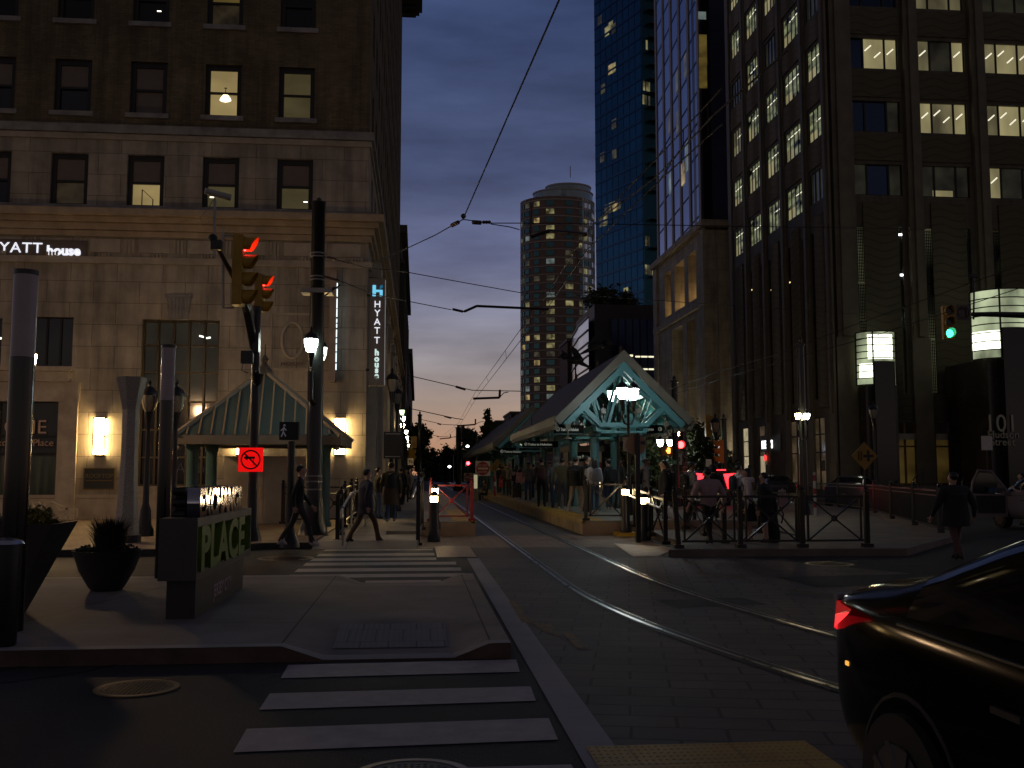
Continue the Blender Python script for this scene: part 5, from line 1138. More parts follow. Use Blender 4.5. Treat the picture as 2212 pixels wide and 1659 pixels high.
# ================================================================== TEAL PLATFORM CANOPIES
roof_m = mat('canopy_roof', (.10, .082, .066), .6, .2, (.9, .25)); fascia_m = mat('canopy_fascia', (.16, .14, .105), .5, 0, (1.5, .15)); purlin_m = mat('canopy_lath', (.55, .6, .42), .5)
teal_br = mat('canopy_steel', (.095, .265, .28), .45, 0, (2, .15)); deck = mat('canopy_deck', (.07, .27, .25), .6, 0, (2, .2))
def canopy(name, label, y0, y1, ncol, front=True):
    ap = P(1343, 757, 32); el = P(1203, 902, 32); er = P(1494, 901, 32); cx = (el.x + er.x) / 2; za = ap.z; hw = (er.x - el.x) / 2; ze = (el.z + er.z) / 2
    t = thing(name, label, 'canopy', (cx, y0, .37), 'teal canopies over the platform')
    dirs = []
    r_ = B(); f = B(); d_ = B()
    for s in (-1, 1):
        a = Vector((cx, 0, za)); e = Vector((cx + s * hw, 0, ze)); d = (e - a).normalized(); n = Vector((-d.z * s, 0, d.x * s)); dirs.append((a, e, d, n))
        q = [a + n * .0, e, e - n * .1, a - Vector((0, 0, .1 / n.z))]; r_.prism([(p.x, y0 + .06, p.z) for p in q], (0, y1 - y0 - .12, 0))
        q = [a + Vector((0, 0, .02 / n.z)), e + n * .02 + d * .1, e - n * .24 + d * .1, a - Vector((0, 0, .24 / n.z))]
        for yy_ in (y0, y1 - .1): f.prism([(p.x, yy_, p.z) for p in q], (0, .055, 0))
        f.box(min(e.x, e.x + s * .1), max(e.x, e.x + s * .1), y0 + .06, y1 - .1, e.z - .26, e.z + .02)
        k = 0; L_ = (e - a).length
        m_ = a + d * L_ * .5 - n * .13; d_.prism([(p.x, y0 + .3, p.z) for p in (a - n * .101, e - n * .101, e - n * .12, a - n * .12)], (0, y1 - y0 - .6, 0))
    r_.lathe((cx, y0 + .5, za - .04), [(.06, .0), (.035, .1), (.06, .16), (.015, .26), (0, .3)], 8)
    for i in range(1, int((y1 - y0) / 5) + 1): r_.lathe((cx, y0 + .3 + i * 5 - .4, za - .04), [(.06, .0), (.035, .1), (.06, .16), (.015, .26), (0, .3)], 8)
    r_.obj('roof', roof_m, t); f.obj('fascia', fascia_m, t); d_.obj('soffit', deck, t)
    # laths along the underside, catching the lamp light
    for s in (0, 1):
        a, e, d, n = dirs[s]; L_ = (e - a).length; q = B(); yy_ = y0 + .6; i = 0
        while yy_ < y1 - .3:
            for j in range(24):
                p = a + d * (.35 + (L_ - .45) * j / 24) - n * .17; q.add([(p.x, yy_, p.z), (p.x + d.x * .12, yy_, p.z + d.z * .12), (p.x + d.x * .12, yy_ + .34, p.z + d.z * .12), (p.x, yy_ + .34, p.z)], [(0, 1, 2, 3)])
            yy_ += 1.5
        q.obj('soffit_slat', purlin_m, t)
        q = B()
        for j in (.06, .3, .55, .78, .97): p = a + d * L_ * j - n * .2; q.bar((p.x, y0 + .2, p.z), (p.x, y1 - .2, p.z), .1, .12)
        q.obj('purlins', teal_br, t)
    # dentilled gutter edge
    q = B()
    for k_ in (0, 1):
        ex, ez = dirs[k_][1].x, dirs[k_][1].z; pts = [(ex - .06, y0 + .2, ez - .262)]; yy_ = y0 + .2
        while yy_ < y1 - .5: pts += [(ex - .06, yy_, ez - .4), (ex - .06, yy_ + .18, ez - .4), (ex - .06, yy_ + .18, ez - .3), (ex - .06, yy_ + .42, ez - .3)]; yy_ += .42
        pts.append((ex - .06, yy_, ez - .262)); q.prism(pts[:1] + pts[1:], (.12, 0, 0))
    q.obj('eave_trim', fascia_m, t)
    # trusses
    W = lambda u, v: XZ(1161 + .1953 * u, 729 + .1953 * v, 32)
    xl_, zl_ = W(480, 735); xr_, zr_ = W(1440, 745); xb0, zb = W(705, 962); xb1 = W(1212, 962)[0]
    ys = [y0 + .12] + [y0 + .9 + (y1 - y0 - 1.8) * i / (ncol - 1) for i in range(ncol)]
    for i, yt_ in enumerate(ys):
        q = B(); w_ = .17 if i == 0 else .13
        for s in (0, 1):
            a, e, d, n = dirs[s]; q.bar(a + d * .15 - n * .38 + Vector((0, yt_, 0)), e - n * .38 + Vector((0, yt_, 0)), w_ + .012 + .014 * s, .2 if i == 0 else .15)
        q.bar((xl_, yt_, zl_), (xb0, yt_, zb), w_ - .01, .15); q.bar((xr_, yt_, zr_), (xb1, yt_, zb), w_ - .01, .15); q.bar((xb0 - .05, yt_, zb), (xb1 + .05, yt_, zb), w_ - .024, .13); q.bar((xb0, yt_, zb - .24), (xb1, yt_, zb - .24), w_ - .03, .07)
        xk = cx - .1; zk = zb + (za - zb) * .62
        q.bar((cx - .08, yt_, zk - .1), (cx - .08, yt_, za - .35), .08, .08)
        for xx in (xb0 + .25, xb1 - .55): q.bar((xk, yt_, zk), (xx, yt_, zb), .09 + .006 * (xx > xk), .085)
        q.bar((cx - hw * .46, yt_, zl_ + .45), (xb0 + .1, yt_, zb + .05), .07, .06); q.bar((cx + hw * .46, yt_, zr_ + .45), (xb1 - .1, yt_, zb + .05), .066, .06)
        q.prism([(cx - .45, yt_ - .05, za - .62), (cx + .45, yt_ - .05, za - .62), (cx, yt_ - .05, za - .12)], (0, .1, 0))
        for s in (-1, 1):
            arc = [(cx + s * (hw * .42 + 1.05 * sin(k * pi / 20)), yt_ + .02, zb - .15 + .6 * (1 - cos(k * pi / 20)) * 1.0) for k in range(11)]
            arc = [(cx + s * (hw * .36 + hw * .55 * k / 10), yt_ + .02, zb - .1 + .5 * sin(pi * k / 10 * .9 + .1)) for k in range(11)]; q.tube(arc, .055, 6)
        q.obj('truss', teal_br, t)
        if i:
            for xx in (xb0 - .06, xb1 + .0):
                c = B(); c.lathe((xx, yt_, .37), [(.2, 0), (.2, .12), (.155, .2), (.15, zb - .75), (.21, zb - .7), (.21, zb - .62), (.14, zb - .6), (.14, zb - .42)], 16); c.obj('column', teal, t, smooth=True)
    q = B()
    for xx in (xb0 - .06, xb1): q.bar((xx, y0 + .2, zb - .1), (xx, y1 - .2, zb - .1), .16, .22)
    q.obj('beam', teal_br, t)
    return t, cx, hw, za, ze, zb, xb0, xb1
ca, ccx, chw, cza, cze, czb, cxb0, cxb1 = canopy('platform_canopy', 'nearer teal gabled canopy with a lit open truss end', 32, 47.5, 4)
canopy('platform_canopy', 'farther teal gabled canopy running on behind the first one', 58.5, 98, 8)
# signs hanging below
sg = mat('station_sign', (.008, .01, .008), .8, spec=.15); sw_ = mat('station_letters', (.62, .62, .54), .5, emit=((.9, .95, .8), .12), sample=False)
def hang_sign(u0, u1, v0, v1, Y, s, label, arrow=None, up=.35):
    x0, x1 = P(u0, v0, Y).x, P(u1, v0, Y).x; zt, zb_ = P(u0, v0, Y).z, P(u0, v1, Y).z; h = zt - zb_
    t = thing('hanging_sign', label, 'sign', ((x0 + x1) / 2, Y, zb_), 'hanging signs under the canopies')
    B().box(x0, x1, Y, Y + .14, zb_, zt).obj('board', sg, t)
    q = B(); q.box(x0, x1, Y - .01, Y + .15, zb_ - .03, zb_ - .001); 
    for xx in (x0 + .25 * (x1 - x0), x0 + .75 * (x1 - x0)): q.cyl((xx, Y + .07, zt), (xx, Y + .07, zt + up), .02)
    q.obj('hanger', teal_dark, t)
    sz = h * .52; a = h * .62
    xa = x0 + a * .3 + (a if arrow == 'l' else 0)
    text('lettering', s, sz, sw_, t, (xa, Y - .004, zb_ + h * .3), depth=.01, bold=.003, sx=(x1 - x0 - a * (1.6 if arrow else .7)) / (sz * len(s) * .545))
    if arrow:
        xc = x0 + a * .72 if arrow == 'l' else x1 - a * .72; zc_ = (zt + zb_) / 2; r = a * .36; k = -1 if arrow == 'l' else 1; q = B()
        q.tube([(xc + r * cos(2 * pi * i / 16), Y - .008, zc_ + r * sin(2 * pi * i / 16)) for i in range(17)], r * .14, 5)
        q.bar((xc - k * r * .6, Y - .008, zc_), (xc + k * r * .6, Y - .008, zc_), .01, r * .22); q.bar((xc + k * r * .6, Y - .008, zc_), (xc + k * r * .05, Y - .008, zc_ + r * .5), .01, r * .22); q.bar((xc + k * r * .6, Y - .008, zc_), (xc + k * r * .05, Y - .008, zc_ - r * .5), .01, r * .22)
        q.obj('arrow', sw_, t)
    return t
hang_sign(1197, 1261, 918, 936, 32.6, 'Train 1 to Hoboken', 'black hanging sign with a left arrow under the front gable', 'l')
hang_sign(1376, 1433, 918, 935, 32.9, 'Train to Bayonne', 'black hanging sign with a right arrow under the front gable', 'r')
hang_sign(1130, 1205, 962 - 9, 962 + 4 - 0, 41, 'Trains to Hoboken', 'dimmer hanging sign farther under the nearer canopy', 'l', 1.0)
hang_sign(1078, 1136, 968, 982, 59.2, 'Trains to Hoboken', 'hanging sign under the gable of the farther canopy', 'l')
hang_sign(1228, 1284, 976, 996, 44, 'Exchange Place', 'station name board behind the columns above the ticket kiosk', None, .5)
# speakers / camera housings hung from the truss, lit ticket booth behind
for u, v, lb_ in ((1227, 922, 'pale loudspeaker box hung at the left end of the gable'), (1438, 916, 'pale loudspeaker box hung at the right end of the gable'), (1303, 888, 'square loudspeaker on the gable left of its lamps'), (1379, 888, 'square loudspeaker on the gable right of its lamps')):
    p = P(u, v, 31.85); t = thing('loudspeaker', lb_, 'loudspeaker', p, 'loudspeakers on the canopy gable'); q = B()
    B().obox(p, .15, .14, .16).obj('housing', fascia_m, t); B().cyl((p.x, p.y, p.z + .08), (p.x, p.y, p.z + .24), .015).obj('rod', fascia_m, t)
    if v > 900: q = B(); q.cyl((p.x, p.y, p.z - .08), (p.x, p.y, p.z - .32), .02); q.lathe((p.x, p.y, p.z - .4), [(.13, 0), (.11, .05), (.03, .09)], 12)
    else: q = B(); q.prism([(p.x + a_, p.y - .02, p.z + c_) for a_, c_ in ((-.05, -.08), (-.05, -.3), (.05, -.3), (.05, -.08), (.03, -.08), (.03, -.28), (-.03, -.28), (-.03, -.08))], (0, .04, 0))
    q.obj('mount', fascia_m, t)
p0, p1 = P(1233, 970, 46), P(1300, 1060, 46)
t = thing('ticket_booth', 'steel ticket booth with a glowing counter among the canopy columns', 'booth', (p0.x + .8, 46, .37))
B().box(p0.x, p1.x, 46, 48.4, .37, P(1250, 975, 46).z).obj('cabin', mat('booth_steel', (.38, .3, .24), .35, .6, (2, .2)), t)
B().box(p0.x - .1, p1.x + .1, 45.9, 48.5, P(1250, 975, 46).z + .002, P(1250, 963, 46).z).obj('roof', fascia_m, t)
B().box(P(1261, 1000, 46).x, p1.x, 45.93, 45.99, P(1270, 1012, 46).z, P(1270, 998, 46).z).obj('red_panel', mat('booth_red', (.3, .02, .03), .5), t)
B().box(P(1261, 1000, 46).x, p1.x, 45.93, 45.99, P(1270, 1052, 46).z, P(1270, 1031, 46).z).obj('counter_light', white_emit('booth_light', (1, .78, .4), 2.2), t)
# winged figures standing on the ridge, dark against the glass behind
for u, v, Y, k, lb_ in ((1288, 748, 60, 1, 'dark winged bird sculpture higher on the canopy ridge'), (1243, 778, 62, -1, 'dark bird sculpture lower on the canopy ridge')):
    p = P(u, v, Y); t = thing('bird_sculpture', lb_, 'sculpture', p)
    q = B(); q.ball(p, .55, .3, .26, 12, 8); q.cyl((p.x, p.y, p.z), (p.x - k * 1.0, p.y, p.z - .5), .2, .05, 8); q.ball((p.x + k * .7, p.y, p.z + .25), .24); q.cyl((p.x + k * .85, p.y, p.z + .25), (p.x + k * 1.2, p.y, p.z + .1), .1, .01, 8)
    q.obj('body', mat('sculpture_bronze', (.012, .012, .013), .6), t)
    q = B(); q.prism([(p.x - k * .5, p.y, p.z + .1), (p.x + k * .1, p.y, p.z + .2), (p.x + k * .35, p.y, p.z + 1.0), (p.x - k * .1, p.y, p.z + .7)], (0, .08, 0)); q.prism([(p.x + k * .2, p.y + .2, p.z + .1), (p.x + k * .6, p.y + .2, p.z + .2), (p.x + k * .9, p.y + .2, p.z + .7), (p.x + k * .5, p.y + .2, p.z + .45)], (0, .08, 0)); q.obj('wing', MC['sculpture_bronze'], t)
    B().cyl((p.x, p.y, cza - .1), (p.x, p.y, p.z - .25), .05).obj('rod', MC['sculpture_bronze'], t)

# ================================================================== KIOSK ON THE LEFT
kx0, kx1, ky0, ky1 = P(377, 940, 25).x, P(736, 955, 25).x, 25.0, 29.2; kcx, kcy = P(572, 797, 27.1).x, 27.1; kze = P(500, 940, 25).z; kza = P(572, 800, 27.1).z
kt = thing('kiosk_shelter', 'square shelter with a pale ribbed pyramid roof on teal columns', 'kiosk', (kcx, kcy, .14))
kroof = mat('kiosk_roof', (.075, .105, .105), .45, .3, (1.2, .15)); ktrim = mat('kiosk_trim', (.2, .165, .125), .5, 0, (2, .15))
q = B(); cs = [Vector((kx0, ky0, kze)), Vector((kx1, ky0, kze)), Vector((kx1, ky1, kze)), Vector((kx0, ky1, kze))]; ap = Vector((kcx, kcy, kza))
for i in range(4): q.poly(cs[i], cs[(i + 1) % 4], ap)
q.obj('roof', kroof, kt)
q = B(); rb = B()
for i in range(4):
    a, c = cs[i], cs[(i + 1) % 4]; q.bar(a, ap, .13, .1)
    for k in range(1, 14):
        f_ = k / 14; p = a.lerp(c, f_); m_ = 1 - abs(2 * f_ - 1); e = p.lerp((a + c) / 2 + (ap - (a + c) / 2), 0)
        tgt = (a if f_ < .5 else c).lerp(ap, m_); dirv = ap - (a + c) / 2; tgt = p + dirv * m_; rb.bar(p + Vector((0, 0, .02)), tgt + Vector((0, 0, .02)), .035, .04)
q.box(kx0, kx1, ky0, ky0 + .08, kze - .22, kze - .002); q.box(kx0, kx1, ky1 - .08, ky1, kze - .22, kze - .002); q.box(kx0, kx0 + .08, ky0 + .081, ky1 - .081, kze - .22, kze - .002); q.box(kx1 - .08, kx1, ky0 + .081, ky1 - .081, kze - .22, kze - .002)
q.obj('fascia', ktrim, kt); rb.obj('roof_ribs', mat('kiosk_rib', (.4, .27, .15), .45, .3), kt)
B().box(kx0 + .1, kx1 - .1, ky0 + .1, ky1 - .1, kze - .14, kze - .1).obj('ceiling', teal_dark, kt)
q = B(); q.lathe((kcx, kcy, kza - .1), [(.22, 0), (.2, .12), (.1, .22), (.06, .3), (.11, .38), (.06, .47), (.02, .52), (.012, .8), (0, .82)], 12); q.obj('finial', mat('finial_bronze', (.08, .06, .045), .5, .3), kt, smooth=True)
for xx in (kx0 + .3, kx1 - .65):
    for yy_ in (25.7, 28.0):
        c = B(); c.lathe((xx, yy_, .14), [(.2, 0), (.2, .1), (.15, .16), (.15, kze - .5), (.18, kze - .46), (.18, kze - .3)], 14); c.obj('column', teal_dark, kt, smooth=True)
for xx, yy_ in ((kx0 + .1, ky0 + .1), (kx1 - .1, ky0 + .1)): B().ball((xx, yy_, kze - .3), .07).obj('drop_knob', ktrim, kt, smooth=True)
bx0, bx1 = P(484, 1000, 29.7).x, P(662, 1000, 29.7).x; zt = P(560, 985, 29.7).z
t = thing('steel_cabinet', 'wide brushed steel cabinet with two doors inside the shelter', 'cabinet', ((bx0 + bx1) / 2, 29.7, .14))
B().box(bx0, bx1, 29.7, 31.6, .14, zt).obj('cabinet_body', mat('brushed_steel', (.42, .36, .27), .34, .9, (1.5, .15)), t)
q = B(); w3 = (bx1 - bx0) / 2
for k in range(2): q.box(bx0 + k * w3 + .05, bx0 + (k + 1) * w3 - .05, 29.67, 29.699, .3, zt - .06)
q.obj('door', MC['brushed_steel'], t)
q = B()
for k in range(2):
    for j in range(4): q.box(bx0 + k * w3 + w3 * .52, bx0 + k * w3 + w3 * .72, 29.655, 29.669, zt - .38 + j * .05, zt - .36 + j * .05)
    q.box(bx0 + (k + 1) * w3 - .16 + (-.0 if k else 0), bx0 + (k + 1) * w3 - .12, 29.63, 29.669, .9, 1.2)
q.obj('vent', mat('vent_brass', (.6, .42, .2), .35, .8), t)
# ================================================================== POLES, SIGNALS AND SIGNS ON THE LEFT CORNER
xp = P(677, 1100, 24.2).x; zt = P(683, 440, 24.2).z
t = thing('catenary_pole', 'very tall thick black pole with a stepped base at the crossing', 'pole', (xp, 24.2, .0))
q = B(); q.lathe((xp, 24.2, 0), [(.38, 0), (.38, .12), (.34, .16), (.33, .3), (.27, .42), (.25, .8), (.21, 1.0), (.19, 1.15), (.185, zt * .5), (.163, zt - .02), (.18, zt), (.18, zt + .04), (.05, zt + .06), (.06, zt + .12), (0, zt + .17)], 24); q.obj('shaft', mat('pole_black', (.010, .012, .011), .28), t, smooth=True)
q = B()
for v in (550, 557, 600, 607, 1042, 1059, 1030): z = P(680, v, 24.2).z; rr_ = .192 if v > 900 else .178; B().lathe((xp, 24.2, z), [(rr_, 0), (rr_ + .012, .01), (rr_ + .012, .03), (rr_, .04)], 20).obj('clamp', steel_dull, t)
z = P(680, 630, 24.2).z; q.box(xp - .37, xp + .37, 23.95, 24.45, z - .06, z + .05)
q.obj('clamp', steel_dull, t)
xs_ = P(545, 1100, 22.0).x; zt = P(541, 672, 22.0).z
t = thing('signal_mast', 'black traffic signal pole with a slanting arm and control box', 'signal pole', (xs_, 22.0, .1))
q = B(); q.lathe((xs_, 22, .1), [(.22, 0), (.2, .14), (.14, .3), (.11, .5), (.1, 1.3), (.09, zt - .1), (.11, zt - .09), (.11, zt)], 18)
q.obj('shaft', black_metal, t, smooth=True)
B().tube([P(549, 752, 21.9), P(533, 668, 21.5), P(505, 600, 20.1), P(478, 550, 19.6), P(458, 512, 19.2)], [.1, .1, .05, .045, .04], 8).obj('arm', mat('arm_metal', (.05, .05, .045), .3, .5), t)
q = B(); p = P(535, 772, 21.8); q.obox(p, .26, .22, .27); p = P(553, 740, 21.85); q.obox(p, .14, .2, .42); q.tube([P(527, 775, 21.7), P(522, 800, 21.7), P(536, 806, 21.8)], .012, 5); q.obj('control_box', black_metal, t)
q = B(); p = P(556, 815, 21.8); q.lathe(p, [(.02, -.2), (.1, -.12), (.12, 0), (.14, .06), (.05, .1), (.03, .2)], 12); q.obj('dome_camera', black_metal, t, smooth=True)
def signal_head(name, label, pos, facing, n, lit, colr, st=10, sc_=1.0, face_m=None, group=None, lens=.13):
    """vertical traffic light: n sections, visors and lenses; facing = angle its lenses look along; pos = centre"""
    t = thing(name, label, 'traffic light', pos, group); M = Matrix.Rotation(facing, 4, 'Z'); h = .36 * sc_
    hm = face_m or mat('signal_yellow', (.42, .24, .02), .45, 0, (4, .2))
    def tr(bb):
        bb.v = [tuple(M @ Vector(x) + Vector(pos)) for x in bb.v]; return bb
    tr(B().box(-.13 * sc_, .07 * sc_, -.17 * sc_, .17 * sc_, -n * h / 2, n * h / 2)).obj('housing', hm, t)
    for i in range(n):
        z = n * h / 2 - h * (i + .5); on = i == lit; q = B()
        m = 14; pts0 = [(lens * 1.12 * sc_ * cos(a), lens * 1.12 * sc_ * sin(a)) for a in [-.9 + (2 * pi - 1.34) * k / m - .0 for k in range(m + 1)]]
        a0 = R(-55); a1 = R(235)
        for k in range(m):
            aa, bb = a0 + (a1 - a0) * k / m, a0 + (a1 - a0) * (k + 1) / m; r = lens * 1.15 * sc_
            ln_ = lambda a: (.12 + .17 * max(0, sin(a) * .5 + .5)) * sc_
            q.poly((.07 * sc_, r * cos(aa), z + r * sin(aa)), (.07 * sc_, r * cos(bb), z + r * sin(bb)), (.07 * sc_ + ln_(bb), r * cos(bb), z + r * sin(bb)), (.07 * sc_ + ln_(aa), r * cos(aa), z + r * sin(aa)))
        tr(q).obj('visor', hm, t)
        lm_ = white_emit('signal_%s' % '_'.join(str(int(c * 100)) for c in colr), colr, st) if on else mat('lens_dark', (.012, .01, .008), .2)
        tr(B().cyl((.07 * sc_, 0, z), (.085 * sc_, 0, z), lens * sc_, lens * sc_ * .95, 18)).obj('lens', lm_, t)
    return t
p = P(525, 585, 20.0); signal_head('traffic_signal', 'yellow four-lens traffic light seen from the side with red lit hood', (p.x - .05, 20.0, p.z), R(-4), 4, 0, (1, .03, .03), 16, .98)
p = P(566, 635, 22.2); signal_head('traffic_signal', 'lower yellow three-lens traffic light with red lit hood on the pole top', (p.x - .03, 22.2, p.z), R(-4), 3, 0, (1, .03, .03), 16, .8)
t = thing('signal_bracket', 'grey pipe bracket and conduits beside the side-on traffic light', 'bracket', P(482, 600, 19.9))
q = B(); q.tube([P(482, 498, 19.9), P(482, 665, 19.9), P(505, 665, 19.95)], .03, 6); q.tube([P(482, 510, 19.9), P(503, 510, 19.95)], .025, 6); q.obj('pipe', steel_dull, t)
t = thing('traffic_camera', 'white tube camera on a thin mast above the traffic light', 'camera', P(463, 420, 19.2))
q = B(); q.tube([P(463, 556, 19.2), P(464, 430, 19.2)], .03, 6); q.tube([P(460, 432, 19.2), P(450, 450, 19.2), P(432, 470, 19.2), P(440, 488, 19.2), P(455, 478, 19.2)], .008, 5); q.obj('mast', steel_dull, t)
B().cyl(P(443, 412, 19.1), P(498, 427, 19.3), .06, .065, 14).obj('camera_body', mat('camera_white', (.4, .38, .36), .5), t)
q = B(); q.ball(P(460, 515, 19.2), .09); q.obox(P(468, 530, 19.2), .2, .15, .18); q.obj('clamp', black_metal, t)
# no-left-turn sign: red light falling on it is painted as plate colour and glow
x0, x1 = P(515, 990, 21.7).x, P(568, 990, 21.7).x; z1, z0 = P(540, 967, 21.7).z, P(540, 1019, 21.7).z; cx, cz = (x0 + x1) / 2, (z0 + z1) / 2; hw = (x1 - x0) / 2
t = thing('no_left_turn_sign', 'square no left turn sign with painted red light on the signal pole', 'traffic sign', (cx, 21.7, z0))
B().box(x0, x1, 21.7, 21.74, z0, z1).obj('plate', mat('plate_painted_red_light', (.35, .008, .006), .5, emit=((1, .004, .004), .75), sample=False), t)
q = B(); yk = 21.69; r = hw * .82
for k in range(32):
    a, c = 2 * pi * k / 32, 2 * pi * (k + 1) / 32
    q.poly(*[(cx + rr_ * cos(g), yk, cz + rr_ * sin(g)) for rr_, g in ((r, a), (r, c), (r * .84, c), (r * .84, a))])
q.obj('ring', mat('sign_black', (.01, .004, .004), .5), t)
q = B(); yk = 21.692
q.bar((cx - r * .62, yk, cz + r * .62), (cx + r * .62, yk, cz - r * .62), .008, r * .16); q.bar((cx + r * .3, yk + .002, cz - r * .6), (cx + r * .3, yk + .002, cz + r * .2), .008, r * .24); q.bar((cx + r * .42, yk + .002, cz + r * .2), (cx - r * .3, yk + .002, cz + r * .2), .008, r * .24)
q.prism([(cx - r * .3, yk - .002, cz + r * .5), (cx - r * .3, yk - .002, cz - r * .1), (cx - r * .72, yk - .002, cz + r * .2)], (0, .006, 0)); q.obj('arrow', MC['sign_black'], t)
# pedestrian signal
xq = P(627, 1100, 20.6).x; p = P(628, 932, 20.6)
t = thing('pedestrian_signal', 'small black pedestrian signal box with a dim white walking man', 'pedestrian signal', (xq, 20.6, .1))
q = B(); q.lathe((xq, 20.6, .1), [(.2, 0), (.19, .1), (.12, .25), (.09, .4), (.08, 1.0), (.075, p.z - .3)], 14); q.obj('post', black_metal, t, smooth=True)
B().obox((p.x, 20.45, p.z), .38, .26, .36).obj('housing', mat('housing_black', (.008, .007, .007), .5), t)
q = B(); a = (p.x - .1, 20.31, p.z); q.ball((a[0] + .01, a[1], a[2] + .11), .022, .008, .022, 8, 6)
for (dx, dz), (ex, ez) in (((0, .08), (-.01, -.02)), ((-.01, -.02), (-.05, -.12)), ((-.01, -.02), (.04, -.11)), ((0, .06), (-.06, 0)), ((0, .06), (.05, .01))): q.bar((a[0] + dx, a[1], a[2] + dz), (a[0] + ex, a[1], a[2] + ez), .01, .022)
q.obj('walking_man', mat('walk_led', (.5, .5, .55), .5, emit=((.75, .75, .9), .035), sample=False), t)
# funnel shaped metal pylon
p = P(273, 1165, 21.8); zt = P(273, 815, 21.8).z; zn = P(273, 885, 21.8).z
t = thing('steel_pylon', 'flared perforated steel pylon that widens at top and foot', 'pylon', (p.x, 21.8, .14))
q = B(); q.lathe((p.x, 21.8, .3), [(.25, 0), (.19, 1.0), (.165, 1.6), (.165, zn - .3), (.31, zt - .3), (.29, zt - .3), (.15, zn - .25)], 6, R(20)); q.obj('shell', mat('perforated_steel', (.36, .34, .3), .5, .3, (40, .35)), t)
B().lathe((p.x, 21.8, .14), [(.3, 0), (.3, .155)], 12).obj('base', dark_metal, t)
# lamp columns with frosted tops
frost = mat('frosted_tube', (.42, .34, .35), .35, 0, (1.5, .1))
def light_column(u, vt, vs, vb, r, Y, label):
    x = P(u, vb, Y).x; zt, zs = P(u, vt, Y).z, P(u, vs, Y).z
    t = thing('light_column', label, 'lamp column', (x, Y, .13), 'unlit round lamp columns on the refuge')
    B().lathe((x, Y, .13), [(r, 0), (r, zs - .13)], 32).obj('shaft', mat('column_black', (.006, .006, .007), .16), t, smooth=True)
    B().lathe((x, Y, zs), [(r * .98, .002), (r * .98, zt - zs - .045)], 32).obj('frosted_tube', frost, t, smooth=True); B().lathe((x, Y, zt - .044), [(r * 1.02, 0), (r * 1.02, .044)], 32).obj('cap', black_metal, t, smooth=True)
light_column(349, 745, 865, 1248, .096, 14.4, 'slim unlit lamp column just left of the green lettered sign')
light_column(24, 584, 772, 1320, .11, 9.7, 'nearest unlit lamp column at the left edge')
p = G(3, 1395, .13)
t = thing('rubbish_bin', 'black round bin with a shiny curved lid at the left edge', 'bin', (p.x, p.y, .13)); hz = P(14, 1172, p.y).z
B().lathe((p.x, p.y - .0, .13), [(.105, 0), (.115, .02), (.125, hz - .16), (.12, hz - .14)], 28).obj('can', mat('bin_black', (.006, .006, .006), .45), t, smooth=True)
B().lathe((p.x, p.y, hz - .01), [(.145, 0), (.13, .025), (.07, .045), (0, .05)], 28).obj('lid', mat('bin_lid', (.6, .62, .68), .25, .9), t, smooth=True)

# lettered sign on the refuge
fx0, fx1, fy0, fy1 = -2.54, -2.17, 10.2, 13.4; zb0, zb1 = P(415, 1255, fy0).z, P(415, 1120, fy0).z
t = thing('place_sign', 'grey box sign with green recessed letters and mirror letters on top', 'sign', ((fx0 + fx1) / 2, 11.8, .13))
sgm = mat('sign_grey', (.07, .062, .06), .5, .2, (2, .2)); m_in = mat('sign_recess', (.02, .008, .006), .6); grn = mat('sign_green', (.13, .22, .012), .5, 0, (3, .15))
q = B(); e = .1
q.box(fx0, fx1 - .12, fy0, fy1, zb0, zb1); q.box(fx1 - .119, fx1, fy0, fy0 + e * .3, zb0, zb1); q.box(fx1 - .119, fx1, fy1 - e * .5, fy1, zb0, zb1); q.box(fx1 - .119, fx1, fy0 + e * .3 + .001, fy1 - e * .5 - .001, zb1 - e * .9, zb1); q.box(fx1 - .119, fx1, fy0 + e * .3 + .001, fy1 - e * .5 - .001, zb0, zb0 + e * .9)
q.obj('box_frame', sgm, t)
B().box(fx1 - .118, fx1 - .11, fy0 + e * .31, fy1 - e * .51, zb0 + e * .91, zb1 - e * .91).obj('recess', m_in, t); B().box(fx1 - .109, fx1 - .01, fy1 - e * .5 - .012, fy1 - e * .5 - .002, zb0 + e * .92, zb1 - e * .92).obj('end_panel', grn, t)
B().box(fx0 + .06, fx1 - .03, fy0 + .12, fy1 - .35, .13, zb0 - .002).obj('plinth', mat('sign_plinth', (.035, .03, .03), .5, .1, (2, .2)), t)
hl = zb1 - zb0 - e * 2
text('place_letters', 'PLACE', hl * 1.46, grn, t, (fx1 - .02, fy0 + .09, zb0 + e * .95), xd=(0, 1, 0), depth=.085, bold=.022, sx=(fy1 - fy0 - .25) / (hl * 1.46 * 3.42), spacing=1.02)
mir = mat('mirror_letters', (.55, .55, .62), .08, 1); hx = P(420, 1054, 10.4).z - zb1
for k_, x_, y_ in ((1, fx1 - .09, fy0 + .2), (-1, fx0 + .09, fy0 + 2.82)): text('exchange_letters', 'EXCHANGE', hx * 1.36, mir if k_ > 0 else dark_metal, t, (x_, y_, zb1 + .003), xd=(0, k_, 0), depth=.13, bold=.018, sx=2.62 / (hx * 1.36 * 5.75))
text('city_letters', 'JERSEY CITY', .19, mat('city_letters', (.42, .3, .32), .5), t, (fx1 - .028, fy0 + 1.0, P(470, 1270, 11.65).z - .05), xd=(0, 1, 0), depth=.012, bold=.003, sx=1.0)
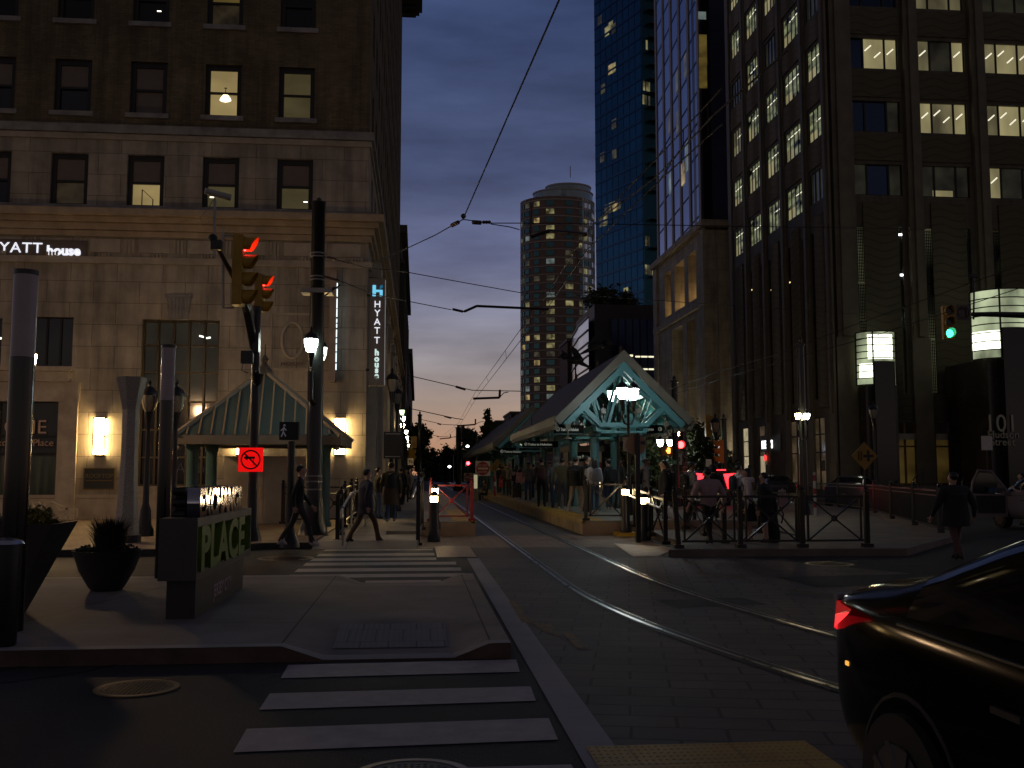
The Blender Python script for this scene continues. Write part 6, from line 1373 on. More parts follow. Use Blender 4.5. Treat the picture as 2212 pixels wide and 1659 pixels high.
# planters
pot = mat('planter_grey', (.05, .042, .045), .7, 0, (3, .2)); soil = mat('soil', (.02, .014, .01), .9)
leafd = mat('leaf_dark', (.014, .028, .008), .6, 0, (9, .4)); leafy = mat('leaf_yellow', (.16, .15, .015), .6, 0, (9, .4)); grassm = mat('grass_dark', (.022, .026, .012), .7, 0, (9, .4))
def tuft(b, c, n, h, spread, rnd, wd=.006):
    for i in range(n):
        a = rnd.uniform(0, 2 * pi); r = rnd.uniform(0, .5) * spread; l_ = rnd.uniform(.55, 1) * h; o = Vector((c[0] + r * cos(a), c[1] + r * sin(a), c[2])); out_ = Vector((cos(a), sin(a), 0)) * spread * rnd.uniform(.3, 1.1); s = Vector((-sin(a), cos(a), 0)) * wd
        m1 = o + out_ * .35 + Vector((0, 0, l_ * .65)); m2 = o + out_ * .8 + Vector((0, 0, l_ * rnd.uniform(.8, 1.05))); b.add([o - s, o + s, m1 + s * .8, m1 - s * .8, m2], [(0, 1, 2, 3), (3, 2, 4)])
def leafball(b, c, n, rx, rz_, s, rnd):
    for i in range(n):
        d = Vector((rnd.gauss(0, 1), rnd.gauss(0, 1), abs(rnd.gauss(0, 1)))).normalized() * rnd.uniform(.5, 1); p = Vector((c[0] + d.x * rx, c[1] + d.y * rx, c[2] + d.z * rz_)); u_ = Vector((rnd.uniform(-1, 1), rnd.uniform(-1, 1), rnd.uniform(-.6, .6))).normalized() * s; v_ = u_.cross(Vector((rnd.uniform(-1, 1), rnd.uniform(-1, 1), rnd.uniform(-1, 1)))).normalized() * s * .6
        b.add([p - u_, p + v_, p + u_, p - v_], [(0, 1, 2, 3)])
rnd = random.Random(4)
p = G(213, 1281, .13); zt = P(213, 1192, p.y).z; rr_ = (P(290, 1192, p.y).x - P(136, 1192, p.y).x) / 2
t = thing('planter', 'dark bowl planter with a tuft of tall grass', 'planter', (p.x, p.y + .05, .13)); c = (p.x, p.y + .3, .13); h = zt - .13
B().lathe(c, [(rr_ * .42, 0), (rr_ * .52, h * .1), (rr_ * .78, h * .5), (rr_ * .97, h * .96), (rr_, h), (rr_ * .95, h), (rr_ * .9, h - .06)], 36).obj('pot', pot, t, smooth=True)
B().lathe((c[0], c[1], .13 + h - .06), [(rr_ * .9, 0), (0, .01)], 24).obj('soil', soil, t)
q = B(); tuft(q, (c[0] + .02, c[1], zt - .04), 900, .5, .3, rnd); q.obj('grass_tuft', grassm, t); q = B(); leafball(q, (c[0] + .2, c[1] - .1, zt - .03), 160, .2, .14, .025, rnd); leafball(q, (c[0] - .25, c[1] - .05, zt - .03), 120, .15, .1, .025, rnd); q.obj('low_leaves', leafd, t)
p = G(30, 1345, .13); Yp = 10.4; zt = P(112, 1133, Yp).z; xr = P(113, 1133, Yp).x
t = thing('planter', 'tall tapering dark planter with yellow flowers behind the left lamp column', 'planter', (xr - .5, Yp, .13)); w_ = 1.1; c = (xr - w_ / 2, Yp + .35)
q = B(); lo = [(c[0] - .3, c[1] - .22), (c[0] + .12, c[1] - .22), (c[0] + .12, c[1] + .22), (c[0] - .3, c[1] + .22)]; hi = [(xr - w_, Yp - .02), (xr, Yp - .02), (xr, Yp + .75), (xr - w_, Yp + .75)]
q.add([(*a, .13) for a in lo] + [(*a, zt) for a in hi] + [(xr - w_ + .05, Yp + .03, zt), (xr - .05, Yp + .03, zt), (xr - .05, Yp + .7, zt), (xr - w_ + .05, Yp + .7, zt)], [(0, 1, 5, 4), (1, 2, 6, 5), (2, 3, 7, 6), (3, 0, 4, 7), (4, 5, 9, 8), (5, 6, 10, 9), (6, 7, 11, 10), (7, 4, 8, 11)]); q.obj('pot', pot, t)
B().box(xr - w_ + .05, xr - .05, Yp + .03, Yp + .7, zt - .06, zt - .03).obj('soil', soil, t)
q = B(); leafball(q, (xr - .3, Yp + .35, zt - .02), 500, .24, .2, .03, rnd); q.obj('flowers', leafy, t); q = B(); leafball(q, (xr - .7, Yp + .3, zt - .03), 300, .3, .16, .03, rnd); q.obj('low_leaves', leafd, t)
# white entrance handrails at the hotel door
t = thing('ramp_railing', 'pale cross braced railings of the hotel door ramp', 'railing', (P(100, 1120, 31.5).x, 31.5, .14))
q = B()
for (ua, va, ub, vb2) in ((62, 1085, 62, 1128), (62, 1085, 84, 1085), (84, 1085, 100, 1122), (66, 1085, 95, 1128), (95, 1085, 95, 1128), (95, 1085, 112, 1085), (112, 1085, 146, 1125), (146, 1098, 146, 1125), (112, 1085, 146, 1100), (146, 1100, 166, 1100), (166, 1100, 166, 1115), (146, 1115, 166, 1115), (95, 1125, 146, 1098)): q.bar(P(ua, va, 31.5), P(ub, vb2, 31.5), .05, .05, Vector((0, 1, 0)))
q.obj('rails', mat('pale_rail', (.45, .4, .3), .4, .4), t)
# ================================================================== RAILINGS
def xfence(name, label, pts, h=1.05, rail=None, red=False, brace=True, group='cross braced railings at the platform ramps', tilt=None):
    """posts with ball caps; each bay a frame with diagonal braces meeting in a ring"""
    t = thing(name, label, 'railing', pts[0], group); m = painted_red_light if red else mat('rail_black', (.016, .012, .011), .35, .2, (5, .2))
    for i, (x, y, z) in enumerate(pts):
        q = B(); tx = tilt if (tilt and i == 0) else 0
        q.bar((x, y, z), (x + tx, y, z + h + .04), .085, .085, Vector((0, 1, 0))); q.box(x - .09, x + .09, y - .09, y + .09, z - .005, z + .07); q.lathe((x + tx, y, z + h + .04), [(.055, 0), (.055, .02), (.02, .04), (.045, .075), (.03, .11), (0, .12)], 10); q.obj('post', m, t)
    for a, c in zip(pts, pts[1:]):
        a = Vector(a); c = Vector(c); d = (c - a); l_ = d.length; d.normalize(); q = B(); up = Vector((0, 0, 1))
        s = a + d * .07; e = c - d * .07; lo = .13; hi = h - .05
        q.bar(s + up * hi, e + up * hi, .05, .045); q.bar(s + up * lo, e + up * lo, .04, .04)
        if brace:
            s2 = s + d * .05; e2 = e - d * .05
            q.bar(s2 + up * lo, s2 + up * hi, .035, .035, Vector((0, 1, 0))); q.bar(e2 + up * lo, e2 + up * hi, .035, .035, Vector((0, 1, 0)))
            q.bar(s2 + up * lo, e2 + up * hi, .03, .03); q.bar(s2 + up * hi, e2 + up * lo, .028, .028)
            mid = (s + e) / 2 + up * (lo + hi) / 2; q.tube([mid + d * .05 * cos(k * pi / 6) + up * .05 * sin(k * pi / 6) for k in range(13)], .016, 6)
        q.obj('bay', m, t)
    if rail:
        B().tube([Vector(p) + Vector((rail, 0, h * .78)) for p in pts], .028, 8).obj('handrail', steel, t)
    return t
zi = .14
xfence('railing', 'front cross braced railing on the kerb before the waiting people', [(P(u, 1183, 19.1).x, 19.1, zi) for u in (1466, 1600, 1734, 1874)], 1.04, tilt=-.07)
xfence('railing', 'sloping railing behind the lit bollards on the platform ramp', [(5.38, 21.5, .05), (5.42, 23.0, .13), (5.45, 24.9, .25)], 1.0, rail=-.12)
xfence('railing', 'second sloping railing right of the lit bollards with a bright handrail', [(6.35, 20.4, zi), (6.65, 22.8, zi), (6.9, 25.4, .16), (7.0, 28.8, .3)], 1.05, rail=-.14)
xfence('railing', 'third railing farther right among the waiting people', [(8.05, 20.6, zi), (8.3, 23.8, zi), (8.55, 27.4, zi), (8.7, 31.0, .2)], 1.05, rail=-.14)
xfence('railing', 'dark railing climbing the ramp by the hotel with bright handrail', [(-1.78, 22.7, .06), (-1.78, 23.7, .16), (-1.78, 24.8, .28), (-1.8, 27.5, .32), (-1.82, 30.2, .32)], .98)
t = thing('ramp_handrail', 'bent shiny steel handrail with looped end beside the hotel ramp', 'handrail', (-1.55, 21, .1))
q = B(); hp = [P(738, 1120, 20.6), P(737.5, 1104, 20.7), P(741, 1096, 21.0), P(750, 1080, 22.2), P(760, 1065, 23.3), P(776, 1060, 26), P(790, 1055, 28), P(800, 1056, 28.2), P(803, 1062, 28.2), P(798, 1067, 28.1)]
q.tube(hp, .028, 8); q.obj('tube', steel, t); q = B()
for k in (2, 4, 6): q.cyl((hp[k].x, hp[k].y, .1), hp[k], .022)
q.obj('support', steel_dull, t)
xfence('railing', 'railing across the pavement behind the shelter columns', [(-3.9, 29.6, zi), (-2.9, 29.6, zi), (-1.95, 29.6, zi)], 1.1, rail=.001)
xfence('platform_gate', 'braced gate with painted red light at the end of the small left platform', [(.33, 25.75, .37), (P(1021, 1100, 25.75).x - .02, 25.75, .37)], .96, red=True, group='braced gates on the platform ends')
xfence('platform_gate', 'dark braced gate at the end of the long platform', [(P(1262, 1100, 25.75).x + .04, 25.75, .37), (P(1352, 1100, 25.75).x, 25.75, .37)], .98, group='braced gates on the platform ends')
p = P(903, 1160, 22.3); xfence('guard_post', 'single brown post with a handrail left of the lit bollard', [(p.x, 22.3, .0), (p.x + .1, 25, .2)], 1.35, brace=False, group=None, rail=-.14)
# picket fence along the far edge of the island
t = thing('picket_fence', 'low black picket fence curving along the island edge', 'fence', (12.7, 23.4, zi))
fp = [Vector(p) for p in ((12.7, 23.4, zi), (13.9, 27, zi), (15.2, 31, zi), (16.9, 35.8, zi), (18.2, 42, zi), (19.0, 50, zi))]
for a, c in zip(fp, fp[1:]):
    d = (c - a); l_ = d.length; d.normalize(); q = B(); n = int(l_ / .125); up = Vector((0, 0, 1))
    for k in range(n): p = a + d * (k + .5) * l_ / n; q.bar(p + up * .1, p + up * 1.0, .016, .016, Vector((0, 1, 0)))
    q.bar(a + up * .13, c + up * .13, .04, .03); q.bar(a + up * .9, c + up * .9, .04, .03); q.bar(a + up * 1.02, c + up * 1.02, .05, .04); q.obj('pickets', black_metal, t)
for p in fp: q = B(); q.box(p.x - .06, p.x + .06, p.y - .06, p.y + .06, zi, zi + 1.12); q.ball((p.x, p.y, zi + 1.16), .06); q.obj('post', black_metal, t)

# ================================================================== SIGNS AND SIGNALS, RIGHT AND FAR
def post_sign(name, label, u, v, Y, size, zbase, kind, cat='traffic sign', group=None, pole=True):
    p = P(u, v, Y); t = thing(name, label, cat, (p.x, Y, zbase), group)
    if pole: B().cyl((p.x, Y + .06, zbase), (p.x, Y + .06, p.z + size * .5), .03, .03, 8).obj('post', dark_metal, t)
    y0 = Y; s = size / 2
    yl_ = mat('sign_yellow', (.26, .145, .012), .5, 0, (4, .12)); bk = MC['sign_black']
    if kind.startswith('diamond'):
        B().prism([(p.x, y0, p.z - s), (p.x + s, y0, p.z), (p.x, y0, p.z + s), (p.x - s, y0, p.z)], (0, .02, 0)).obj('plate', yl_, t)
        q = B(); k = size; cx = p.x + (.13 * k)
        q.box(cx - .045 * k, cx + .045 * k, y0 - .008, y0 - .002, p.z - .2 * k, p.z + .2 * k); q.box(cx - .19 * k, cx + .2 * k, y0 - .007, y0 - .003, p.z - .045 * k, p.z + .045 * k)
        cx = p.x - .18 * k
        for dx in (-.05, .05): q.box(cx + dx * k - .013 * k, cx + dx * k + .013 * k, y0 - .008, y0 - .002, p.z - .17 * k, p.z + .17 * k)
        if kind == 'diamond_wide': 
            for dz in (-.14, -.07, 0, .07, .14): q.box(cx - .09 * k, cx + .09 * k, y0 - .0075, y0 - .0025, p.z + dz * k - .012 * k, p.z + dz * k + .012 * k)
        q.obj('symbol', bk, t)
    elif kind == 'stop':
        B().box(p.x - s, p.x + s, y0, y0 + .02, p.z - s, p.z + s).obj('plate', sign_white, t)
        B().cyl((p.x, y0 - .001, p.z), (p.x, y0 - .012, p.z), s * .9, s * .9, 24).obj('disc', mat('sign_red', (.3, .02, .025), .5), t); B().box(p.x - s * .7, p.x + s * .7, y0 - .02, y0 - .013, p.z - s * .12, p.z + s * .12).obj('bar', sign_white, t)
        text('lettering', 'DO NOT', s * .42, sign_white, t, (p.x, y0 - .014, p.z + s * .28), align='CENTER', depth=.004); text('lettering', 'ENTER', s * .42, sign_white, t, (p.x, y0 - .014, p.z - s * .6), align='CENTER', depth=.004)
    elif kind == 'ten':
        B().box(p.x - s * .85, p.x + s * .85, y0, y0 + .02, p.z - s, p.z + s).obj('plate', sign_white, t); text('lettering', '10', size * .55, bk, t, (p.x, y0 - .003, p.z - s * .4), align='CENTER', depth=.004, bold=.01)
    elif kind == 'plain':
        B().box(p.x - s * .8, p.x + s * .8, y0, y0 + .02, p.z - s, p.z + s).obj('plate', sign_white, t)
    return t
post_sign('railroad_sign', 'large yellow diamond tram crossing sign near the office front', 1868, 985, 30, .86, zi, 'diamond_wide')
post_sign('railroad_sign', 'small yellow diamond tram crossing sign above the waiting crowd', 1075, 1010, 62, 1.1, .37, 'diamond')
post_sign('do_not_enter_sign', 'red and white do not enter sign beside the far platform end', 1043, 1012, 64, .95, 0, 'stop')
post_sign('do_not_enter_sign', 'smaller do not enter sign at the end of the track', 1011, 1031, 90, .75, 0, 'stop')
post_sign('speed_sign', 'white number ten sign on the left pavement', 887, 997, 66, .46, .12, 'ten')
post_sign('speed_sign', 'white number ten sign beside the red traffic light pole', 1463, 992, 44, .5, 0, 'ten')
post_sign('notice_sign', 'pale paper notice on a post before the red lit car', 1531, 1000, 40, .3, zi, 'plain')
post_sign('parking_sign', 'small pinkish parking sign before the street number pylon', 2132, 957, 40, .6, 0.14, 'plain')
# round sign on a thin pole and a white board behind the canopy lamp
p = P(1378, 960, 22.7); xq = P(1379, 1170, 22.7).x
t = thing('round_sign', 'tan round sign on a thin black pole beside the right bollard', 'sign', (xq, 22.7, 0.01))
q = B(); q.bar((xq, 22.7, .01), (xq, 22.7, p.z + .27), .1, .1, Vector((0, 1, 0))); q.obj('post', black_metal, t)
q = B(); q.cyl((p.x - .03, 22.77, p.z), (p.x - .03, 22.79, p.z), .245, .245, 28); q.obj('disc', mat('sign_tan', (.46, .27, .15), .5, 0, (3, .1)), t)
B().box(p.x + .08, p.x + .19, 22.762, 22.769, p.z - .0, p.z + .08).obj('sticker', mat('sticker_blue', (.06, .06, .12), .5), t)
p0, p1 = P(1347, 975, 29.0), P(1364, 944, 29.0)
t = thing('notice_board', 'white board fixed to the canopy lamp post', 'sign', ((p0.x + p1.x) / 2, 29, p0.z)); B().box(p0.x, p1.x, 29.0, 29.05, p0.z, p1.z).obj('board', mat('board_white', (.42, .36, .28), .5, 0, (3, .1)), t)
q = B(); q.box(p0.x - .02, p1.x + .02, 28.99, 29.06, p1.z, p1.z + .03); q.obj('edge', dark_metal, t)
# right-hand mast arm with green light
p = P(2048, 697, 25.0)
signal_head('traffic_signal', 'green traffic light hanging from the mast arm at right', (p.x, 25.0, p.z), R(-90 - 12), 3, 2, (.05, 1, .62), 4, .82, group=None)
q = B(); t = thing('mast_arm', 'black signal mast arm reaching in from the right edge', 'signal pole', P(2160, 680, 25))
q.tube([P(2100, 679, 25.1), P(2150, 679, 25.1), P(2215, 681, 25.1), (P(2300, 685, 25.1).x, 25.1, P(2300, 685, 25.1).z)], [.06, .075, .09, .11], 10); xq = P(2300, 685, 25.1).x; q.lathe((xq, 25.1, .0), [(.2, 0), (.15, .5), (.12, P(2300, 685, 25.1).z + .2)], 12); q.obj('arm', black_metal, t)
q = B(); q.tube([P(2103, 690, 25.05), P(2104, 640, 25.05), P(2104, 598, 25.05)], .025, 6); q.obox(P(2104, 596, 25.05), .2, .14, .1); q.obj('sensor', dark_metal, t)
p = P(2080, 675, 25.05); t = thing('turn_sign', 'dim square turn sign beside the green traffic light', 'traffic sign', p)
B().obox(p, .36, .03, .42).obj('plate', mat('dim_sign', (.14, .1, .1), .6), t); q = B(); q.bar((p.x + .07, 25.025, p.z - .12), (p.x + .07, 25.025, p.z + .08), .01, .05); q.bar((p.x + .07, 25.025, p.z + .1), (p.x - .12, 25.025, p.z + .1), .01, .05); q.tube([(p.x + .16 * cos(k * pi / 10), 25.026, p.z + .16 * sin(k * pi / 10)) for k in range(21)], .008, 4); q.obj('arrow', MC['sign_black'], t)
# middle distance signals
p = P(1470, 978, 45); signal_head('traffic_signal', 'red traffic light on the wrapped pole right of the canopy', (p.x, 45, p.z), R(-97), 3, 0, (1, .02, .02), 26, 1.0, face_m=black_metal, lens=.16)
t = thing('signal_pole', 'dark pole wrapped with bands carrying the red traffic light', 'signal pole', (P(1477, 1040, 45.3).x, 45.3, 0)); xq = P(1477, 1040, 45.3).x
B().cyl((xq, 45.3, 0), (xq, 45.3, P(1470, 915, 45.3).z), .2, .16, 14).obj('shaft', black_metal, t); q = B()
for k in range(9): z = 1.0 + k * .22; q.lathe((xq, 45.3, z), [(.2, 0), (.21, .01), (.21, .03), (.2, .04)], 14)
q.obj('band', steel_dull, t)
p = P(1442, 967 + 0, 43); t = thing('pedestrian_signal', 'lit orange hand pedestrian signal left of the red light', 'pedestrian signal', p); p = P(1440, 974, 43)
B().obox(p, .5, .25, .42).obj('housing', mat('signal_yellow_dark', (.2, .11, .01), .5), t); hand = white_emit('hand_orange', (1, .24, .03), 9)
q = B(); c = (p.x + .06, 42.86, p.z - .04); q.obox(c, .12, .01, .13)
for dx, dz, hh in ((-.05, .1, .11), (-.017, .12, .13), (.017, .12, .13), (.05, .1, .11)): q.obox((c[0] + dx, c[1], c[2] + dz), .024, .01, hh)
q.obox((c[0] - .09, c[1], c[2] + .03), .024, .01, .09, 0, 0, -.5); q.obj('hand', hand, t); B().cyl((P(1437, 1000, 43.2).x, 43.2, 0), (P(1437, 1000, 43.2).x, 43.2, P(1437, 955, 43.2).z), .06).obj('post', dark_metal, t)
p0, p1 = P(1436, 1003, 42.9), P(1462, 994, 42.9); t = thing('street_sign', 'small green street name sign under the orange hand', 'sign', p0); B().box(p0.x, p1.x, 42.9, 42.93, p0.z, p1.z).obj('plate', mat('sign_green_road', (.02, .2, .1), .5), t); text('lettering', 'York St', .15, sign_white, t, (p0.x + .04, 42.897, p0.z + .04), depth=.004)
for u, v, Y, f_, n, lb_, lit, cc in ((1529, 920, 48, -5, 3, 'yellow backed traffic light with a green glow at its left', 2, (.05, 1, .5)), (1556, 975, 46, 175, 3, 'lower yellow backed traffic light on the slim black pole', 9, None), (894, 955, 70, 95, 2, 'small yellow signal box up on a pole at the left', 9, None), (890, 982, 70, 60, 2, 'larger yellow signal box below another at the left', 9, None)):
    p = P(u, v, Y); signal_head('traffic_signal', lb_, (p.x, Y, p.z), R(f_), n, lit, cc or (0, 0, 0), 5, 1.0 if n == 3 else 1.15)
def pole(label, u, vt, vb, Y, r, cat='pole', name='catenary_pole', m=None):
    x = P(u, vb, Y).x; z = P(u, vt, Y).z; t = thing(name, label, cat, (x, Y, 0), 'black poles along the tracks')
    B().lathe((x, Y, 0), [(r * 1.7, 0), (r * 1.6, .3), (r, .6), (r * .85, z)], 12).obj('shaft', m or MC['pole_black'], t); B().lathe((x, Y, z), [(r * 1.1, 0), (r * 1.1, .08), (r * .4, .12), (r * .45, .25), (0, .34)], 12).obj('cap', MC['pole_black'], t); return t
pole('slim black pole with the yellow signal boxes at the left', 906, 898, 1020, 72, .16); pole('black pole in the middle of the street right of the track', 990, 925, 1060, 96, .3); pole('thinner black pole farther along the track', 1027, 935, 1045, 120, .28); pole('thinnest black pole far down the track', 977, 985, 1040, 170, .25)
pole('black pole right of the canopy beside the limestone block', 1460, 826, 1060, 44, .17); pole('black pole behind the twin lamps before the office front', 1737, 748, 1065, 34.5, .15); pole('black pole with bracket among the yellow signals', 1566, 908, 1040, 48, .15); pole('tall dark pole at the near end of the left lamp row', 872, 786, 1040, 86, .17); pole('dark pole farther along the left lamp row', 884, 880, 1040, 120, .2)
p = P(871, 960, 33); t = thing('traffic_cabinet', 'dark box fixed to the lamp post on the left pavement', 'cabinet', (P(849, 960, 33.8).x, 33.8, 2)); p = P(849, 962, 33.8); B().obox(p, .62, .3, .9).obj('case', black_metal, t); q = B()
for dz in (-.38, .38): q.obox((p.x, p.y - .16, p.z + dz), .5, .03, .03)
q.obj('strap', steel_dull, t)
# red arrow and green far signals
p = P(1011, 1005, 120); signal_head('traffic_signal', 'tiny red arrow signal far down the track', (p.x, 120, p.z), R(-90), 2, 0, (1, .03, .04), 20, 1.3, face_m=black_metal, lens=.16)
p = P(1076, 993, 100); signal_head('traffic_signal', 'tiny green signal above the small diamond sign', (p.x, 100, p.z), R(-95), 2, 1, (.05, 1, .6), 16, 1.1, face_m=black_metal, lens=.16)
# platform screens, a lit cabinet and a striped delineator post
p0, p1 = P(1022, 1066, 60), P(1033, 1022, 60); t = thing('lit_cabinet', 'pale narrow lit cabinet standing right of the track', 'cabinet', (p0.x, 60, 0)); B().box(p0.x, p1.x, 60, 60.4, 0.01, p1.z).obj('case', mat('cabinet_cream', (.3, .27, .2), .5), t); B().box(p0.x + .05, p1.x - .05, 59.97, 59.99, p0.z + .3, p1.z - .1).obj('panel', mat('cabinet_glow', (.4, .36, .25), .5, emit=((1, .9, .55), .3), sample=False), t)
p = P(1761, 1100, 33); t = thing('delineator_post', 'red and white striped flexible post behind the front railing', 'post', (p.x, 33, zi)); q = B(); q.cyl((p.x, 33, zi), (p.x, 33, zi + 1.5), .05); q.obj('post', sign_white, t); q = B()
for k in range(3): q.lathe((p.x, 33, zi + .3 + k * .45), [(.053, 0), (.053, .2)], 12)
q.obj('band', mat('delineator_red', (.35, .03, .03), .5), t)
p = P(1026, 1060, 80); t = thing('delineator_post', 'small red and white striped post at the far platform end', 'post', (P(1069, 1080, 64).x, 64, 0)); p = P(1069, 1080, 56); q = B(); q.cyl((p.x, 56, .37), (p.x, 56, 1.5), .07); q.obj('post', MC['delineator_red'], t); B().lathe((p.x, 56, .9), [(.074, 0), (.074, .25)], 10).obj('band', sign_white, t)

# ================================================================== OVERHEAD WIRES
wire_m = mat('wire', (.012, .01, .009), .6, .2); ins = mat('insulator', (.05, .03, .028), .5); arm_m = mat('pull_off_arm', (.035, .024, .022), .5, .3)
def wire(name, label, pts, r, parts=(), sag=0):
    t = thing(name, label, 'overhead wire', pts[0], 'overhead tram wires'); full = []
    for a, c in zip(pts, pts[1:]):
        for k in range(6): f_ = k / 6; p = a.lerp(c, f_); p = p - Vector((0, 0, sag * 4 * f_ * (1 - f_))); full.append(p)
    full.append(pts[-1]); B().tube(full, r, 5).obj('cable', wire_m, t)
    for kind, a, c, rr_ in parts:
        q = B(); q.tube([a, c], rr_, 8) if kind != 'knob' else q.ball(a, rr_); q.obj('insulator' if kind != 'arm' else 'arm', ins if kind != 'arm' else arm_m, t)
    return t
wp = lambda *l: [P(*p) for p in l]
J = P(1000, 474, 18.5)
wire('span_wire', 'wire rising steeply from the junction to the top of the picture', [J, P(1100, 245, 13.5), P(1208, 0, 10.2), P(1260, -120, 9.2)], .012, [('knob', P(1001, 467, 18.5), 0, .05)])
wire('span_wire', 'reddish wire from the junction down left to the hotel', [J, P(940, 508, 19.5), P(878, 537, 20.6), P(790, 575, 22)], .011, [('rod', P(976, 487, 18.8), P(990, 480, 18.6), .04)])
wire('span_wire', 'horizontal wire from the junction to the round tower', [J, P(1060, 482, 18.8), P(1123, 482, 19.2), P(1300, 484, 20), P(1560, 488, 22), P(2000, 495, 30)], .010, [('rod', P(1022, 480, 18.6), P(1038, 481, 18.7), .045), ('knob', P(1045, 480, 18.7), 0, .035), ('knob', P(1051, 480, 18.7), 0, .035), ('knob', P(1057, 480, 18.7), 0, .035)])
wire('pull_off', 'upper heavy bent arm holding the wires before the towers', [P(1060, 484, 18.8), P(1100, 490, 18.9), P(1122, 496, 19)], .010, [('arm', P(1146, 512, 19), P(1185, 499, 19), .035), ('arm', P(1185, 499, 19), P(1265, 507, 18.2), .04), ('rod', P(1148, 440, 19), P(1146, 512, 19), .02)])
wire('span_wire', 'upper span wire sloping down from the big pole clamps', [P(692, 552, 24.1), P(790, 578, 23.5), P(880, 588, 22), P(1000, 610, 22.5), P(1123, 632, 23), P(1290, 640, 25), P(1850, 678, 40)], .010, [('rod', P(708, 556, 24), P(725, 560, 23.9), .03), ('rod', P(752, 568, 23.7), P(762, 571, 23.6), .025)])
wire('span_wire', 'lower span wire crossing the blade sign', [P(694, 594, 24.1), P(752, 613, 23.8), P(800, 634, 23.5), P(878, 650, 22), P(975, 669, 22.5)], .010, [('rod', P(700, 597, 24), P(732, 606, 23.9), .03), ('rod', P(978, 668, 22.5), P(1000, 673, 22.6), .03)])
wire('span_wire', 'short stay with turnbuckle from the pole bracket', [P(700, 640, 24), P(735, 615, 24)], .016, [('rod', P(712, 630, 24), P(724, 621, 24), .035)])
wire('pull_off', 'lower heavy bent arm over the tracks', [P(998, 673, 22.6), P(1004, 673, 22.6)], .014, [('arm', P(1003, 673, 22.6), P(1030, 661, 22.7), .03), ('arm', P(1030, 661, 22.7), P(1185, 668, 23), .03)])
# contact and messenger wires over the track, following its curve
mess = wp((1560, 190, 11.2), (1430, 330, 13.8), (1265, 503, 18.2), (1180, 640, 24.5), (1124, 712, 29), (1025, 850, 56), (990, 914, 100), (960, 938, 150), (942, 952, 230))
cont = wp((1560, 268, 11.2), (1430, 385, 13.8), (1268, 540, 18.2), (1190, 655, 24.5), (1124, 736, 29), (1031, 856, 56), (992, 921, 100), (962, 944, 150), (942, 956, 230))
t = wire('contact_wire', 'upper messenger wire curving down the street over the track', mess, .010); wire('contact_wire', 'lower contact wire curving down the street over the track', cont, .010)
for (a0, a1), (b0, b1) in zip(zip(mess, mess[1:]), zip(cont, cont[1:])):
    for f_ in (.2, .6, .9): B().cyl(a0.lerp(a1, f_), b0.lerp(b1, f_), .008, n=4).obj('dropper', wire_m, t)
for Y, vl, u0, vr, ue, um in ((42, 810, 878, 845, 1125, 1020), (66, 882, 884, 906, 1000, 985), (95, 905, 905, 919, 1010, 958), (125, 938, 925, 945, 1000, 950)):
    wire('span_wire', 'span wire at %s metres crossing the sky above the track' % {42: 'about forty', 66: 'about sixty-five', 95: 'about ninety-five', 125: 'over a hundred'}[Y], [P(u0, vl, Y), P(um, vr - 2, Y), P(ue, vr, Y)], .018 if Y < 60 else .028, [('rod', P(u0 + (um - u0) * .75, vl + (vr - vl) * .72, Y), P(u0 + (um - u0) * .9, vl + (vr - vl) * .9, Y), .05)])
for Y, a, b_, c, d in ((42, (1022, 861), (1079, 859), (1080, 842), (1088, 849)), (66, (987, 920), (1027, 917), (1027, 905), (1035, 912)), (95, (950, 948), (973, 946), (973, 938), (992, 940))):
    wire('pull_off', 'steady arm over the track, %s' % {42: 'nearest of the far ones', 66: 'middle of the far ones', 95: 'farthest and lowest'}[Y], [P(*b_, Y), P(*d, Y), P(d[0] + 10, d[1] - 2, Y)], .02, [('arm', P(*a, Y), P(*b_, Y), .05), ('arm', P(*b_, Y), P(*c, Y), .05)])
wire('span_wire', 'upper wire sagging across the limestone block to the right', wp((1445, 842, 30), (1560, 800, 28), (1680, 765, 26), (1850, 700, 24), (2240, 560, 20)), .010); wire('span_wire', 'lower wire sagging across the limestone block to the right', wp((1460, 850, 30), (1580, 812, 28), (1720, 772, 26), (1900, 722, 24), (2240, 610, 20)), .010)
wire('span_wire', 'long thin wire rising from the tower arm to the upper right', wp((1300, 470, 17), (1420, 380, 14), (1540, 250, 11), (1700, 110, 9)), .012)
t = thing('far_gantry', 'two-pole wire gantry beside the far track pole', 'gantry', P(990, 925, 97)); q = B(); q.tube([P(995, 932, 97), P(1022, 948, 97)], .07, 5); q.tube([P(995, 949, 97), P(1027, 951, 97)], .1, 5); q.tube([P(1022, 948, 97), P(1024, 952, 97)], .08, 5); q.obj('arm', arm_m, t)

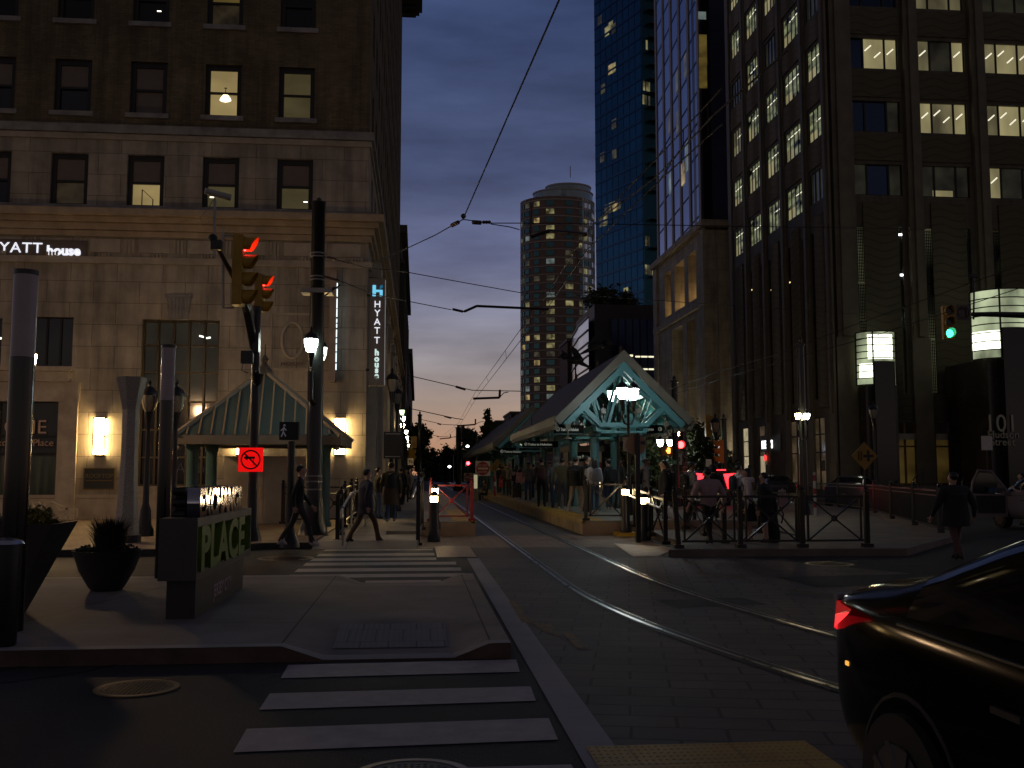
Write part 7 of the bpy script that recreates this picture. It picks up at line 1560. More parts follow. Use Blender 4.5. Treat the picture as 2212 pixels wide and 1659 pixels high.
# ================================================================== TREES
bark = mat('bark', (.03, .024, .018), .9, 0, (6, .3)); leafs = [mat('leaf_%s' % n, c, .65, 0, (3, .5)) for n, c in (('deep', (.03, .042, .014)), ('mid', (.05, .06, .018)), ('olive', (.075, .07, .022)))]
def tree(label, u, vb, vt, Y, wpx, n, seed, zb=0.0, crown0=.3, shape='round', leaf=.22):
    rnd = random.Random(seed); x = P(u, vb, Y).x; zt = P(u, vt, Y).z; h = zt - zb; rw = wpx / 2 / F * Y; t = thing('street_tree', label, 'tree', (x, Y, zb), 'street trees')
    q = B(); top = Vector((x + rnd.uniform(-.2, .2), Y, zb + h * .85)); q.tube([(x, Y, zb), (x + rnd.uniform(-.1, .1), Y, zb + h * .35), top], [h * .025, h * .018, h * .004], 7); q.obj('trunk', bark, t)
    q = B(); ends = []
    for i in range(15):
        f_ = rnd.uniform(crown0, .92); a = rnd.uniform(0, 2 * pi); o = Vector((x, Y, zb + h * f_)); prof = {'round': sin(pi * min(1, max(.12, (f_ - crown0) / (1 - crown0)) * .85 + .15)), 'tall': 1.25 - f_ * .8, 'cone': 1.1 - f_}[shape]
        e = o + Vector((cos(a), sin(a), rnd.uniform(.2, .7))) * rw * prof * rnd.uniform(.6, 1); q.tube([o, o.lerp(e, .5) + Vector((0, 0, .1)), e], [h * .008, h * .005, h * .002], 5); ends.append((e, rw * .42 * (prof + .25))); ends.append((o.lerp(e, .55), rw * .36 * (prof + .25)))
    for i in range(12):
        f_ = crown0 + (1.0 - crown0) * i / 11; ends.append((Vector((x, Y, zb + h * f_ * .97)), rw * (.3 + .45 * (1 - f_)) if shape != 'round' else rw * .4))
    q.obj('limbs', bark, t)
    c = B()
    for i in range(n):
        e, r = rnd.choice(ends); d = Vector((rnd.gauss(0, .5), rnd.gauss(0, .5), rnd.gauss(0, .55))) * r; p = e + d; s = leaf * rnd.uniform(.6, 1.3); u_ = Vector((rnd.uniform(-1, 1), rnd.uniform(-1, 1), rnd.uniform(-.9, .4))).normalized() * s; v_ = u_.cross(Vector((rnd.uniform(-1, 1), rnd.uniform(-1, 1), rnd.uniform(-1, 1)))).normalized() * s * .5
        c.k = rnd.choice((0, 0, 1, 1, 2)); c.add([p - u_, p + v_, p + u_, p - v_], [(0, 1, 2, 3)])
    c.obj('crown', leafs, t); return t
tree('rounded tree just right of the far lamps on the left pavement', 908, 1030, 922, 105, 64, 3400, 1, shape='tall', leaf=.26)
tree('tall narrow tree against the sky left of the canopy', 1053, 1040, 886, 92, 46, 2200, 2, shape='tall', leaf=.22)
tree('bushy tree behind the middle track pole', 1014, 1040, 928, 135, 56, 2200, 3, shape='tall', leaf=.3)
tree('tree low at the end of the street by the sunset', 962, 1040, 970, 190, 44, 1500, 4, leaf=.4); tree('small pale tree low at the left end of the street', 934, 1040, 990, 170, 34, 900, 5, leaf=.35); tree('shorter tree beside the end of the street lamps', 985, 1040, 982, 175, 36, 1200, 6, leaf=.35)
tree('leafy tree lit behind the canopy columns', 1400, 1060, 958, 56, 110, 3200, 7, leaf=.17, crown0=.2); tree('leafy tree lit green beside the round tan sign', 1330, 1060, 965, 60, 80, 2200, 8, leaf=.17, crown0=.2)
tree('dark tree behind the red traffic light and signals', 1505, 1062, 925, 52, 95, 3400, 9, leaf=.16, crown0=.25); tree('dark tree beside the office corner', 1552, 1062, 950, 58, 60, 2200, 10, leaf=.16, crown0=.25)
tree('bushy roof garden tree on the low dark block', 1300, 664, 632, 160, 70, 1500, 12, zb=P(1300, 664, 160).z - 2.2, leaf=.45, crown0=.2); tree('smaller roof garden tree right of the first', 1355, 664, 640, 160, 60, 1100, 13, zb=P(1355, 664, 160).z - 2.2, leaf=.45, crown0=.2)
rnd = random.Random(77); q = B()
for i in range(5200):
    u = rnd.uniform(915, 1120); Y = rnd.uniform(215, 260); p = P(u, 1030, Y); s = .6; zz = rnd.uniform(.2, 3.2 + 3.2 * (sin(u * .11) * .5 + sin(u * .31) * .5 + .4)); o = Vector((p.x, Y, zz)); u_ = Vector((rnd.uniform(-1, 1), rnd.uniform(-1, 1), rnd.uniform(-1, 1))).normalized() * s; v_ = u_.orthogonal().normalized() * s * .6; q.add([o - u_, o + v_, o + u_, o - v_], [(0, 1, 2, 3)])
q.obj('distant_treeline', leafs[0], kind='stuff')
# ================================================================== CARS
tyre_m = mat('tyre', (.01, .01, .01), .8); rim_m = mat('rim', (.25, .25, .26), .3, 1); car_glass = mat('car_glass', (.004, .004, .005), .05, 0, spec=.7); trim_b = mat('car_trim', (.01, .01, .011), .5)
tail_on = white_emit('tail_light', (1, .015, .02), 1.1); tail_dim = mat('tail_lens', (.25, .01, .015), .2, emit=((1, .008, .012), .22), sample=False); amber_l = white_emit('side_marker', (1, .45, .05), 1.0)
def car(name, label, x, y, rz, paint, lights, kind='sedan', group=None, z0=0.0, L_=4.7, extra=None):
    t = thing(name, label, 'car', (0, 0, 0), group); W = .92
    if kind == 'sedan': st = [(-2.35, .70, .5, .92, .96), (-2.31, .80, .32, 1.0, 1.04), (-2.12, .87, .24, 1.03, 1.10), (-1.75, .91, .22, 1.0, 1.14), (-1.55, .92, .22, .99, 1.17), (-.85, .92, .22, .98, 1.46), (-.2, .92, .22, .97, 1.52), (.4, .92, .22, .96, 1.50), (1.15, .92, .22, .94, 1.03), (1.8, .9, .22, .88, .93), (2.2, .84, .24, .76, .82), (2.35, .7, .36, .62, .66)]; cab = (4, 8)
    else: st = [(-2.35, .74, .5, 1.0, 1.1), (-2.3, .84, .34, 1.04, 1.2), (-2.1, .9, .26, 1.06, 1.66), (-1.5, .92, .26, 1.05, 1.74), (-.6, .92, .26, 1.05, 1.77), (.4, .92, .26, 1.04, 1.72), (1.1, .92, .26, 1.03, 1.16), (1.8, .9, .26, 1.0, 1.06), (2.2, .86, .3, .88, .94), (2.35, .72, .4, .7, .74)]; cab = (1, 6)
    v = []; f = []; fm = []; n = 9
    for i, (yy_, w_, zb, zl, zt) in enumerate(st):
        inc = cab[0] < i < cab[1]; wt = (.66 if kind == 'sedan' else .74) if inc else w_ * .88
        half = [(0, zb), (w_ * .8, zb), (w_ * .97, zb + .12), (w_, zb + (zl - zb) * .5), (w_ * .985, zl - .07), (w_ * .95, zl), (wt, zt - .05), (wt * .8, zt), (0, zt + .015)]
        v += [(a, yy_ * L_ / 4.7, z) for a, z in half] + [(-a, yy_ * L_ / 4.7, z) for a, z in half[1:-1][::-1]]
    m = 2 * n - 2
    for i in range(len(st) - 1):
        for k in range(m):
            kk = k if k < n - 1 else m - 1 - k; gl = 0
            a_in, b_in = cab[0] < i < cab[1], cab[0] < i + 1 < cab[1]
            if kk == 5 and (a_in or b_in): gl = 1
            if kk in (6, 7) and (a_in != b_in): gl = 1
            f.append((i * m + k, i * m + (k + 1) % m, (i + 1) * m + (k + 1) % m, (i + 1) * m + k)); fm.append(gl)
    f.append(list(range(m))[::-1]); fm.append(0); f.append([(len(st) - 1) * m + k for k in range(m)]); fm.append(0)
    me = bpy.data.meshes.new('car_shell'); me.from_pydata(v, [], f); me.materials.append(paint); me.materials.append(car_glass); me.polygons.foreach_set('material_index', fm)
    bm = bmesh.new(); bm.from_mesh(me); bmesh.ops.recalc_face_normals(bm, faces=bm.faces); bm.to_mesh(me); bm.free()
    o = bpy.data.objects.new('car_shell', me); C.objects.link(o); md = o.modifiers.new('s', 'SUBSURF'); md.levels = md.render_levels = 2; md.subdivision_type = 'CATMULL_CLARK'
    ev = bpy.data.meshes.new_from_object(o.evaluated_get(bpy.context.evaluated_depsgraph_get())); bpy.data.objects.remove(o)
    vs = [tuple(q.co) for q in ev.vertices]
    for gi, nm, mm in ((0, 'body', paint), (1, 'windows', car_glass)):
        b = B(); idx = {}
        for pl in ev.polygons:
            if pl.material_index == gi:
                ids = []
                for vi in pl.vertices:
                    if vi not in idx: idx[vi] = len(b.v); b.v.append(vs[vi])
                    ids.append(idx[vi])
                b.f.append(ids); b.m.append(0)
        b.obj(nm, mm, t, smooth=True)
    bpy.data.meshes.remove(ev)
    for sx in (-1, 1):
        for yy_ in (-1.38, 1.4):
            c = (sx * .84, yy_ * L_ / 4.7, .33); w_ = B().cyl((c[0] - .11, c[1], .33), (c[0] + .11, c[1], .33), .33, n=28).obj('wheel', tyre_m, t); q = B(); q.cyl((c[0] + sx * .112, c[1], .33), (c[0] + sx * .118, c[1], .33), .22, n=24)
            for k in range(10): a = k * pi / 5; q.obox((c[0] + sx * .121, c[1] + .13 * cos(a), .33 + .13 * sin(a)), .006, .2, .035, 0, a)
            q.obj('rim', rim_m, w_)
            q = B(); arc = [(sx * (.905), c[1] + .385 * cos(k * pi / 12), .34 + .385 * sin(k * pi / 12)) for k in range(13)]; q.tube(arc, .016, 6); q.obj('wheel_arch', tyre_m, t)
        ly = -2.28 * L_ / 4.7; lz = .84 if kind == 'sedan' else .95; rows_ = [[(sx * x_, ly + y_, lz + z_) for x_, y_, z_ in rw] for rw in (((.6, -.055, -.02), (.76, -.02, -.02), (.865, .14, .03), (.925, .42, .125)), ((.6, -.05, .055), (.753, -.015, .055), (.858, .14, .09), (.92, .43, .137)), ((.6, -.045, .12), (.745, -.01, .13), (.85, .14, .15), (.915, .44, .15)))]
        q = B()
        for k_ in range(3): q.poly(rows_[1][k_], rows_[1][k_ + 1], rows_[2][k_ + 1], rows_[2][k_])
        q.obj('reflector', tail_dim, t); q = B()
        for k_ in range(3): q.poly(rows_[0][k_], rows_[0][k_ + 1], rows_[1][k_ + 1], rows_[1][k_])
        q.obj('tail_light', lights, t)
        q = B(); q.obox((sx * .99, .95 * L_ / 4.7, 1.02), .2, .12, .13); q.obj('mirror', paint, t)
        for yy_ in (-.25, .75): B().obox((sx * .93, yy_ - .45,   .82), .02, .16, .022).obj('door_handle', trim_b, t)
        q = B(); q.tube([(sx * .905, yy_ * L_ / 4.7, z) for yy_, z in ((-1.45, .985), (-.8, .975), (0, .965), (.6, .955), (1.1, .945))], .007, 5); q.obj('belt_trim', trim_b, t)
    q = B(); q.obox((0, -2.37 * L_ / 4.7, .62), .42, .02, .14); q.obj('number_plate', mat('plate_pale', (.4, .38, .34), .5), t)
    if extra: extra(t)
    t.location = (x, y, z0); t.rotation_euler = (0, 0, rz); return t
blk = mat('car_black', (.0015, .0015, .0016), .13, 0, spec=.5); blk.node_tree.nodes['Principled BSDF'].inputs['IOR'].default_value = 1.16
def fgx(t):
    q = B(); q.obox((.872, -1.98, .74), .02, .03, .018); q.obj('side_marker', amber_l, t)
    q = B(); q.tube([(.79, -2.29, .985), (.5, -2.34, 1.0), (-.5, -2.34, 1.0), (-.79, -2.29, .985)], .02, 6); q.obj('boot_trim', steel_dull, t)
car('parked_sedan', 'black sedan filling the lower right corner with a red tail light', 2.75, 2.3, pi, blk, tail_on, extra=fgx)
p = P(1843, 1098, 46); car('parked_car', 'dark blue car behind the picket fence on the right', p.x + .3, 46.5, R(-38), mat('car_blue', (.012, .025, .12), .2, 0, coat=.5), tail_dim, group='cars on the far right road')
p = P(1697, 1085, 56); car('parked_car', 'dark grey car with small red lamps left of the blue car', p.x, 57.5, R(-12), mat('car_grey', (.03, .03, .032), .25, .3), tail_on, group='cars on the far right road')
big_tail = white_emit('big_tail_light', (1, .02, .03), 4)
def suvx(t):
    for sx in (-1, 1): B().prism([(sx * .93, -2.44, 1.62), (sx * .36, -2.44, 1.58), (sx * .56, -2.44, .92), (sx * .8, -2.44, .92)], (0, .05, 0)).obj('wide_tail_light', big_tail, t)
    B().box(-.5, .5, -2.36, -2.32, 1.74, 1.79).obj('brake_light', big_tail, t)
p = P(1541, 1080, 44); car('suv', 'dark car with huge glowing red tail lights behind the crowd', p.x, 46.5, R(4), mat('car_wine', (.02, .006, .006), .25, .2), tail_dim, kind='suv', group='cars on the far right road', extra=suvx)
def vanx(t):
    q = B(); dl = 1.0; ang = R(98); d = Vector((-cos(R(12)), sin(R(12)), 0)); h0 = Vector((-.93, .95, 0))
    def pt(a, z): p = h0 + d * a; return (p.x, p.y, z)
    out_ = [(0.02, .34), (.9, .34), (1.0, .5), (1.02, 1.0), (.97, 1.35), (.8, 1.68), (.45, 1.66), (.02, 1.1)]
    q.prism([pt(a, z) for a, z in out_[:3]] + [pt(1.02, 1.0), pt(.02, 1.0)], (0, .07, 0)); q.obj('open_door', mat('van_pale', (.17, .13, .145), .35, 0, (2, .1)), t)
    q = B(); q.tube([pt(a, z) for a, z in out_[3:]], .035, 6); q.obj('door_window_frame', MC['van_pale'], t)
    q = B(); q.prism([pt(a, z) for a, z in ((.1, .45), (.85, .45), (.9, .95), (.1, .95))], (0, -.03, 0)); q.obj('door_lining', trim_b, t)
    q = B(); q.prism([pt(a, z) for a, z in ((.06, 1.02), (.97, 1.02), (.93, 1.34), (.78, 1.62), (.46, 1.6), (.06, 1.13))], (0, .01, 0)); q.obj('door_glass', car_glass, t)
    p_ = pt(.5, 1.12); B().obox((p_[0], p_[1] - .12, p_[2]), .24, .1, .16).obj('door_mirror', mat('mirror_blue', (.12, .2, .35), .1, .9), t)
mat('van_pale', (.17, .13, .145), .35, 0, (2, .1))
p = P(2182, 1150, 27.5); car('suv', 'pale high car at the right edge with its front door open', p.x + .95, 26.6, R(0), MC['van_pale'], tail_dim, kind='suv', group=None, extra=vanx)

# ================================================================== PEOPLE
SK = [mat('skin_%d' % i, c, .55) for i, c in enumerate(((.42, .25, .18), (.28, .15, .1), (.12, .06, .04)))]
HA = [mat('hair_%s' % n, c, .5) for n, c in (('black', (.012, .01, .009)), ('brown', (.035, .02, .012)), ('grey', (.1, .09, .08)))]
CL = {n: mat('cloth_' + n, c, .85, 0, (7, .2), (25, .3)) for n, c in dict(black=(.014, .014, .016), navy=(.02, .022, .045), grey=(.17, .17, .18), dark=(.035, .033, .033), jeans=(.05, .075, .14), olive=(.08, .065, .032), tan=(.26, .19, .12), beige=(.34, .26, .18), white=(.55, .5, .5), brown=(.07, .045, .03), pink=(.36, .24, .25), maroon=(.1, .045, .045), sleeve=(.5, .56, .6)).items()}
SH = {n: mat('shoe_' + n, c, .5) for n, c in dict(black=(.012, .012, .012), white=(.5, .45, .42), grey=(.15, .14, .13)).items()}
def person(label, x, y, z, face, h=1.72, top='black', pants='jeans', shoes='black', skin=0, hair=0, pose='stand', bulk=1.0, pack=None, hood=None, coat=None, longhair=False, bun=False, bag=None, bare=False, skirt=None, phone=False, stride=.3, sleeves=None):
    """one continuous skinned body with clothing as children; face = heading, 0 looks away down the street (+y)"""
    t = thing('person', label, 'person', (0, 0, 0), None); k = h / 1.74
    V = []; E = []; Rr = []; T = []
    def vt(p, r): V.append(Vector(p)); Rr.append(r); return len(V) - 1
    def ed(a, b, tag_): E.append((a, b)); T.append(tag_)
    sit = pose == 'sit'; w_ = pose == 'walk'; hz = .50 if sit else .93
    pel = vt((0, 0, hz), (.15 * bulk, .115 * bulk)); sp1 = vt((0, .01, hz + .2), (.145 * bulk, .11 * bulk)); ch = vt((0, .03 if not sit else .06, hz + .42), (.17 * bulk, .125 * bulk)); nk = vt((0, .035 if not sit else .1, hz + .555), (.06, .06)); hd0 = vt((0, .06 if not sit else .15, hz + .64), (.072, .08)); hd = vt((0, .055 if not sit else .16, hz + .715), (.083, .1)); ht = vt((0, .045 if not sit else .15, hz + .785), (.06, .07))
    ed(pel, sp1, 'top'); ed(sp1, ch, 'top'); ed(ch, nk, 'top'); ed(nk, hd0, 'skin'); ed(hd0, hd, 'skin'); ed(hd, ht, 'hair')
    hy = V[hd].y; nose = vt((0, hy + .118, hz + .69), (.012, .014)); ed(hd, nose, 'skin')
    for s in (-1, 1):
        ear = vt((s * .088, hy - .01, hz + .70), (.014, .02)); ed(hd, ear, 'skin')
        st_ = (stride * s if w_ else .03 * s)
        if sit: pts = [(s * .1, .02, hz - .02), (s * .13, .43, hz + .02), (s * .13, .42, hz - .4), (s * .13, .56, hz - .46)]
        else: pts = [(s * .095, 0, hz - .05), (s * .1, st_ * .55 + .04, .51), (s * .1, st_ - (.08 if w_ and s < 0 else 0), .1 + (.06 if w_ and s < 0 else 0)), (s * .115, st_ + .15 - (.08 if w_ and s < 0 else 0), .035)]
        hp = vt(pts[0], (.098, .105)); kn = vt(pts[1], (.068, .07)); an = vt(pts[2], (.048, .052)); to = vt(pts[3], (.042, .03)); heel = vt((pts[2][0], pts[2][1] - .05, pts[3][2] + .005), (.035, .034))
        ed(pel, hp, 'pants'); ed(hp, kn, 'pants'); ed(kn, an, 'skin' if bare else 'pants'); ed(an, to, 'shoe'); ed(an, heel, 'shoe')
        cz = hz + .46; sh_ = vt((s * .19 * bulk, V[ch].y - .02, cz), (.072 * bulk, .07 * bulk))
        if phone or sit or (pose == 'hold'): el_, wr, ha = (s * .25 * bulk, .08, cz - .28), (s * .12, .27, cz - .2), (s * .06, .31, cz - .13)
        elif w_: el_, wr, ha = (s * .25 * bulk, -s * .1 - .02, cz - .29), (s * .25 * bulk, -s * .18 + .08, cz - .52), (s * .24 * bulk, -s * .2 + .13, cz - .6)
        else: el_, wr, ha = (s * .25 * bulk, -.02, cz - .3), (s * .26 * bulk, .05, cz - .55), (s * .25 * bulk, .08, cz - .64)
        e_ = vt(el_, (.052 * bulk, .052 * bulk)); w2 = vt(wr, (.034, .034)); pa = vt(ha, (.036, .022)); ed(ch, sh_, 'top'); ed(sh_, e_, 'slv'); ed(e_, w2, 'slv'); ed(w2, pa, 'skin')
        d = (Vector(ha) - Vector(wr)).normalized(); sd = Vector((0, 1, 0)) if abs(d.y) < .7 else Vector((0, 0, 1)); sd = (sd - d * sd.dot(d)).normalized(); pm = d.cross(sd) * s
        for i, (o_, l_) in enumerate(((-.03, .06), (-.01, .075), (.01, .08), (.03, .068))):
            f1 = vt(Vector(ha) + sd * o_ + d * l_ * .55, (.0095, .0095)); f2 = vt(Vector(ha) + sd * o_ * 1.1 + d * l_ * .9 + pm * .025, (.008, .008)); ed(pa, f1, 'skin'); ed(f1, f2, 'skin')
        th = vt(Vector(wr).lerp(Vector(ha), .7) + sd * .05 + pm * .015, (.011, .011)); th2 = vt(Vector(ha) + sd * .062 + d * .03 + pm * .025, (.009, .009)); ed(pa, th, 'skin'); ed(th, th2, 'skin')
    me = bpy.data.meshes.new('person_body'); me.from_pydata([tuple(p) for p in V], E, []); o = bpy.data.objects.new('person_body', me); C.objects.link(o)
    o.modifiers.new('k', 'SKIN'); sd_ = me.skin_vertices[0].data
    for i, r in enumerate(Rr): sd_[i].radius = r; sd_[i].use_root = (i == 0)
    md = o.modifiers.new('s', 'SUBSURF'); md.levels = md.render_levels = 1
    ev = bpy.data.meshes.new_from_object(o.evaluated_get(bpy.context.evaluated_depsgraph_get())); bpy.data.objects.remove(o)
    mats_ = {'skin': SK[skin], 'top': CL[top], 'slv': CL[sleeves or top], 'pants': CL[pants], 'shoe': SH[shoes], 'hair': HA[hair]}; keys = list(mats_)
    ev.materials.clear()
    for q in keys: ev.materials.append(mats_[q])
    seg = [(V[a], V[b], (V[b] - V[a]).length_squared, keys.index(T[i]), min(sum(Rr[a]), sum(Rr[b])) * .2) for i, (a, b) in enumerate(E)]
    for pl in ev.polygons:
        c = pl.center; best = 9; bi = 0
        for a, b, l2, ki, rad in seg:
            f_ = max(0, min(1, (c - a).dot(b - a) / max(l2, 1e-9))); dd = (c - a - (b - a) * f_).length - rad
            if dd < best: best = dd; bi = ki
        if keys[bi] == 'pants' and not sit and c.z > hz + .0: bi = keys.index('top')
        pl.material_index = bi
    ev.polygons.foreach_set('use_smooth', [True] * len(ev.polygons))
    ev.transform(Matrix.Scale(k, 4)); body = link(ev, 'body', t)
    KV = lambda bb: (setattr(bb, 'v', [tuple(Vector(q) * k) for q in bb.v]), bb)[1]
    hx = Vector((0, hy, hz))
    hm = HA[hair]; q = B(); q.ball((0, hy - .03, hz + .732), .094, .104, .088, 14, 10); q.v = [(a * (1 if b < hy else .9), b if b < hy else hy + (b - hy) * .55, max(c, hz + .63 + max(0, (b - hy + .03)) * 1.75)) for a, b, c in q.v]
    KV(q).obj('hair', hm, t, smooth=True)
    if longhair: q = B(); q.lathe((0, hy - .075, hz + .34), [(.0, 0), (.09, .03), (.115, .2), (.1, .38), (.05, .44)], 12, sy=.55); KV(q).obj('long_hair', hm, t, smooth=True)
    if bun: q = B(); q.ball((0, hy - .05, hz + .86), .045); KV(q).obj('hair_bun', hm, t, smooth=True)
    q = B()
    for s in (-1, 1): q.ball((s * .034, hy + .094, hz + .725), .012, .008, .007, 8, 6)
    q.obox((0, hy + .1, hz + .648), .045, .01, .008); KV(q).obj('eyes_and_mouth', mat('face_dark', (.03, .012, .01), .5), t)
    if coat:
        ln, m_ = coat; q = B(); q.lathe((0, .01, hz + .45 - ln), [(.215 * bulk, 0), (.2 * bulk, ln * .35), (.175 * bulk, ln * .6), (.19 * bulk, ln * .88), (.12, ln * .99), (.075, ln + .03)], 18, sy=.78); KV(q).obj('coat', CL[m_], t, smooth=True)
    if skirt:
        q = B(); q.lathe((0, .01, hz - .42), [(.25, 0), (.22, .2), (.165, .46)], 18, sy=.8); KV(q).obj('skirt', CL[skirt], t, smooth=True)
    if hood:
        q = B(); q.lathe((0, .0, hz + .5), [(.15, -.02), (.165, .05), (.125, .1), (.09, .06)], 16, sy=.85)
        if hood[1]: q.ball((0, hy - .02, hz + .735), .122, .128, .128, 14, 10); q.v = [(a, min(b, hy + .045) if c > hz + .6 else b, c) for a, b, c in q.v]
        KV(q).obj('hood', CL[hood[0]], t, smooth=True)
    if pack:
        q = B(); q.lathe((0, -.2, hz + .06), [(.02, 0), (.15, .01), (.165, .12), (.16, .3), (.12, .41), (.02, .44)], 12, sy=.62); pk = KV(q).obj('backpack', CL[pack], t, smooth=True); q = B()
        for s in (-1, 1): q.tube([(s * .1, -.15, hz + .46), (s * .12, -.02, hz + .545), (s * .13, .12, hz + .45), (s * .15, .12, hz + .25), (s * .15, -.1, hz + .14)], .016, 5)
        KV(q).obj('strap', CL[pack], pk)
    if phone: q = B(); q.obox((0, .35, hz + .36), .075, .012, .15, 0, -.7); KV(q).obj('phone', mat('phone_screen', (.1, .1, .12), .2, emit=((.6, .75, 1), .8), sample=False), t)
    t.location = (x, y, z); t.rotation_euler = (0, 0, face); return t
def handbag(label, x, y, z, w_, d_, h_, m, strap=.25, name='bag', cat='bag'):
    t = thing(name, label, cat, (x, y, z)); q = B(); q.prism([(x - w_ / 2, y - d_ / 2, z), (x + w_ / 2, y - d_ / 2, z), (x + w_ * .42, y - d_ / 2, z + h_), (x - w_ * .42, y - d_ / 2, z + h_)], (0, d_, 0)); q.obj('pouch', m, t)
    q = B(); q.tube([(x + w_ * .3 * cos(pi * i / 8), y, z + h_ + strap * sin(pi * i / 8)) for i in range(9)], .012, 5); q.obj('strap', m, t); return t
Xu = lambda u, Y: P(u, 1050, Y).x
zp = .37
# left pavement
person('person in long dark coat with backpack walking away on the left pavement', Xu(845, 30.3), 30.3, .12, R(5), 1.8, 'olive', 'jeans', 'white', pose='walk', pack='black', coat=(.86, 'brown'), bulk=1.1, stride=.2)
person('woman in dark top and jeans looking down at a phone by the hotel pilasters', Xu(816, 33), 32.6, .12, R(-70), 1.66, 'black', 'jeans', 'black', hair=1, phone=True)
person('person in black behind the ramp railing near the hotel', Xu(802, 35), 35.2, .12, R(20), 1.68, 'black', 'black', 'black', hair=0)
person('stooping walker in navy coat at the start of the hotel ramp', Xu(790, 22.2), 22.2, .06, R(-60), 1.62, 'navy', 'brown', 'black', pose='walk', coat=(.7, 'navy'), bulk=1.1)
person('dark walker crossing in front of the shelter beside the signal post', Xu(646, 20.2), 20.2, .14, R(-85), 1.6, 'black', 'dark', 'white', pose='walk')
person('distant person in pale shirt far along the left pavement', Xu(877, 52), 52, .12, R(170), 1.72, 'grey', 'dark', 'black'); person('distant person in tan jacket far along the left pavement', Xu(889, 58), 58, .12, R(100), 1.75, 'tan', 'dark', 'black'); person('distant person in black close to the lamp posts', Xu(866, 48), 48, .12, R(0), 1.75, 'black', 'black', 'black', pack='black')
# platform, from far to near
person('person in olive hoodie sitting on the platform edge', Xu(1052, 61), 61, -.12, R(85), 1.75, 'olive', 'black', 'black', pose='sit', hood=('olive', True))
person('person in black near the red shopping bag on the platform', Xu(1079, 59), 59, zp, R(30), 1.72, 'black', 'dark', 'white')
handbag('bright red shopping bag held low at the far end of the platform', Xu(1085, 58.6), 58.6, zp + .45, .42, .2, .5, mat('bag_red', (.55, .05, .03), .6))
person('person in green jacket beside the red shopping bag', Xu(1093, 58), 58, zp, R(160), 1.74, 'olive', 'black', 'black')
person('person in beige hooded coat with brown trousers at the platform edge', Xu(1099, 52), 52, zp, R(-70), 1.8, 'beige', 'brown', 'white', hood=('beige', True), pose='hold', bulk=1.1)
person('person in black carrying the pink tote on the platform', Xu(1116, 54), 54, zp, R(-20), 1.72, 'black', 'black', 'black', longhair=True)
handbag('pink patterned tote bag hanging beside the suitcase', Xu(1124, 53.4), 53.4, zp + .75, .5, .16, .55, mat('tote_pink', (.5, .22, .2), .7, 0, (9, .4)))
t = thing('suitcase', 'upright leopard patterned suitcase standing on the platform', 'suitcase', (Xu(1117, 50), 50, zp)); q = B(); xx = Xu(1117, 50); q.box(xx - .22, xx + .22, 50, 50.28, zp + .06, zp + .66); q.obj('shell', brickmat('suitcase_pattern', (.3, .2, .09), (.04, .025, .015), (.02, .015, .01), .07, .05, .012, .6, stain=.4), t); q = B(); q.tube([(xx - .1, 50.14, zp + .66), (xx - .1, 50.14, zp + .9), (xx + .1, 50.14, zp + .9), (xx + .1, 50.14, zp + .66)], .012, 5); q.obj('handle', dark_metal, t); q = B()
for sx in (-.17, .17): q.cyl((xx + sx, 50.04, zp + .03), (xx + sx, 50.24, zp + .03), .03)
q.obj('wheel', trim_b, t)
person('person in grey hoodie and jeans facing the camera on the platform', Xu(1141, 45.5), 45.5, zp, R(170), 1.72, 'grey', 'jeans', 'black', pose='hold', skin=1, bag=1)
person('person in black with brown backpack on the platform edge', Xu(1170, 36), 36, zp, R(-10), 1.78, 'brown', 'black', 'black', pack='maroon', pose='stand')
person('person with raised grey hood and jeans on the platform', Xu(1200, 34.6), 34.6, zp, R(-30), 1.8, 'grey', 'jeans', 'black', hood=('grey', True), bulk=1.1)
person('person in olive jacket turned away on the platform', Xu(1220, 32.8), 33.4, zp, R(-20), 1.74, 'olive', 'dark', 'white', bulk=1.15)
person('person in black jacket and beige trousers on the platform', Xu(1243, 31.4), 31.4, zp, R(-40), 1.74, 'black', 'beige', 'white', bulk=1.2, coat=(.55, 'black'), stride=.2, pose='walk')
person('man in dark vest with white sleeves looking at a phone on the platform', Xu(1266, 30.8), 30.8, zp, R(-85), 1.78, 'black', 'black', 'black', sleeves='sleeve', phone=True)
person('woman with long dark hair and grey backpack beside the vested man', Xu(1284, 30.0), 30.0, zp, R(15), 1.68, 'white', 'jeans', 'white', longhair=True, pack='grey')
person('person in black behind the left lit bollard of the long platform', Xu(1316, 33), 33, zp, R(30), 1.7, 'black', 'navy', 'white', hair=0, pack='black')
person('person in dark jacket hidden behind the round sign post', Xu(1345, 36), 36, zp, R(90), 1.75, 'dark', 'black', 'black', skin=2)
person('person in black between two farther canopy columns', Xu(1152, 50), 50, zp, R(60), 1.7, 'dark', 'black', 'black'); person('person in navy between hooded and olive figures on the platform', Xu(1187, 42), 42, zp, R(160), 1.7, 'navy', 'dark', 'black', skin=1); person('person facing camera behind the olive jacket', Xu(1231, 37), 37, zp, R(175), 1.74, 'dark', 'black', 'black', skin=1)
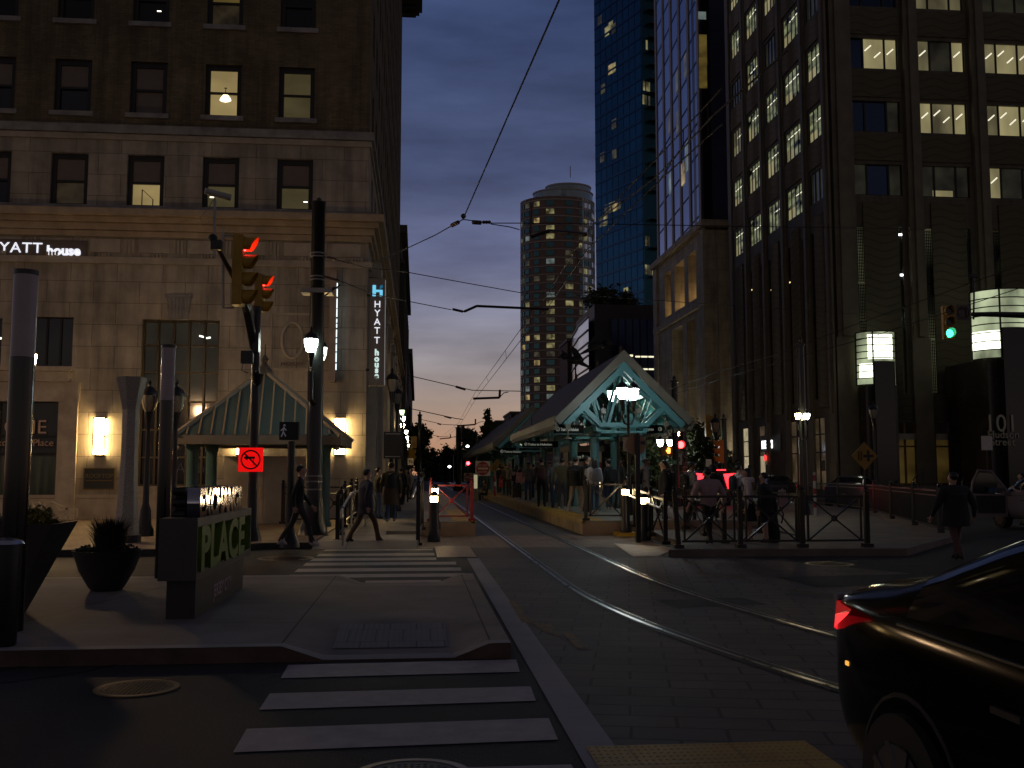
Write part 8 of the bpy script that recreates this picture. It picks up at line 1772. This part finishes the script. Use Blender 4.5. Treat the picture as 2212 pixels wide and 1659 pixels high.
# ramp and island
person('man in grey hooded jacket with backpack right of the round sign', Xu(1393, 28), 28, .3, R(-85), 1.72, 'grey', 'black', 'black', skin=2, hood=('grey', False), pack='black', bulk=1.05)
person('man in black coat in profile carrying a large bag on the ramp', Xu(1437, 26.5), 26.5, .24, R(75), 1.7, 'black', 'black', 'black', coat=(.75, 'black'), bulk=1.25, pack='black')
person('man with afro hair and big black backpack near the red lit car', Xu(1492, 26), 26, .16, R(-80), 1.74, 'grey', 'black', 'black', skin=2, pack='black', bulk=1.1)
person('walker in pale pink puffer jacket behind the front railing', Xu(1530, 20.0), 20.0, zi, R(20), 1.55, 'pink', 'black', 'black', pose='walk', bulk=1.45, stride=.12, hair=0)
person('person in black directly in front of the red lit car', Xu(1541, 27), 27, zi, R(0), 1.66, 'black', 'black', 'black', hood=('black', True), bulk=1.2)
person('person in white top with hair bun bending over a phone', Xu(1594, 29), 29, zi, R(-70), 1.7, 'white', 'dark', 'black', bun=True, phone=True, pack='black')
person('woman in white hoodie and black skirt behind the front railing', Xu(1617, 20.4), 20.4, zi, R(70), 1.55, 'white', 'black', 'black', skirt='black', bare=True, longhair=True, hood=('white', False), bulk=1.05)
person('woman in black jacket with bare legs beside a black case', Xu(1653, 20.2), 20.2, zi, R(50), 1.46, 'black', 'black', 'black', skin=0, coat=(.62, 'black'), bare=True, bulk=1.2, hair=0)
handbag('small pale bag held out by the woman in black', Xu(1690, 20.1), 20.1, zi + .78, .2, .1, .24, CL['pink'], .1)
t = thing('upright_case', 'black upright case standing behind the front railing', 'case', (Xu(1668, 20), 20.5, zi)); xx = Xu(1668, 20.5); B().lathe((xx, 20.5, zi), [(.1, 0), (.15, .03), (.15, .2), (.1, .5), (.11, .75), (.07, .95), (0, 1.0)], 14, sy=.7).obj('shell', CL['black'], t, smooth=True); B().tube([(xx + .12, 20.4, zi + .75), (xx + .18, 20.36, zi + .6), (xx + .14, 20.38, zi + .4)], .015, 5).obj('strap', CL['black'], t)
person('dark walker seen from behind on the road at right', Xu(2062, 17.5), 17.5, .0, R(10), 1.6, 'black', 'maroon', 'black', pose='walk', bulk=1.4, coat=(.7, 'black'), stride=.15)
person('driver in pale clothes getting out of the open car door', Xu(2206, 27.3), 27.2, .1, R(60), 1.5, 'pink', 'tan', 'black', skin=0, pose='hold')
